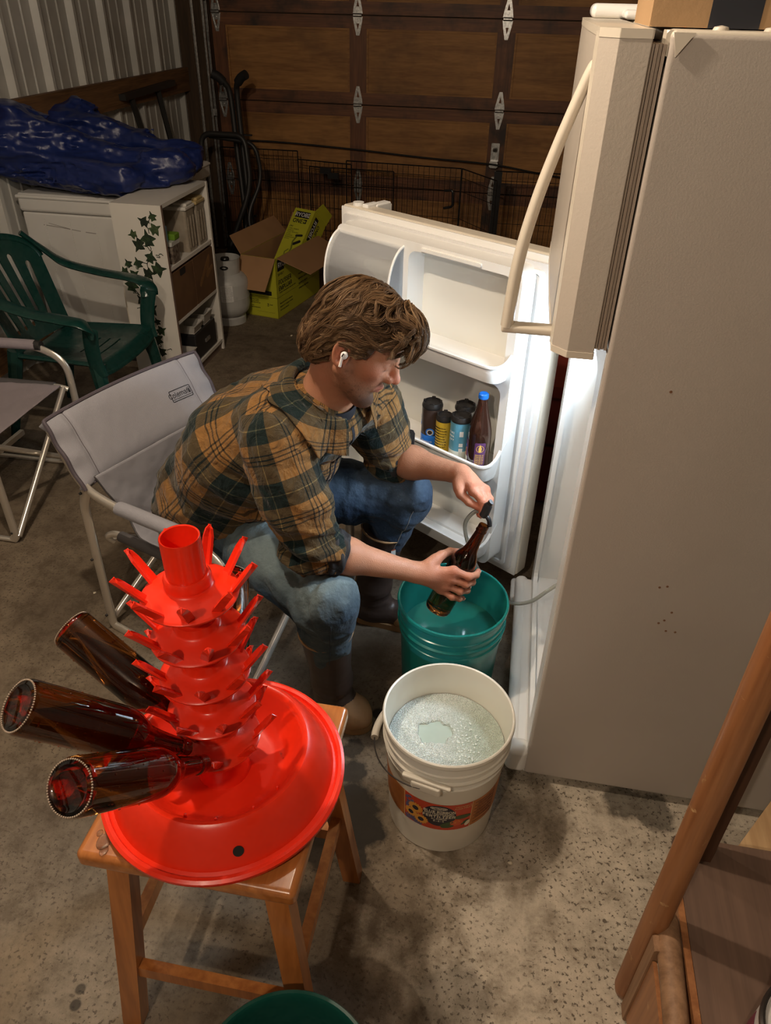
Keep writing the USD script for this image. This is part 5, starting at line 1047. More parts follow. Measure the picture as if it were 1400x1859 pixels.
flap('flap', (BWd + .001, .02, BH), (BWd + .001, BL, BH), (.86, -.02, -.30), .235, .03)
flap('flap', (-.001, 0, BH), (-.001, BL, BH), (-.6, 0, .75), .13, .02)
flap('flap', (0, BL + .001, BH), (BWd, BL + .001, BH), (.02, .55, .7), .14, .01)
# print on the front and the side
FX_ = lambda m, x, z: on_plane(m, (x, 0, z), (1, 0, 0), (0, 0, 1), .0004)
SX_ = lambda m, y, z: on_plane(m, (BWd, y, z), (0, 1, 0), (0, 0, 1), .0004)
fw_ = stage and ca.path + '/front_wall'
pp = lambda m, par: ca.part('print', m, m_pblk, False, local=True, parent=par)
pp(FX_(extr(sg.box(0, -.0008, BWd, .0008), .0004), 0, .135), fw_)
for k, s in enumerate(['SINGLE POINT', 'COUPE HERBE', 'REBORDEADORA']): pp(FX_(text(s, .0065, .0004, True, False), .045, .108 - k * .011), fw_)
for k, s in enumerate(['LOW', 'MAINTENANCE']): pp(FX_(text(s, .0065, .0004, True, False), .048, .066 - k * .011), fw_)
pp(FX_(text('3', .018, .0004, True, False), .165, .075), fw_); pp(FX_(text('YEAR', .007, .0004, True, False), .182, .083), fw_); pp(FX_(extr(sg.box(0, 0, .13, .0008), .0004), .09, .035), fw_)
pp(SX_(extr(rrect(.0, -.035, .09, .035, .003).difference(sg.box(-.1, -.1, -.09, 0)), .0004), .02, .335), sd); ca.part('print_lettering', SX_(text('RYOBI', .03, .0006, True, False), .028, .322), m_inkw, False, local=True, parent=sd)
pp(SX_(text('18 VOLT', .014, .0004, True, False), .02, .272), sd)
for k, s in enumerate(['POUSSER', 'EMPUJAR']): pp(SX_(text(s, .028, .0004, True, False), .022, .215 - k * .04), sd)
pp(SX_(extr(sg.box(0, 0, BL, .0012), .0004), 0, .135), sd)
for k in range(4): pp(SX_(text(['Facile a manoeuvrer dans les coins', 'Maniobra facil en espacios', 'Batterie et chargeur vendus', 'No incluye bateria'][k], .010, .0004, False, False), .03, .158 - .0 if k == 0 else .110 - k * .022), sd)
for k in range(4): pp(SX_(text(['POUSSER LA TETE', 'EMPUJAR CABEZAL', 'GARANTIE LIMITEE', 'GARANTIA LIMITADA'][k], .010, .0004, True, False), .30, .205 - k * .032), sd)
pp(SX_(extr(sg.box(.50, .16, .53, .26), .0004), .05, 0), sd)
# inner black tool edge showing under the front flap
ca.part('tool_edge', cbox((.005, -.006, .15), (.205, -.001, .175), .002), m_pblk, False, local=True)
# long box leaning out of the carton
LB0 = OB + RB @ V(.02, .20, .12); lax = nrm(RB @ V(.10, .58, .62)); lx = nrm(RB @ V(1, -.12, 0)); lx = nrm(lx - lax * (lx @ lax)); ly = np.cross(lax, lx)
lm = T4(LB0, np.stack([lx, ly, lax], 1)); LW, LD, LL = .160, .175, .60
lb = Thing('long_carton', 'tall lime-yellow tool carton leaning out of the open carton', 'box', mat=lm)
lb.part('carton_body', cbox((0, 0, 0), (LW, LD, LL), .002), m_yel, False, local=True)
lb.part('carton_flap', hull([(LW, 0.0, LL), (LW, LD, LL), (LW + .02, LD - .01, LL + .075), (LW + .02, .02, LL + .07), (LW + .003, 0, LL), (LW + .003, LD, LL), (LW + .023, LD - .01, LL + .075), (LW + .023, .02, LL + .07)]), m_yel, False, local=True)
lb.part('carton_flap', hull([(0, LD, LL), (LW, LD, LL), (LW - .01, LD + .05, LL + .05), (.01, LD + .05, LL + .05), (0, LD - .003, LL), (LW, LD - .003, LL), (LW - .01, LD + .047, LL + .05), (.01, LD + .047, LL + .05)]), m_kraft, False, local=True)
F2 = lambda m, x, z: on_plane(m, (x, 0, z), (1, 0, 0), (0, 0, 1), .0004)
S2 = lambda m, y, z: on_plane(m, (LW, y, z), (0, 0, 1), (0, -1, 0), .0004)
q2 = lambda m, mt=m_pblk, nm='print': lb.part(nm, m, mt, False, local=True)
q2(F2(extr(sg.box(.022, .535, .135, .580), .0004), 0, 0)); q2(F2(text('RYOBI', .027, .0008, True, True), .0785, .5575), m_inkw, 'print_lettering')
q2(F2(text('ONE', .028, .0004, True, False), .018, .497)); q2(F2(extr(sg.box(.104, .497, .128, .527).difference(unary_union([sg.box(.103, .509, .123, .515), sg.box(.110, .502, .116, .522)])), .0004), 0, 0))
q2(F2(text('18V', .011, .0004, True, False), .010, .462))
for k in range(7): q2(F2(text(['STRING TRIMMER', 'EDGER KIT', 'TAILLE-BORDURES', 'COUPE', 'PODADORA', 'REBORDEADORA', 'DE HILO'][k], .007, .0004, False, False), .010, .446 - k * .0125))
m_tg = M('tool_print_green', (0.16, 0.18, 0.02), .5); m_tgr = M('tool_print_grey', (.10, .10, .09), .5)
q2(F2(extr(unary_union([sg.LineString([(.045, .02), (.072, .17)]).buffer(.0065)]), .0004), 0, 0)); q2(F2(extr(unary_union([sg.LineString([(.072, .17), (.083, .235)]).buffer(.008)]), .0004), 0, 0), m_tgr)
q2(F2(extr(unary_union([sg.LineString([(.083, .235), (.095, .31), (.085, .36), (.10, .40)]).buffer(.006), sg.LineString([(.075, .30), (.055, .28), (.06, .25)]).buffer(.004)]), .0004), 0, 0), m_tg); q2(F2(extr(unary_union([sg.LineString([(.095, .405), (.135, .412)]).buffer(.008), sg.LineString([(.10, .345), (.135, .368)]).buffer(.010)]), .0004), 0, 0))
q2(S2(extr(sg.box(.40, .055, .57, .12), .0004), 0, 0)) if 0 else None
S3 = lambda m, y, z: on_plane(m, (LW, y, z), (0, 1, 0), (0, 0, 1), .0004)
q2(S3(extr(sg.box(.03, .405, .075, .575), .0004), 0, 0)); q2(S3(xf(text('RYOBI', .030, .0008, True, True), Rz(-PI / 2)), .0525, .49), m_inkw, 'print_lettering'); q2(S3(xf(text('ONE+', .026, .0004, True, True), Rz(-PI / 2)), .10, .50))
for k in range(4): q2(S3(xf(text(['STRING TRIMMER EDGER', 'TAILLE-BORDURES', 'PODADORA DE HILO', '18 VOLT LITHIUM'][k], .011, .0004, True, True), Rz(-PI / 2)), .035 + k * .028, .30))

# ------------------------------------------------------------------ hand truck, folded cart, leaning stand
m_grip = M('black_grip', (0.012, 0.012, 0.012), .7); m_dgrey = M('dark_paint', (0.022, 0.021, 0.02), .45)
ht = Thing('hand_truck', 'black hand truck with two curved rubber grips against the garage door', 'hand truck', loc=(-2.08, 5.75, 0))
for sx in (-1, 1):
    ht.part('upright', tube(smooth_path([(-2.115 + sx * .085, 5.66, 1.265), (-2.115 + sx * .045, 5.68, 1.225), (-2.11 + sx * .025, 5.70, 1.14), (-2.09 + sx * .022, 5.68, .80), (-2.05 + sx * .022, 5.62, .40), (-2.01 + sx * .05, 5.55, .10)], 8), .020, 10), m_dgrey, 40)
    ht.part('grip', tube(smooth_path([(-2.115 + sx * .125, 5.645, 1.285), (-2.115 + sx * .085, 5.66, 1.265), (-2.115 + sx * .052, 5.675, 1.232)], 6), .030, 12), m_grip, 40)
    ht.part('wheel', xf(lathe([(.03, -.025), (.10, -.025), (.115, -.012), (.115, .012), (.10, .025), (.03, .025)], 28), Ry(PI / 2), (-2.03 + sx * .17, 5.68, .115)), m_rubber, 30)
ht.part('axle', tube([(-2.21, 5.68, .115), (-1.85, 5.68, .115)], .01, 8), m_galv, 30)
ht.part('toe_plate', cbox((-2.2, 5.30, .006), (-1.86, 5.56, .014), .002), m_dgrey, False)
for z in (.35, .6, .9): ht.part('cross_brace', bar((-2.14, 5.66 + z * .05, z), (-2.0, 5.66 + z * .05, z), .02, .01), m_dgrey, False)
fc = Thing('folded_cart', 'folded black luggage cart frame with looped handle beside the hand truck', 'cart', loc=(-2.15, 5.45, 0))
fc.part('loop_handle', tube(fillet([(-2.29, 5.35, .02), (-2.33, 5.45, .60), (-2.29, 5.48, .93), (-1.98, 5.48, .93), (-1.94, 5.44, .62), (-2.17, 5.30, .02)], [0, .1, .07, .07, .12, 0], 8), .019, 10), m_dgrey, 40)
fc.part('inner_loop', tube(fillet([(-2.25, 5.52, .91), (-1.92, 5.52, .88), (-1.88, 5.52, .66), (-1.98, 5.40, .40), (-1.80, 5.26, .02)], [0, .08, .1, .1, 0], 8), .015, 10), m_dgrey, 40)
fc.part('base_plate', cbox((-2.30, 5.22, .003), (-1.82, 5.34, .02), .004), m_dgrey, False)
for x in (-2.26, -1.88): fc.part('wheel', xf(lathe([(.02, -.015), (.06, -.015), (.068, 0), (.06, .015), (.02, .015)], 24), Ry(PI / 2), (x, 5.40, .068)), m_rubber, 30)
ls = Thing('folded_stand', 'dark folded sawhorse with two legs and knobs leaning against the steel wall', 'stand', loc=(-2.45, 5.3, 0))
ls.part('leg', bar((-2.22, 4.86, .03), (-2.53, 4.98, 1.21), .03, .022), m_dgrey, False); ls.part('leg', bar((-2.22, 5.12, .03), (-2.53, 5.38, 1.21), .03, .022), m_dgrey, False)
ls.part('top_bar', bar((-2.525, 4.86, 1.20), (-2.525, 5.62, 1.22), .05, .035), m_dgrey, False)
for y, x, z in ((4.86, -2.39, .78), (5.28, -2.38, .80)): ls.part('clamp_knob', xf(lathe([(0, -.02), (.014, -.018), (.018, .0), (.014, .018), (0, .02)], 12), Ry(PI / 2), (x, y, z)), M('knob_wood', (.22, .12, .05), .5), 30)

# ------------------------------------------------------------------ wire pen in front of the garage door
m_wirek = M('black_wire', (0.012, 0.011, 0.010), .4)
wp = Thing('wire_pen', 'black wire exercise pen panels standing in front of the garage door', 'pet pen', loc=(-1.0, 5.85, 0))
def wires(a, b, h, n, frame=.0042):
    a, b = V(*a, 0), V(*b, 0); out = []; up = V(0, 0, 1)
    zs = [.012, h * .30, h * .55, h * .80, h * .92, h]
    for z in zs: out.append(tube([a + up * z, b + up * z], frame if z in (zs[0], h) else .0019, 5))
    for i in range(n + 1): s = a + (b - a) * i / n; out.append(tube([s + up * .006, s + up * h], frame if i in (0, n) else .0017, 5))
    return cat(*out)
for (a, b, h, n) in [((-2.34, 5.93), (-1.73, 5.93), .775, 16), ((-1.735, 5.95), (-1.30, 5.86), .715, 12), ((-1.32, 5.78), (-.47, 5.72), .752, 22), ((-.465, 5.72), (-.20, 5.36), .752, 9), ((-.225, 5.62), (.38, 5.66), .765, 16), ((.38, 5.66), (.95, 5.72), .765, 15), ((-1.66, 6.0), (-1.0, 5.98), .66, 17)]:
    wp.part('pen_panel', wires(a, b, h, n), m_wirek, False, kind='stuff')
for (x, y, z) in ((-1.505, 5.90, .655), (-1.445, 5.888, .625)): wp.part('clip_plate', cbox((x - .045, y - .006, z - .022), (x + .04, y + .004, z + .022), .003), m_black, False)
wp.part('door_handle', tube(fillet([(-.58, 5.72, .60), (-.52, 5.70, .61), (-.515, 5.70, .50), (-.58, 5.72, .48)], .02, 5), .009, 8), m_black, 40)
wp.part('corner_post', cbox((-.232, 5.60, 0), (-.178, 5.63, .765), .003), m_black, False)

# ------------------------------------------------------------------ red can behind the refrigerator
m_oxr = M('oxide_red_plastic', (0.20, 0.028, 0.018), .5, bump=(40, .0005))
rc = Thing('red_crate_stack', 'two stacked dull red plastic bins seen through the gap beside the refrigerator', 'bin', loc=(.36, 2.95, 0))
for z0, z1 in ((.0, .27), (.274, .54)): 
    rc.part('bin_body', cbox((.13, 2.68, z0 + .002), (.68, 3.2, z1 - .03), .02, 2), m_oxr, 30); rc.part('bin_rim', cbox((.12, 2.67, z1 - .045), (.69, 3.21, z1), .008), m_oxr, False)
# ------------------------------------------------------------------ cardboard box on the refrigerator
bx_ = Thing('cardboard_box', 'brown cardboard box with black tape on top of the refrigerator', 'box', loc=(.44, 1.64, FZ + .005))
bx_.part('box_body', cbox((.150, 1.36, FZ + .0045), (.76, 1.60, FZ + .28), .004), M('box_kraft', (0.40, 0.25, 0.125), .75, var=(4, (.34, .21, .10), .4, .7), bump=(120, .0004)), False)
bx_.part('tape_band', cat(cbox((.232, 1.3588, FZ + .0045), (.303, 1.3602, FZ + .282), .0003), cbox((.232, 1.359, FZ + .279), (.303, 1.60, FZ + .2815), .0003)), M('black_tape', (.022, .024, .032), .35), False)
bx_.part('tape_print', on_plane(text('FRAGILE', .011, .0004, True), (.2675, 1.3588, FZ + .050), (1, 0, 0), (0, 0, 1), .0003), M('tape_print_blue', (.06, .10, .18), .5), False)

# ------------------------------------------------------------------ wooden bench frame at the right edge
m_lad = wood_mat('ladder_wood', (0.235, 0.088, 0.030), (0.385, 0.165, 0.062), 'z', .45, 20, .05, .0005, .1, blotch=(26, (0.52, 0.33, 0.15), .66, .72))
m_lad2 = wood_mat('ladder_dark_wood', (0.055, 0.022, 0.010), (0.115, 0.05, 0.022), 'z', .6, 20, .05)
m_step = wood_mat('step_brown_paint', (0.125, 0.075, 0.052), (0.175, 0.105, 0.072), 'y', .6, 26, .04)
m_tan = wood_mat('worn_tan_wood', (0.20, 0.105, 0.052), (0.36, 0.205, 0.11), 'z', .6, 22, .05)
m_pine = wood_mat('fresh_pine', (0.42, 0.255, 0.12), (0.60, 0.40, 0.21), 'y', .55, 14, .08)
ld = Thing('wooden_bench', 'worn reddish wooden bench frame with a brown painted seat board at the right edge', 'bench', loc=(.55, .8, 0))
ld.part('post', tube([(.408, .811, .0), (.408, .811, .006), (.408, .811, .03), (.408, .811, 1.5)], [.010, .019, .0235, .0235], 20, ry=[.012, .020, .025, .025], up=(0, 1, 0)), m_lad, 50)
ld.part('back_post', cbox((.470, .955, .0), (.533, .998, 1.5), .004), m_lad2, False)
ld.part('seat_board', cbox((.468, .50, .275), (.95, 1.005, .300), .004), m_step, False)
ld.part('seat_edge', cbox((.455, .50, .262), (.4675, .95, .298), .003), m_lad, False)
ld.part('side_rail', tube([(.433, .835, .29), (.433, .83, .29), (.432, .815, .29), (.420, .45, .29)], [.012, .02, .0225, .0225], 16, ry=[.012, .02, .0225, .0225], up=(0, 0, 1)), m_tan, 50)
ld.part('side_panel', cbox((.404, .50, .02), (.412, .754, .265), .003), m_lad, False); ld.part('panel_batten', cbox((.400, .755, .0), (.415, .785, .300), .004), m_tan, False)
ld.part('pine_brace', bar((.625, .99, .235), (.80, 1.225, .235), .068, .05, r=.003), m_pine, False)
for x, y in ((.93, .52), (.93, .98), (.44, .52)): ld.part('leg', cbox((x - .02, y - .02, 0), (x + .02, y + .02, .274), .003), m_lad2, False)
ld.part('cross_rail', cbox((.60, .96, .20), (.95, 1.0, .274), .003), m_lad2, False)
pc = Thing('paint_can', 'white printed can with a dark rim in the bottom right corner', 'can', loc=(.578, .566, .3005))
pc.part('can_body', lathe([(0, 0), (.084, 0), (.086, .004), (.086, .186), (.088, .190), (.088, .198), (.084, .200), (.080, .196), (.078, .190), (0, .188)], 56), M('can_white_paint', (.62, .60, .58), .35), 35, local=True)
pc.part('can_rim', lathe([(.0865, .189), (.0885, .191), (.0885, .199), (.085, .2012), (.081, .1985)], 56), M('can_rim_dark', (.05, .04, .035), .3, .6), 35, local=True)
pc.part('print_stripe', cat(*[wrap(tess(extr(sg.Polygon([(-.02, -.06), (.012, -.06), (.030, .06), (.0, .06)]), .0004), .01), .0862, .10, math.radians(a), .0002) for a in (150, 200, 250)]), M('can_maroon', (.16, .02, .05), .4), False, local=True, kind='stuff')
# ------------------------------------------------------------------ the person
CF, CW = nrm(V(.933, -.361, 0)), nrm(V(.361, .933, 0))          # facing, and towards his left
hipR, hipL, kneeR, kneeL = V(-.735, 1.65, .475), V(-.68, 1.84, .475), V(-.375, 1.375, .495), V(-.255, 1.86, .525)
shR, shL, elR, elL = V(-.515, 1.475, .87), V(-.375, 1.82, .865), V(-.425, 1.42, .615), V(-.30, 1.87, .63)
HC = V(-.344, 1.588, 1.086); HR = np.array([[.860, .024, .509], [-.079, .993, .087], [-.504, -.115, .856]])
neckB = V(-.425, 1.625, .945)
U1 = lambda *ds, k=.02: __import__('functools').reduce(lambda a, b: smin(a, b, k), ds)

# ---- hands: finger chains in world space
B0, B1 = V(*HB[0]), V(*HB[1]); ba = nrm(B1 - B0); G = B0 + ba * .112
cd = nrm(CAM_POS - G); bn = nrm(cd - ba * (cd @ ba)); bt_ = np.cross(ba, bn)
hp = lambda n, t, a: G + bn * n + bt_ * t + ba * a
def wrapf(r, phis, a0, a1):
    q = []
    for i, f in enumerate(phis): f = math.radians(f); q.append(hp(r * math.cos(f), r * math.sin(f), a0 + (a1 - a0) * i / (len(phis) - 1)))
    return q
wrR = hp(.078, -.100, -.004)
FR = {'index': (wrapf(.0475, (-14, 40, 78, 104), .040, .046), .0093), 'middle': (wrapf(.0475, (-8, 46, 84, 112), .0165, .0165), .0094), 'ring': (wrapf(.0470, (-12, 40, 80, 108), -.008, -.0125), .0089), 'pinky': (wrapf(.0462, (-22, 24, 58, 84), -.030, -.0405), .0079)}
TH_R = [hp(.060, -.075, .026), hp(.022, -.060, .050), hp(-.020, -.046, .052), hp(-.042, -.022, .055)]
K = V(-.006, 1.622, .652)                                            # the tap
wrL = V(-.088, 1.742, .680)
ld_ = nrm(V(.66, -.72, -.10)); ls_ = nrm(V(-.66, -.62, .30)); ls_ = nrm(ls_ - ld_ * (ls_ @ ld_)); lu_ = np.cross(ls_, ld_); lu_ = lu_ if lu_[2] > 0 else -lu_
lp_ = lambda d, s, u: wrL + ld_ * d + ls_ * s + lu_ * u
FL = {'index': ([lp_(.088, .026, .004), lp_(.126, .020, -.004), lp_(.140, .014, -.027), lp_(.132, .010, -.045)], .0098), 'middle': ([lp_(.090, .004, .005), lp_(.131, .001, -.008), lp_(.138, .000, -.036), lp_(.120, .002, -.050)], .0098),
      'ring': ([lp_(.084, -.017, .002), lp_(.119, -.018, -.014), lp_(.120, -.014, -.040), lp_(.101, -.008, -.048)], .0092), 'pinky': ([lp_(.074, -.036, -.003), lp_(.102, -.037, -.016), lp_(.104, -.030, -.036), lp_(.090, -.022, -.044)], .0083)}
TH_L = [lp_(.030, .026, -.010), lp_(.066, .040, -.022), lp_(.098, .034, -.026), lp_(.122, .022, -.026)]
def hand_sdf(p, wr, F, TH, el, up):
    mc = {k: v[0][0] for k, v in F.items()}
    d = None
    for k, (q, r) in F.items():
        palm_start = wr + (mc[k] - wr) * .25
        c = cone(p, palm_start, q[0], .0135, .0115)
        f = smin(smin(cone(p, q[0], q[1], r * 1.14, r), cone(p, q[1], q[2], r, r * .93), .004), cone(p, q[2], q[3], r * .93, r * .80), .004)
        f = smin(f, np.minimum(cone(p, q[0] + (q[1] - q[0]) * .0, q[0] + (q[1] - q[0]) * .02 + 1e-6, r * 1.25, r * 1.25), cone(p, q[1], q[1] + (q[2] - q[1]) * .05, r * 1.06, r * 1.06)), .005)
        e = smin(c, f, .010)
        d = e if d is None else smin(d, c, .020); d = np.minimum(d, e) if d is not e else d
        d = smin(d, f, .0022)
    th = smin(smin(cone(p, TH[0], TH[1], .0165, .0125), cone(p, TH[1], TH[2], .0120, .0105), .006), cone(p, TH[2], TH[3], .0108, .0088), .004)
    d = smin(d, th, .008)
    d = smin(d, cone(p, wr + (mc['index'] - wr) * .25, TH[0] + (TH[1] - TH[0]) * .5, .016, .013), .014)      # thumb muscle
    d = smin(d, cone(p, wr - nrm(wr - el) * -.0, wr + (mc['middle'] - wr) * .35, .0235, .0225), .02)
    return d
def arm_sdf(p, el, wr):
    m = el + (wr - el) * .32
    d = smin(cone(p, el, m, .044, .0445), cone(p, m, wr, .0445, .0255), .03)
    return smin(d, cone(p, wr + (el - wr) * .10, wr, .026, .0245), .01)

def head_local(q):
    CULL[1] = False
    try: return head_local_(q)
    finally: CULL[1] = True
def head_local_(q):
    ab = q.copy(); ab[:, 1] = np.abs(ab[:, 1])
    d = ell(q, (-.010, 0, .047), (.096, .076, .088))
    d = smin(d, ell(q, (.040, 0, -.020), (.058, .059, .085)), .03)
    d = smin(d, cone(ab, (.002, .056, -.040), (.070, .020, -.094), .022, .020), .022)
    d = smin(d, ell(q, (.085, 0, -.096), (.020, .024, .019)), .020)
    d = smin(d, cone(ab, (.083, .008, .034), (.070, .042, .034), .013, .010), .014)      # brow
    d = smin(d, ell(ab, (.060, .046, -.008), (.022, .016, .018)), .02)                    # cheek bone
    d = smax(d, -ell(ab, (.100, .034, .013), (.016, .017, .012)), .010)                   # eye hollow
    d = smin(d, ell(ab, (.0755, .032, .0125), (.0145, .0150, .0125)), .004)               # lidded eye
    n = smin(cone(q, (.092, 0, .030), (.114, 0, -.008), .0080, .0108), ell(q, (.1180, 0, -.0130), (.0120, .0120, .0110)), .008)
    n = smin(n, ell(ab, (.1040, .0140, -.0180), (.0120, .0080, .0095)), .006)
    d = smin(d, n, .010)
    d = smax(d, -ell(ab, (.106, .0065, -.0245), (.006, .0035, .004)), .003)               # nostrils
    up_ = smin(cone(ab, (.1000, .004, -.0465), (.088, .022, -.0560), .0055, .0034), ell(q, (.0995, 0, -.046), (.005, .007, .005)), .006)
    lo_ = cone(ab, (.0975, .004, -.0585), (.087, .021, -.0590), .0060, .0036)
    d = smin(d, smin(up_, lo_, .0015), .006)
    d = smax(d, -cone(ab, (.107, .0, -.0522), (.092, .024, -.0575), .0005, .0004), .003)
    d = smax(d, -ell(q, (.103, 0, -.072), (.010, .022, .007)), .010)
    # ear
    er = q.copy(); er[:, 1] = np.abs(er[:, 1]); E = er - V(-.014, .0795, -.002); a = math.radians(14); ca, sa = math.cos(a), math.sin(a)
    E = np.stack([E[:, 0] * ca + E[:, 2] * sa, E[:, 1] - .28 * -E[:, 0], -E[:, 0] * sa + E[:, 2] * ca], 1)
    ring = np.sqrt((np.sqrt((E[:, 0] / .0165)**2 + (E[:, 2] / .0285)**2) - 1)**2 * .0195**2 + (E[:, 1] - .003)**2) - .0048
    base = ell(E, (.002, -.006, -.002), (.017, .009, .028)); lobe = ell(E, (.006, -.002, -.029), (.0085, .006, .0095)); trag = ell(E, (.0145, -.001, -.006), (.005, .006, .007)); anti = cone(E, (-.006, .0, .012), (-.007, .001, -.014), .0045, .0045)
    ear = smin(smin(smin(smin(ring, base, .004), lobe, .006), trag, .004), anti, .004)
    ear = smax(ear, -ell(E, (.006, .006, -.004), (.0085, .009, .011)), .003)
    return smin(d, ear, .006)
def body_sdf(p):
    d = head_local((p - HC) @ HR) if near(HC, .26) else np.full(len(p), 1.0)
    hl = lambda x, y, z: HC + HR @ V(x, y, z)
    d = smin(d, cone(p, hl(-.030, 0, -.01), neckB, .056, .060), .025)
    d = smin(d, cone(p, hl(.01, -.012, -.06), neckB + V(.02, -.0, 0), .040, .050), .02)
    t = smin(cone(p, V(-.73, 1.75, .46), V(-.52, 1.665, .78), .115, .12), cone(p, shR + CW * .03, shL - CW * .03, .055, .055), .08)
    t = smin(t, cone(p, V(-.5, 1.655, .83), neckB, .08, .058), .06)
    for a, b, ra, rb in ((shR, elR, .050, .043), (shL, elL, .050, .043), (hipR, kneeR, .075, .052), (hipL, kneeL, .075, .052), (kneeR, V(-.385, 1.41, .12), .048, .035), (kneeL, V(-.34, 1.857, .12), .048, .035)): t = smin(t, cone(p, a, b, ra, rb), .03)
    d = smin(d, t, .02)
    for el, wr, F, TH in ((elR, wrR, FR, TH_R), (elL, wrL, FL, TH_L)):
        if not near((el + wr) / 2, .23) and not near(F['middle'][0][0], .16): continue
        a = arm_sdf(p, el, wr)
        if near(F['middle'][0][0], .17): a = smin(a, hand_sdf(p, wr, F, TH, el, bn), .012)
        d = smin(d, a, .02)
    return d
per = Thing('person', 'seated person in plaid flannel shirt, jeans and brown rubber boots, filling a bottle', 'person', loc=(-.72, 1.75, 0))
bm_ = relax(surf(body_sdf, (-.90, 1.28, .08), (.09, 2.02, 1.26), .0028, 12), 1, .4)
bv = np.asarray(bm_.vertices); ql = (bv - HC) @ HR
def blob(p, c, r): return np.exp(-((((p - np.asarray(c)) / np.asarray(r))**2).sum(1)))
skin = np.tile(V(.40, .19, .113), (len(bv), 1))
red = .55 * blob(ql * (1, 0, 1) + np.abs(ql) * (0, 1, 0), (.06, .045, -.012), (.03, .03, .028)) + .9 * blob(ql, (.114, 0, -.014), (.016, .018, .016)) + .8 * blob(np.abs(ql) * (0, 1, 0) + ql * (1, 0, 1), (-.014, .082, .004), (.022, .014, .035)) + .35 * blob(ql, (-.02, 0, -.08), (.05, .08, .05))
tips = sum(blob(bv, v[0][3], (.016,) * 3) + .5 * blob(bv, v[0][1], (.012,) * 3) + .5 * blob(bv, v[0][0], (.013,) * 3) for F in (FR, FL) for v in F.values()) + sum(blob(bv, T[3], (.016,) * 3) for T in (TH_R, TH_L))
handz = np.exp(-np.minimum(np.linalg.norm(bv - FR['middle'][0][0], axis=1), np.linalg.norm(bv - FL['middle'][0][0], axis=1))**2 / .006)
mixc = lambda c, w: skin + (np.asarray(c) - skin) * np.clip(w, 0, 1)[:, None]
skin = mixc((.47, .130, .085), red * .8 + .55 * tips + .35 * handz)
aq = np.abs(ql) * (0, 1, 0) + ql * (1, 0, 1)
nz = meshkit.fbm(bv * 160, 3, 5); nz2 = meshkit.fbm(bv * 45, 3, 8)
beard = np.clip(blob(aq, (.052, .045, -.072), (.052, .04, .036)) * 1.2 + blob(ql, (.085, 0, -.085), (.030, .034, .026)) * 1.3 + .9 * blob(aq, (.098, .014, -.037), (.016, .018, .0085)) + blob(aq, (.012, .062, -.03), (.022, .022, .035)) * .8, 0, 1)
beard *= (ql[:, 2] > -.13)
skin = mixc((.105, .050, .028), beard * np.clip((nz - .25) * 2.2, 0.7, 1) * .95)
skin = mixc((.055, .030, .020), np.clip(blob(ql, (.090, 0, -.088), (.024, .030, .022)) * 1.1 + .8 * blob(aq, (.070, .030, -.092), (.03, .02, .018)), 0, .85))
skin = mixc((.36, .115, .085), blob(aq, (.099, .010, -.0505), (.012, .017, .0105)) * .8)
brow = np.clip(1 - np.abs(ql[:, 2] - (.033 + .012 * np.exp(-((aq[:, 1] - .038) / .018)**2) - .004)) / .0062, 0, 1) * (aq[:, 1] > .012) * (aq[:, 1] < .052) * (ql[:, 0] > .05)
skin = mixc((.12, .062, .032), brow * .85)
lash = blob(aq, (.087, .034, .0035), (.010, .016, .0022)); skin = mixc((.10, .05, .035), lash * .9)
skin *= (1 + .10 * (nz2 - .5))[:, None]
def vc_mat(name, rough, bump=None, sss=0.0, sheen=0.0):
    n = {'p': ('principled_bsdf', {'roughness': rough, 'subsurface_weight': sss, 'subsurface_scale': .006, 'subsurface_radius': (1, .35, .2), 'specular_ior_level': .22, 'sheen_weight': sheen}), 'a': ('attribute', {'attribute': 'tint'})}
    l = [('a.color', 'p.base_color')]
    if bump:
        n.update({'g': ('geometry', {}), 'nb': ('noise_texture', {'scale': bump[0], 'detail': 4.0}), 'bp': ('bump', {'distance': bump[1]})}); l += [('g.position', 'nb.vector'), ('nb.fac', 'bp.height'), ('bp.normal', 'p.normal')]
    return usdkit.material(stage, LK + name, n, l, surface='p.BSDF')
m_skin = vc_mat('skin', .48, (350, .0007), .12)
um = per.part('body', bm_, m_skin, True, prim=True); attr(um, 'tint', skin)
# finger nails
m_nail = M('finger_nail', (.62, .36, .28), .3)
for F, nv in ((FR, None), (FL, None)):
    for k, (q, r) in F.items():
        t_ = nrm(q[3] - q[2]); b_ = nrm(np.cross(q[2] - q[1], q[1] - q[0])); o_ = np.cross(t_, b_); o_ = o_ if o_ @ (q[2] - q[3] - (q[1] - q[2])) < 9 and o_ @ ((q[1] + q[2]) / 2 - q[0]) > -9 else o_
        out = nrm((q[3] - (q[0] + q[2]) / 2) - t_ * ((q[3] - (q[0] + q[2]) / 2) @ t_)); out = -out if out @ (q[1] - (q[0] + q[3]) / 2) < 0 else out
        nl = trimesh.creation.icosphere(2, 1.0); nl.vertices = nl.vertices * (.0052, .0016, .0065); per.part('finger_nail', xf(nl, np.stack([np.cross(out, t_), out, t_], 1), q[3] + t_ * .0008 + out * r * .74), m_nail, True)

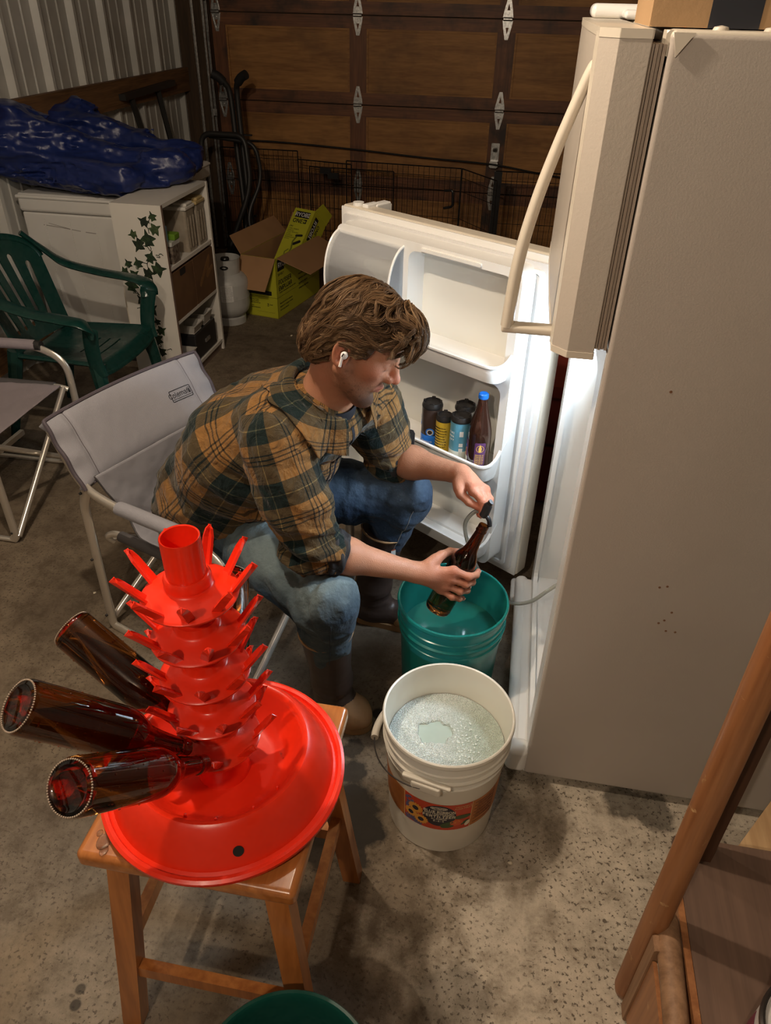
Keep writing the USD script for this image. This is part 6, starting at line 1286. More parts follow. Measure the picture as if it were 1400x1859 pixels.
# ---- shirt
SPN = [(V(-.780, 1.772, .425), .080, .155), (V(-.745, 1.755, .56), .082, .158), (V(-.625, 1.705, .745), .098, .150), (V(-.500, 1.655, .862), .115, .098)]
hemn = nrm(V(.10, -.03, 1))
def torso_sdf(p):
    d = None
    for (a, oa, ra), (b, ob, rb) in zip(SPN[:-1], SPN[1:]):
        for s in (-1, 0, 1):
            e = cone(p, a + CW * s * oa, b + CW * s * ob, ra, rb); d = e if d is None else smin(d, e, .05)
    d = smin(d, cone(p, V(-.49, 1.652, .875), neckB + V(-.030, .008, -.060), .085, .074), .05)
    d = smin(d, cone(p, shR + CW * .05, shL - CW * .05, .080, .080), .05)
    d = smin(d, cone(p, V(-.56, 1.67, .70) + CF * .035, V(-.47, 1.635, .84) + CF * .02, .10, .075), .05)
    return d
elRs, elLs = elR + (wrR - elR) * .12, elL + (wrL - elL) * .10
cufR, cufL = elR + (wrR - elR) * .22, elL + (wrL - elL) * .16
def sleeve_sdf(p, sh, el, cu, wr):
    m = sh + (el - sh) * .55
    d = smin(cone(p, sh, m, .083, .079), cone(p, m, el, .079, .066), .03)
    return smin(d, np.maximum(cone(p, el, cu + (cu - el) * .3, .064, .056), (p - cu) @ nrm(wr - el)), .018)
def folds(p, c, ax, amp, freq, r, seed):
    if not near(c, 2.3 * r): return 0.0
    q = p - c; w = np.exp(-((q * q).sum(1)) / (r * r)); ph = (q @ ax) * freq + 3.2 * meshkit.noise(p * 9, seed)
    return amp * w * (np.sin(ph) + .40 * np.sin(2.7 * ph + 5 * meshkit.noise(p * 17, seed + 50)))
def shirt_sdf(p):
    t = torso_sdf(p); r = sleeve_sdf(p, shR, elR, cufR, wrR); l = sleeve_sdf(p, shL, elL, cufL, wrL)
    d = smin(smin(t, r, .022), l, .022)
    w = folds(p, elR, nrm(V(.25, .15, 1)), .010, 110, .11, 2) + folds(p, elL, nrm(V(.3, -.1, 1)), .009, 110, .10, 3) + folds(p, V(-.52, 1.50, .70), nrm(V(.6, -.1, .9)), .010, 75, .14, 4)
    w = w + folds(p, V(-.80, 1.66, .50), nrm(V(-.35, .2, 1)), .014, 55, .17, 6) + folds(p, V(-.60, 1.55, .56), nrm(V(.4, .2, 1)), .012, 70, .13, 7)
    w = w + .022 * (meshkit.fbm(p * V(8, 8, 6), 3, 12) - .5) + .024 * (np.abs(meshkit.noise(p * V(13, 13, 9), 13) - .5) - .25) + .011 * (np.abs(meshkit.noise(p * V(30, 30, 19), 14) - .5) - .25)
    d = d + w
    q = p - SPN[0][0]; wav = .012 * np.sin(np.arctan2(q @ CW, q @ CF) * 5 + 1)
    return np.maximum(d, -(q @ hemn) + .0 + wav)
shm = relax(surf(shirt_sdf, (-1.02, 1.30, .36), (-.10, 2.08, 1.06), .0052, 10), 1, .45)
sv, sf = np.asarray(shm.vertices), np.asarray(shm.faces)
# plaid coordinates
SD = nrm(SPN[3][0] - SPN[0][0])
def torso_uv(p):
    z = (p - SPN[0][0]) @ SD; c = SPN[0][0] + z[:, None] * SD; q = p - c; fwd = nrm(CF - SD * (CF @ SD)); lat = CW
    return np.stack([np.arctan2(q @ lat, -(q @ fwd)) * .175, z + .06 * np.abs(q @ lat), 0 * z], 1)
def sleeve_uv(p, sh, el, ref):
    ax = nrm(el - sh); z = (p - sh) @ ax; q = p - sh - z[:, None] * ax; a = nrm(ref - ax * (ref @ ax)); b = np.cross(ax, a); return np.stack([np.arctan2(q @ b, q @ a) * .082, z, 0 * z], 1)
def plaid_mat():
    g, o, d, y = (.010, .022, .017), (.215, .108, .033), (.014, .014, .010), (.135, .115, .052)
    ramp = [(0, g), (.19, g), (.191, y), (.207, y), (.208, g), (.40, g), (.401, o), (.555, o), (.556, d), (.578, d), (.579, o), (.625, o), (.626, d), (.648, d), (.649, o), (.695, o), (.696, d), (.718, d), (.719, o), (1, o)]
    n = {'p': ('principled_bsdf', {'roughness': .92, 'sheen_weight': .12, 'sheen_roughness': .5, 'specular_ior_level': .15}), 'a': ('attribute', {'attribute': 'plaid'}), 'x': ('separate_xyz', {}), 'g': ('geometry', {}),
         'rx': ('rgb_ramp', {'ramp': ramp}), 'ry': ('rgb_ramp', {'ramp': ramp}), 'mx': ('mix_color', {'fac': .5}), 'ml': ('mix_color', {'blend_type': 'multiply', 'fac': 1.0}), 'ms': ('mix_color', {'blend_type': 'multiply', 'fac': 1.0, 'b': (1 / .215, 1 / .108, 1 / .033)}), 'mz': ('mix_color', {'fac': .5}), 'nb': ('noise_texture', {'scale': 26.0, 'detail': 5.0, 'roughness': .55, 'distortion': 1.2}), 'bp': ('bump', {'distance': .010}),
         'nv': ('noise_texture', {'scale': 60.0, 'detail': 4.0}), 'rv': ('rgb_ramp', {'ramp': [(.3, (.8, .8, .8)), (.7, (1.12, 1.12, 1.12))]}), 'mm': ('mix_color', {'blend_type': 'multiply', 'fac': 1.0})}
    l = [('a.vector', 'x.vector')]
    for c in 'xy':
        n['s' + c] = ('math', {'math_type': 'multiply', 'value2': 1 / .155}); n['f' + c] = ('math', {'math_type': 'fraction'}); n['o' + c] = ('math', {'math_type': 'add', 'value2': 20.1 if c == 'x' else 20.55})
        l += [(f'x.{c}', f's{c}.value1'), (f's{c}.value', f'o{c}.value1'), (f'o{c}.value', f'f{c}.value1'), (f'f{c}.value', f'r{c}.fac')]
    l += [('rx.color', 'mx.a'), ('ry.color', 'mx.b'), ('rx.color', 'ml.a'), ('ry.color', 'ml.b'), ('ml.result', 'ms.a'), ('mx.result', 'mz.a'), ('ms.result', 'mz.b'), ('g.position', 'nb.vector'), ('nb.fac', 'bp.height'), ('bp.normal', 'p.normal'), ('g.position', 'nv.vector'), ('nv.fac', 'rv.fac'), ('mz.result', 'mm.a'), ('rv.color', 'mm.b'), ('mm.result', 'p.base_color')]
    return usdkit.material(stage, LK + 'flannel_plaid', n, l, surface='p.BSDF')
m_plaid = plaid_mat(); m_lining = M('dark_lining', (.018, .017, .019), .8, bump=(300, .0006)); m_under = M('navy_undershirt', (.010, .011, .018), .85, bump=(500, .0005))
fc_ = sv[sf].mean(1); dt = torso_sdf(fc_); dr = sleeve_sdf(fc_, shR, elR, cufR, wrR); dl_ = sleeve_sdf(fc_, shL, elL, cufL, wrL)
lr_ = (fc_ - shR) @ nrm(elR - shR); ll_ = (fc_ - shL) @ nrm(elL - shL)
arR, arL = (fc_ - shR) @ nrm(shR - shL), (fc_ - shL) @ nrm(shL - shR)
isR = (dr < dt + .004) & ((lr_ > .02) | (arR > .012)) & (dr < dl_); isL = (dl_ < dt + .004) & ((ll_ > .02) | (arL > .012)) & (dl_ < dr)
def sub(mask):
    f = sf[mask]; u, inv = np.unique(f, return_inverse=True); return TM(sv[u], inv.reshape(-1, 3)), u
nall = TM(sv, sf).vertex_normals
def put_cloth(name, mask, uvf, parent=None):
    m, u = sub(mask); umx = per.part(name, m, m_plaid, True, parent=parent, prim=True)
    umx.CreateNormalsAttr(Vt.Vec3fArray.FromNumpy(nall[u].astype(np.float32))); attr(umx, 'plaid', uvf(np.asarray(m.vertices)), 'vec'); return str(umx.GetPath())
SHIRT = put_cloth('flannel_shirt', ~isR & ~isL, torso_uv)
put_cloth('sleeve', isR, lambda p: sleeve_uv(p, shR, elR, V(0, -1, .3)), SHIRT); put_cloth('sleeve', isL, lambda p: sleeve_uv(p, shL, elL, V(0, -1, .3)), SHIRT)
# rolled cuffs: dark turned-out lining
def cuff(c, ax, r, seed):
    ax = nrm(ax); x = nrm(np.cross(ax, V(0, 0, 1))); y = np.cross(ax, x); R3 = np.stack([x, y, ax], 1)
    def f(u, v):
        a = 2 * PI * u; s = v * 2 - 1; rr = r + .011 * np.sqrt(np.clip(1 - s**6, 0, 1)) + .004 * np.sin(3 * a + 5 * s + seed) * (1 - s * s) + .003 * np.sin(7 * a + seed - 6 * s)
        return np.stack([rr * np.cos(a), rr * np.sin(a), .032 * s + .004 * np.sin(2 * a + seed)], -1)
    m = grid(f, 60, 20, .004); return xf(m, R3, c)
per.part('cuff', cuff(cufR - nrm(wrR - elR) * .012, wrR - elR + (elR - shR) * .25, .051, 1), m_lining, True, parent=SHIRT)
per.part('cuff', cuff(cufL - nrm(wrL - elL) * .012, wrL - elL + (elL - shL) * .25, .050, 3), m_lining, True, parent=SHIRT)
# collar
nax = nrm(HC + HR @ V(-.03, 0, -.02) - neckB); nfw = nrm(CF - nax * (CF @ nax)); nlt = np.cross(nax, nfw)
def collar_f(u, v):
    a = (u - .5) * 2 * PI * .86 + PI            # opening at the front
    front = np.abs(u - .5) * 2
    out = np.interp(v, [0, .25, .45, .6, 1], [.004, .008, .015, .027, .054]); hgt = np.interp(v, [0, .25, .45, .6, 1], [-.030, .020, .036, .030, -.026]) - .032 * front**3 * np.clip(v - .3, 0, 1) - .018 * front**2
    rr = .070 + out * 1.25 + .012 * front**4
    P0 = neckB - nax * .012 - nfw * .004
    return P0 + (rr * np.cos(a))[..., None] * nfw * 1.0 + (rr * np.sin(a))[..., None] * nlt * 1.0 + hgt[..., None] * nax
cm_ = grid(collar_f, 70, 24, .003); cv0 = np.asarray(cm_.vertices).copy()
for _ in range(4):
    s0 = shirt_sdf(cv0); gr = np.stack([shirt_sdf(cv0 + 1e-3 * np.eye(3)[k]) - s0 for k in range(3)], 1) / 1e-3; gr /= np.linalg.norm(gr, axis=1, keepdims=True) + 1e-9
    want = np.where(np.arange(len(cv0)) < len(cv0) // 2, .010, .0065); cv0 = cv0 + gr * np.maximum(want - s0, 0)[:, None]
cm_.vertices = cv0
umc = per.part('collar', cm_, m_plaid, True, parent=SHIRT, prim=True); cvv = np.asarray(cm_.vertices); qc = cvv - neckB
attr(umc, 'plaid', np.stack([np.arctan2(qc @ nlt, -(qc @ nfw)) * .10, (qc @ nax) + np.hypot(qc @ nlt, qc @ nfw) * -.9 + .03, 0 * qc[:, 0]], 1), 'vec')
per.part('undershirt', xf(lathe([(.052, -.075), (.075, -.05), (.070, -.015), (.0665, .012), (.0635, .013), (.060, -.02)], 40), np.stack([nfw, nlt, nax], 1), neckB + nfw * .012 - nax * .014), m_under, True)
# front placket gap, pocket flaps: strips laid on the shirt front by following the surface
def on_shirt(p0, dirv, it=10):
    p = np.atleast_2d(np.array(p0, float)); dirv = nrm(dirv)
    for _ in range(it): p = p - dirv * shirt_sdf(p)[:, None] * .9
    return p if np.ndim(p0) == 2 else p[0]
frn = nrm(nfw * 0 + CF - SD * (CF @ SD))
def strip(pts, w, off, lat, thick=.003):
    P_ = on_shirt(np.array(pts), frn); L_, R_ = P_ + lat * w / 2 + frn * off, P_ - lat * w / 2 + frn * off
    n = len(P_); v = np.vstack([L_, R_, L_ - frn * thick * 3, R_ - frn * thick * 3]); f = []
    for i in range(n - 1): f += [[i, i + 1, n + i + 1, n + i], [2 * n + i, 3 * n + i, 3 * n + i + 1, 2 * n + i + 1], [i, 2 * n + i, 2 * n + i + 1, i + 1], [n + i, n + i + 1, 3 * n + i + 1, 3 * n + i]]
    return TM(v, quads(f))
cpts = [neckB + CF * .05 - SD * s + frn * .10 for s in np.linspace(.05, .40, 24)]
per.part('placket', strip(cpts, .010, .0022, CW), m_under, False, parent=SHIRT)
per.part('button_band', strip([c - CW * .021 for c in cpts], .0022, .0016, CW), m_lining, False, parent=SHIRT)
for s in (-1, 1):
    base = [neckB + CF * .06 - SD * .17 + CW * s * (.05 + t) + frn * .1 for t in np.linspace(0, .085, 10)]
    fp_ = strip(base, .0025, .002, SD); per.part('pocket_edge', fp_, m_lining, False, parent=SHIRT)
m_btn = M('brown_button', (.06, .035, .022), .35)
for k in range(4):
    b = on_shirt(cpts[3 + k * 5] - CW * .012, frn); per.part('button', xf(lathe([(0, 0), (.0055, 0), (.006, .002), (.0045, .0032), (0, .0026)], 16), axes((1, 0, 0), frn), b + frn * .001), m_btn, 30, parent=SHIRT)
# sleeve tab standing up on the far sleeve
tabc = elL + V(.055, -.015, .075)
per.part('sleeve_tab', cat(hull([tabc + V(x, y, z) for x, y, z in ((-.012, 0, -.03), (.012, 0, -.03), (.013, .004, .018), (.008, .005, .030), (-.004, .005, .032), (-.010, .004, .02), (-.012, .004, -.03), (.012, .004, -.03), (.013, .008, .018), (-.010, .008, .02))])), m_lining, False, parent=SHIRT)

# ---- jeans
def jeans_sdf(p):
    d = cone(p, V(-.74, 1.66, .455), V(-.70, 1.83, .455), .125, .125)
    for h, k, bt2, s in ((hipR, kneeR, V(-.388, 1.402, .30), 1), (hipL, kneeL, V(-.318, 1.858, .33), 2)):
        m = h + (k - h) * .5
        e = smin(cone(p, h, m, .112, .094), cone(p, m, k + V(0, 0, -.012), .094, .077), .04)
        e = smin(e, cone(p, k + V(0, 0, -.02), bt2, .076, .062), .025); d = smin(d, e, .03)
        w = folds(p, k + V(-.06, .02, -.06), nrm(V(.5, -.3, 1)), .011, 80, .10, 20 + s) + folds(p, k, nrm(V(.8, -.5, .2)), .006, 85, .12, 24 + s) + folds(p, h + (k - h) * .25, nrm(k - h), .013, 55, .14, 27 + s)
        d = d + w
    d = d + .018 * (meshkit.fbm(p * 9, 3, 33) - .5) + .016 * (np.abs(meshkit.noise(p * V(14, 14, 14), 35) - .5) - .25)
    return d
jm = relax(surf(jeans_sdf, (-.93, 1.24, .24), (-.12, 2.02, .66), .0055, 10), 1, .45)
jv = np.asarray(jm.vertices)
def denim(p, h, k):
    ax = nrm(k - h); z = (p - h) @ ax; q = p - h - z[:, None] * ax; return z, q
zR, qR = denim(jv, hipR, kneeR); zL, qL = denim(jv, hipL, kneeL); isn = cone(jv, hipR, kneeR, .1, .08) < cone(jv, hipL, kneeL, .1, .08)
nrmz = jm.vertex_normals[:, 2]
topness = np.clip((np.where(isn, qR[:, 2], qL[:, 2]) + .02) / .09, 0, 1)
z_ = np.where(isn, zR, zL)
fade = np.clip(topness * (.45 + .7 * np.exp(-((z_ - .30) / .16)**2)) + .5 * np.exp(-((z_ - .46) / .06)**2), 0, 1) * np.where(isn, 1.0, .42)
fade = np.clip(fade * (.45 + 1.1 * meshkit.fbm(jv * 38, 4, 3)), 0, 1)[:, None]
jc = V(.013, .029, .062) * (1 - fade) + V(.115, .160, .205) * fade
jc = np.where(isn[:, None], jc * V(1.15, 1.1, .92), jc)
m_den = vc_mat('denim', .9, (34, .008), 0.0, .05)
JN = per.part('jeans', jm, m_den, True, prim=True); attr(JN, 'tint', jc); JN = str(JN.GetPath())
m_thread = M('pale_thread', (.26, .27, .28), .8)
def on_sdf(fn, p, c, it=9):
    p = np.array(p, float); d = nrm(p - c)
    for _ in range(it): p = p - d * fn(p[None])[0] * .9
    return p
def seam(h, k, ang0, ang1, t0, t1, n=22, r=.0016, nm='seam'):
    ax = nrm(k - h); x = nrm(V(0, 0, 1) - ax * ax[2]); y = np.cross(ax, x); P_ = []
    for s in np.linspace(0, 1, n):
        c = h + (k - h) * (t0 + (t1 - t0) * s); a = math.radians(ang0 + (ang1 - ang0) * s); d = x * math.cos(a) + y * math.sin(a); P_.append(on_sdf(jeans_sdf, c + d * .1, c) + d * .0006)
    per.part(nm, tube(np.array(P_), r, 6), m_thread if nm == 'stitching' else M_seam, True, parent=JN)
M_seam = M('denim_seam', (.045, .065, .09), .9)
seam(hipR, kneeR, -98, -105, .15, .98); seam(hipL, kneeL, -72, -60, .30, .93, nm='stitching'); seam(hipL, kneeL, -66, -54, .30, .93)
for (k_, b_, a_) in ((kneeL, V(-.318, 1.858, .33), -60), (kneeR, V(-.388, 1.402, .30), -70)):
    P_ = []
    for s in np.linspace(.02, .95, 14):
        c = k_ + V(0, 0, -.02) + (b_ - k_) * s; d = V(math.cos(math.radians(a_)), math.sin(math.radians(a_)), 0); P_.append(on_sdf(jeans_sdf, c + d * .08, c) + d * .0005)
    per.part('stitching' if k_ is kneeL else 'seam', tube(np.array(P_), .0012, 6), m_thread if k_ is kneeL else M_seam, True, parent=JN)

# ---- rubber boots
m_boot = M('brown_rubber', (.052, .032, .026), .42, bump=(90, .0004), var2=(8, (.075, .05, .042), .45, .75)); m_tanr = M('tan_rubber', (.42, .245, .115), .55, var2=(20, (.28, .155, .07), .5, .8)); m_sole = M('tan_sole', (.34, .20, .09), .6)
def boot(top, ank, heel, toe, tilt_):
    fd = nrm((toe - heel) * V(1, 1, 0)); sd_ = V(-fd[1], fd[0], 0)
    ball = heel + (toe - heel) * .68
    def sdf(p):
        d = smin(cone(p, top, ank + V(0, 0, .05), .071, .054), cone(p, ank + V(0, 0, .05), ank * V(1, 1, 0) + V(0, 0, .055), .054, .050), .03)
        q = p * V(1, 1, 1.0)
        f = smin(cone(q, heel * V(1, 1, 0) + V(0, 0, .042), ball * V(1, 1, 0) + V(0, 0, .040), .036, .042), cone(q, ball * V(1, 1, 0) + V(0, 0, .040), toe * V(1, 1, 0) + V(0, 0, .034) - fd * .03, .042, .034), .02)
        f = smin(f, cone(q, ball * V(1, 1, 0) + sd_ * .012 + V(0, 0, .038), ball * V(1, 1, 0) - sd_ * .012 + V(0, 0, .038), .04, .04), .015)
        d = smin(d, f, .045) + folds(p, ank + V(0, 0, .02), V(0, 0, 1), .003, 130, .06, 41)
        d = np.maximum(d, .012 - p[:, 2])
        return np.maximum(d, (p - top) @ nrm(top - ank - V(0, 0, .05)))
    lo_ = np.minimum.reduce([top, ank, heel, toe]) - .10; hi_ = np.maximum.reduce([top, ank, heel, toe]) + .10; lo_[2] = 0
    m = relax(surf(sdf, lo_, hi_, .0045, 10), 1, .45); v = np.asarray(m.vertices); f = np.asarray(m.faces); fc = v[f].mean(1)
    cap = ((fc - toe) @ fd > -.088 + .6 * np.maximum(fc[:, 2] - .035, 0) - .25 * np.abs((fc - toe) @ sd_)) & (fc[:, 2] < .12)
    nn = m.vertex_normals
    def sb(mask, name, mt, par=None, off=0.0):
        ff = f[mask]; u, inv = np.unique(ff, return_inverse=True); k = per.part(name, TM(v[u] + nn[u] * off, inv.reshape(-1, 3)), mt, True, parent=par, prim=True); k.CreateNormalsAttr(Vt.Vec3fArray.FromNumpy(nn[u].astype(np.float32))); return str(k.GetPath())
    bp_ = sb(~cap, 'boot', m_boot); sb(cap, 'toe_cap', m_tanr, bp_, .0012)
    sole = unary_union([sg.Point(heel[:2]).buffer(.040), sg.Point(ball[:2]).buffer(.050), sg.Point((toe - fd * .035)[:2]).buffer(.040)]).convex_hull
    per.part('sole', extr(sole, .022, None, (0, 0, 0.0)), m_sole, 30, parent=bp_)
    ax = nrm(top - ank - V(0, 0, .05)); x = nrm(np.cross(ax, V(0, 1, 0))); y = np.cross(ax, x); a = np.linspace(0, 2 * PI, 48, endpoint=False)
    per.part('top_trim', tube(top - ax * .003 + .0718 * (np.cos(a)[:, None] * x + np.sin(a)[:, None] * y), .0035, 8, closed=True), m_tanr, True, parent=bp_)
    st_ = [on_sdf(sdf, top - ax * .004 - fd * .08 + (ank + V(0, 0, .0) - top) * s - sd_ * .02, top + (ank - top) * s) for s in np.linspace(.02, .92, 16)]
    per.part('heel_strip', tube(np.array(st_), .0032, 6), m_tanr, True, parent=bp_)
    return bp_, sdf, fd, sd_
bR_, _, _, _ = boot(V(-.388, 1.398, .365), V(-.383, 1.425, .10), V(-.420, 1.452, 0), V(-.268, 1.388, 0), 0)
bL_, sL, fL, dL = boot(V(-.312, 1.855, .385), V(-.345, 1.857, .10), V(-.375, 1.855, 0), V(-.165, 1.845, 0), 0)
tgp = on_sdf(sL, V(-.265, 1.79, .335), V(-.314, 1.855, .34)); tn = nrm(V(.05, -.065, 0))
tg = per.part('boot_tag', xf(cbox((-.008, -.0005, -.017), (.008, .001, .017), .0004), np.stack([np.cross(-tn, V(0, 0, 1)), -tn, V(0, 0, 1)], 1), tgp), m_inkw, False, parent=bL_)
per.part('tag_print', xf(cbox((-.006, -.0012, .004), (.006, -.0004, .014), .0002), np.stack([np.cross(-tn, V(0, 0, 1)), -tn, V(0, 0, 1)], 1), tgp), m_tom, False, parent=bL_)

# ---- hair: a shaped cap under many strands
def hair_local(q):
    CULL[1] = False
    try: return hair_local_(q)
    finally: CULL[1] = True
def hair_local_(q):
    d = ell(q, (-.014, 0, .052), (.108, .087, .098))
    d = smin(d, ell(q, (.045, 0, .098), (.060, .066, .040)), .03)
    d = smin(d, ell(q, (.074, -.015, .116), (.034, .050, .024)), .02)
    d = smin(d, ell(q, (-.075, 0, -.018), (.045, .068, .062)), .03)
    d = smin(d, cone(np.abs(q) * (0, 1, 0) + q * (1, 0, 1), (.040, .066, .040), (.034, .068, .000), .018, .011), .015)
    return d
def hairline(q):
    """> 0 where hair grows"""
    x, y, z = q[:, 0], np.abs(q[:, 1]), q[:, 2]
    line = np.interp(x, [-.12, -.060, -.035, -.030, .004, .010, .040, .046, .070, .085, .13], [-.080, -.074, -.035, .030, .040, .008, .012, .054, .076, .086, .100])
    line = np.where(y < .04, np.where(x > .04, .088, line), line)
    return z - line
def cap_sdf(q):
    flow = q[:, 2] * 180 + 35 * q[:, 0] + 8 * meshkit.noise(q * 26, 4); top = np.clip((q[:, 2] - .09) / .05, 0, 1)
    g = .0028 * np.sin(flow * (1 - top) + (q[:, 1] * 190 + 8 * meshkit.noise(q * 30, 9)) * top) + .013 * (meshkit.fbm(q * 30, 2, 6) - .5)
    return np.maximum(hair_local(q) + g + .004, -hairline(q) * .8)
hm = relax(surf(cap_sdf, (-.16, -.12, -.11), (.14, .12, .18), .0032, 10), 1, .4)
m_hairc = M('hair_base', (.055, .030, .015), .6, bump=(300, .0008))
HAIR = per.part('hair', xf(hm, HR, HC), m_hairc, True)
m_hair = usdkit.material(stage, LK + 'hair_strands', {'p': ('principled_bsdf', {'roughness': .45, 'specular_ior_level': .22}), 'a': ('attribute', {'attribute': 'tone'}), 'r': ('rgb_ramp', {'ramp': [(0, (.045, .024, .012)), (.5, (.130, .074, .036)), (1, (.31, .195, .10))]})}, [('a.fac', 'r.fac'), ('r.color', 'p.base_color')], surface='p.BSDF')
rg = np.random.default_rng(21)
def scalp(n, kind):
    roots = []
    while len(roots) < n:
        u = rg.normal(size=(4000, 3)); u /= np.linalg.norm(u, axis=1, keepdims=True); q = V(-.014, 0, .052) + u * V(.104, .084, .096)
        ok = hairline(q) > .002
        if kind == 'front': ok &= (q[:, 0] > .045) & (q[:, 2] > .088)
        if kind == 'nape': ok &= (q[:, 0] < -.045) & (q[:, 2] < .03)
        roots += list(q[ok])
    return np.array(roots[:n])
def guides(p, kind):
    """paths of lock centres combed over the skull"""
    n = len(p); NP = 13; step = {'main': .0092, 'front': .0085, 'nape': .0068}[kind] * rg.uniform(.8, 1.25, n)[:, None]
    ph = rg.uniform(0, 6.28, n); P_ = [p.copy()]; lift = rg.uniform(-.002, .010, n)
    for i in range(NP - 1):
        x, y, z = p.T; t = i / NP
        if kind == 'front': d = np.stack([1.1 - 1.7 * t + 0 * x, -.45 + 0 * x, .25 - 1.9 * t + 0 * x], 1)
        elif kind == 'nape': d = np.stack([-.50 + .9 * t + 0 * x, .15 * np.sign(y), -1.0 + 0 * x], 1)
        else:
            side = np.clip((.115 - z) / .06, 0, 1); back = np.clip((-.03 - x) / .05, 0, 1); topf = np.clip((x - .02) / .05, 0, 1) * (1 - side)
            d = np.stack([-.95 * side * (1 - back) - .25 * back + .9 * topf - .25 * (1 - side), np.where(y > .025, .6, -.75) * (1 - side) * (1 - .4 * topf), -.34 * side * (1 - .4 * np.clip(x / .05, 0, 1)) - .95 * back - .10], 1)
        d += .5 * np.stack([np.sin(ph + 8 * t), np.cos(ph * 1.7 + 9 * t), np.sin(ph * 2.3 + 7 * t)], 1) * (.4 + t)
        d /= np.linalg.norm(d, axis=1, keepdims=True); p = p + d * step
        for _ in range(2):
            e = 1e-3; s = hair_local(p); gq = np.stack([hair_local(p + V(*(e if k == j else 0 for k in range(3)))) - s for j in range(3)], 1) / e; gq /= np.linalg.norm(gq, axis=1, keepdims=True) + 1e-9
            tgt = lift * (.4 + t) + .003; pull = 1.0 if kind != 'front' else max(0.0, 1 - 1.6 * t)
            p = p - gq * np.where(s < tgt, s - tgt, (s - tgt) * pull)[:, None]
        P_.append(p.copy())
    return np.stack(P_, 1)
def strands(n, kind, ng):
    from scipy.spatial import cKDTree
    gr_ = scalp(ng, kind); gp = guides(gr_, kind); c = scalp(n, kind); k = cKDTree(gr_).query(c)[1]
    t = np.linspace(0, 1, gp.shape[1])[None, :, None]; off = (c - gr_[k])[:, None]
    tone = rg.uniform(0, 1, ng)[k]
    return gp[k] + off * (1 - .72 * t) + rg.normal(0, .0011, (n, 1, 3)) * t + rg.normal(0, .0004, (n, gp.shape[1], 3)), tone
def put_hair(name, P_, tone, w0, parent=None):
    n, k = P_.shape[:2]; W_ = P_.reshape(-1, 3) @ HR.T + HC - per.m[:3, 3]
    c = UsdGeom.BasisCurves.Define(stage, numbered(parent or per.path, name)); c.CreateTypeAttr('cubic'); c.CreateBasisAttr('catmullRom'); c.CreateWrapAttr('pinned')
    c.CreatePointsAttr(Vt.Vec3fArray.FromNumpy(W_.astype(np.float32))); c.CreateCurveVertexCountsAttr(Vt.IntArray.FromNumpy(np.full(n, k, np.int32)))
    c.CreateWidthsAttr(Vt.FloatArray.FromNumpy(np.tile(np.interp(np.linspace(0, 1, k), [0, .6, 1], [w0, w0, w0 * .3]), n).astype(np.float32))); c.SetWidthsInterpolation('vertex')
    UsdGeom.PrimvarsAPI(c).CreatePrimvar('tone', Sdf.ValueTypeNames.FloatArray, 'uniform').Set(Vt.FloatArray.FromNumpy(tone.astype(np.float32)))
    UsdShade.MaterialBindingAPI.Apply(c.GetPrim()).Bind(m_hair); c.GetPrim().SetCustomDataByKey('kind', 'stuff')
for kind, n, nm, ng in (('main', 8000, 'strands', 330), ('nape', 2200, 'nape_strands', 90), ('front', 500, 'front_locks', 16)):
    P_, cl = strands(n, kind, ng); put_hair(nm, P_, np.clip(.40 + .55 * (cl - .5) + rg.normal(0, .15, n), 0, 1), .0010, HAIR)
# loose curls tumbling past the forehead
lk = []
for j in range(9):
    y = -.050 + .0105 * j + rg.normal(0, .003); cz = rg.uniform(-.008, .008); r_ = rg.uniform(.8, 1.15)
    path = np.array([(.060, y, .124), (.088, y, .127 + cz), (.112 * (1 + .04 * cz * 50), y - .003, .112 + cz), (.124, y - .009, .090), (.121, y - .014, .070 - cz), (.110, y - .012, .060), (.104, y - .006, .068), (.108, y, .078)])
    path = path[0] + (path - path[0]) * r_ + V(0, 0, .006)
    for k in range(42): lk.append(smooth_path(path + rg.normal(0, .0021, (1, 3)) + rg.normal(0, .0012, path.shape) * np.linspace(.4, 1.5, len(path))[:, None], 3))
put_hair('curls', np.array(lk), np.clip(rg.normal(.45, .2, len(lk)), 0, 1), .0010, HAIR)
fl1 = np.array([(.098, -.052, .100), (.116, -.056, .088), (.122, -.060, .062), (.112, -.062, .040), (.098, -.060, .036)])
put_hair('loose_lock', np.array([smooth_path(fl1 + rg.normal(0, .0014, fl1.shape), 5) for _ in range(14)]), np.full(14, .4), .0009, HAIR)

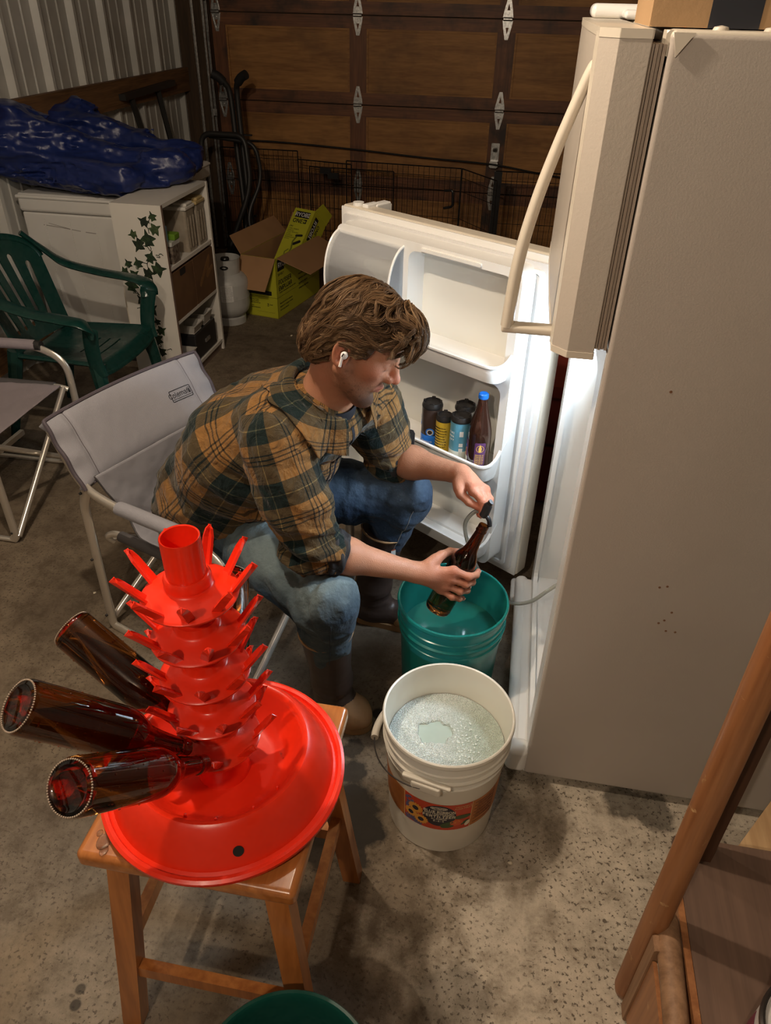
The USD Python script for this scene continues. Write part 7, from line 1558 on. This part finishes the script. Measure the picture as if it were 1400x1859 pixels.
# ---- earbud in the right ear
m_bud = M('white_earbud', (.82, .82, .82), .15)
eb = Thing('earbud', 'white wireless earbud in the person\'s right ear', 'earphone', loc=HC + HR @ V(-.006, -.088, -.006))
EO = lambda x, y, z: HC + HR @ V(x, y, z)
sb1 = trimesh.creation.icosphere(3, 1.0); sb1.vertices = sb1.vertices * (.0085, .008, .0095)
eb.part('bud', xf(sb1, HR, EO(-.006, -.0865, -.002)), m_bud, True)
stem = [EO(-.008, -.0925, .004), EO(-.0075, -.0945, -.004), EO(-.004, -.0945, -.016), EO(-.001, -.094, -.0265)]
stp = eb.part('stem', tube(smooth_path(stem, 6), .0031, 14), m_bud, 50)
eb.part('mic_slot', xf(cbox((-.0012, -.0006, -.004), (.0012, .0006, .004), .0003), HR, EO(-.0085, -.0978, .001)), m_black, False, parent=stp)

# ---- black tap with clear hose
m_tap = M('tap_black', (.016, .016, .018), .28)
tp2 = Thing('beer_tap', 'black plastic dispensing tap with clear hose, pinched in the person\'s upper hand', 'tap', loc=K)
ta_ = nrm(V(.25, -.05, 1))
tp2.part('tap_body', cat(tube([K - ta_ * .022, K - ta_ * .018, K + ta_ * .016, K + ta_ * .022], [.009, .0125, .0115, .008], 16)), m_tap, 50)
tp2.part('tap_lever', tube(smooth_path([K + ta_ * .018, K + V(.008, -.004, .026), K + V(.011, -.006, .032)], 6), .008, 12, ry=.0055), m_tap, 50)
tp2.part('spout', tube(smooth_path([K - ta_ * .012, K + V(.010, -.008, -.024), K + V(.014, -.010, -.042)], 6), .0062, 12), m_tap, 50)
m_hose = M('clear_hose', (.66, .66, .60), .12, transmission_weight=.75, ior=1.3)
hose = smooth_path([K - V(.002, -.004, .014), K + V(-.028, .02, -.022), K + V(-.052, .06, -.09), K + V(-.045, .13, -.20), V(-.015, 1.80, .32), V(.04, 1.80, .235), V(.10, 1.765, .225), V(.155, 1.735, .265), V(.20, 1.72, .33), V(.26, 1.72, .40)], 10)
tp2.part('hose', tube(hose, .0058, 12), m_hose, True)
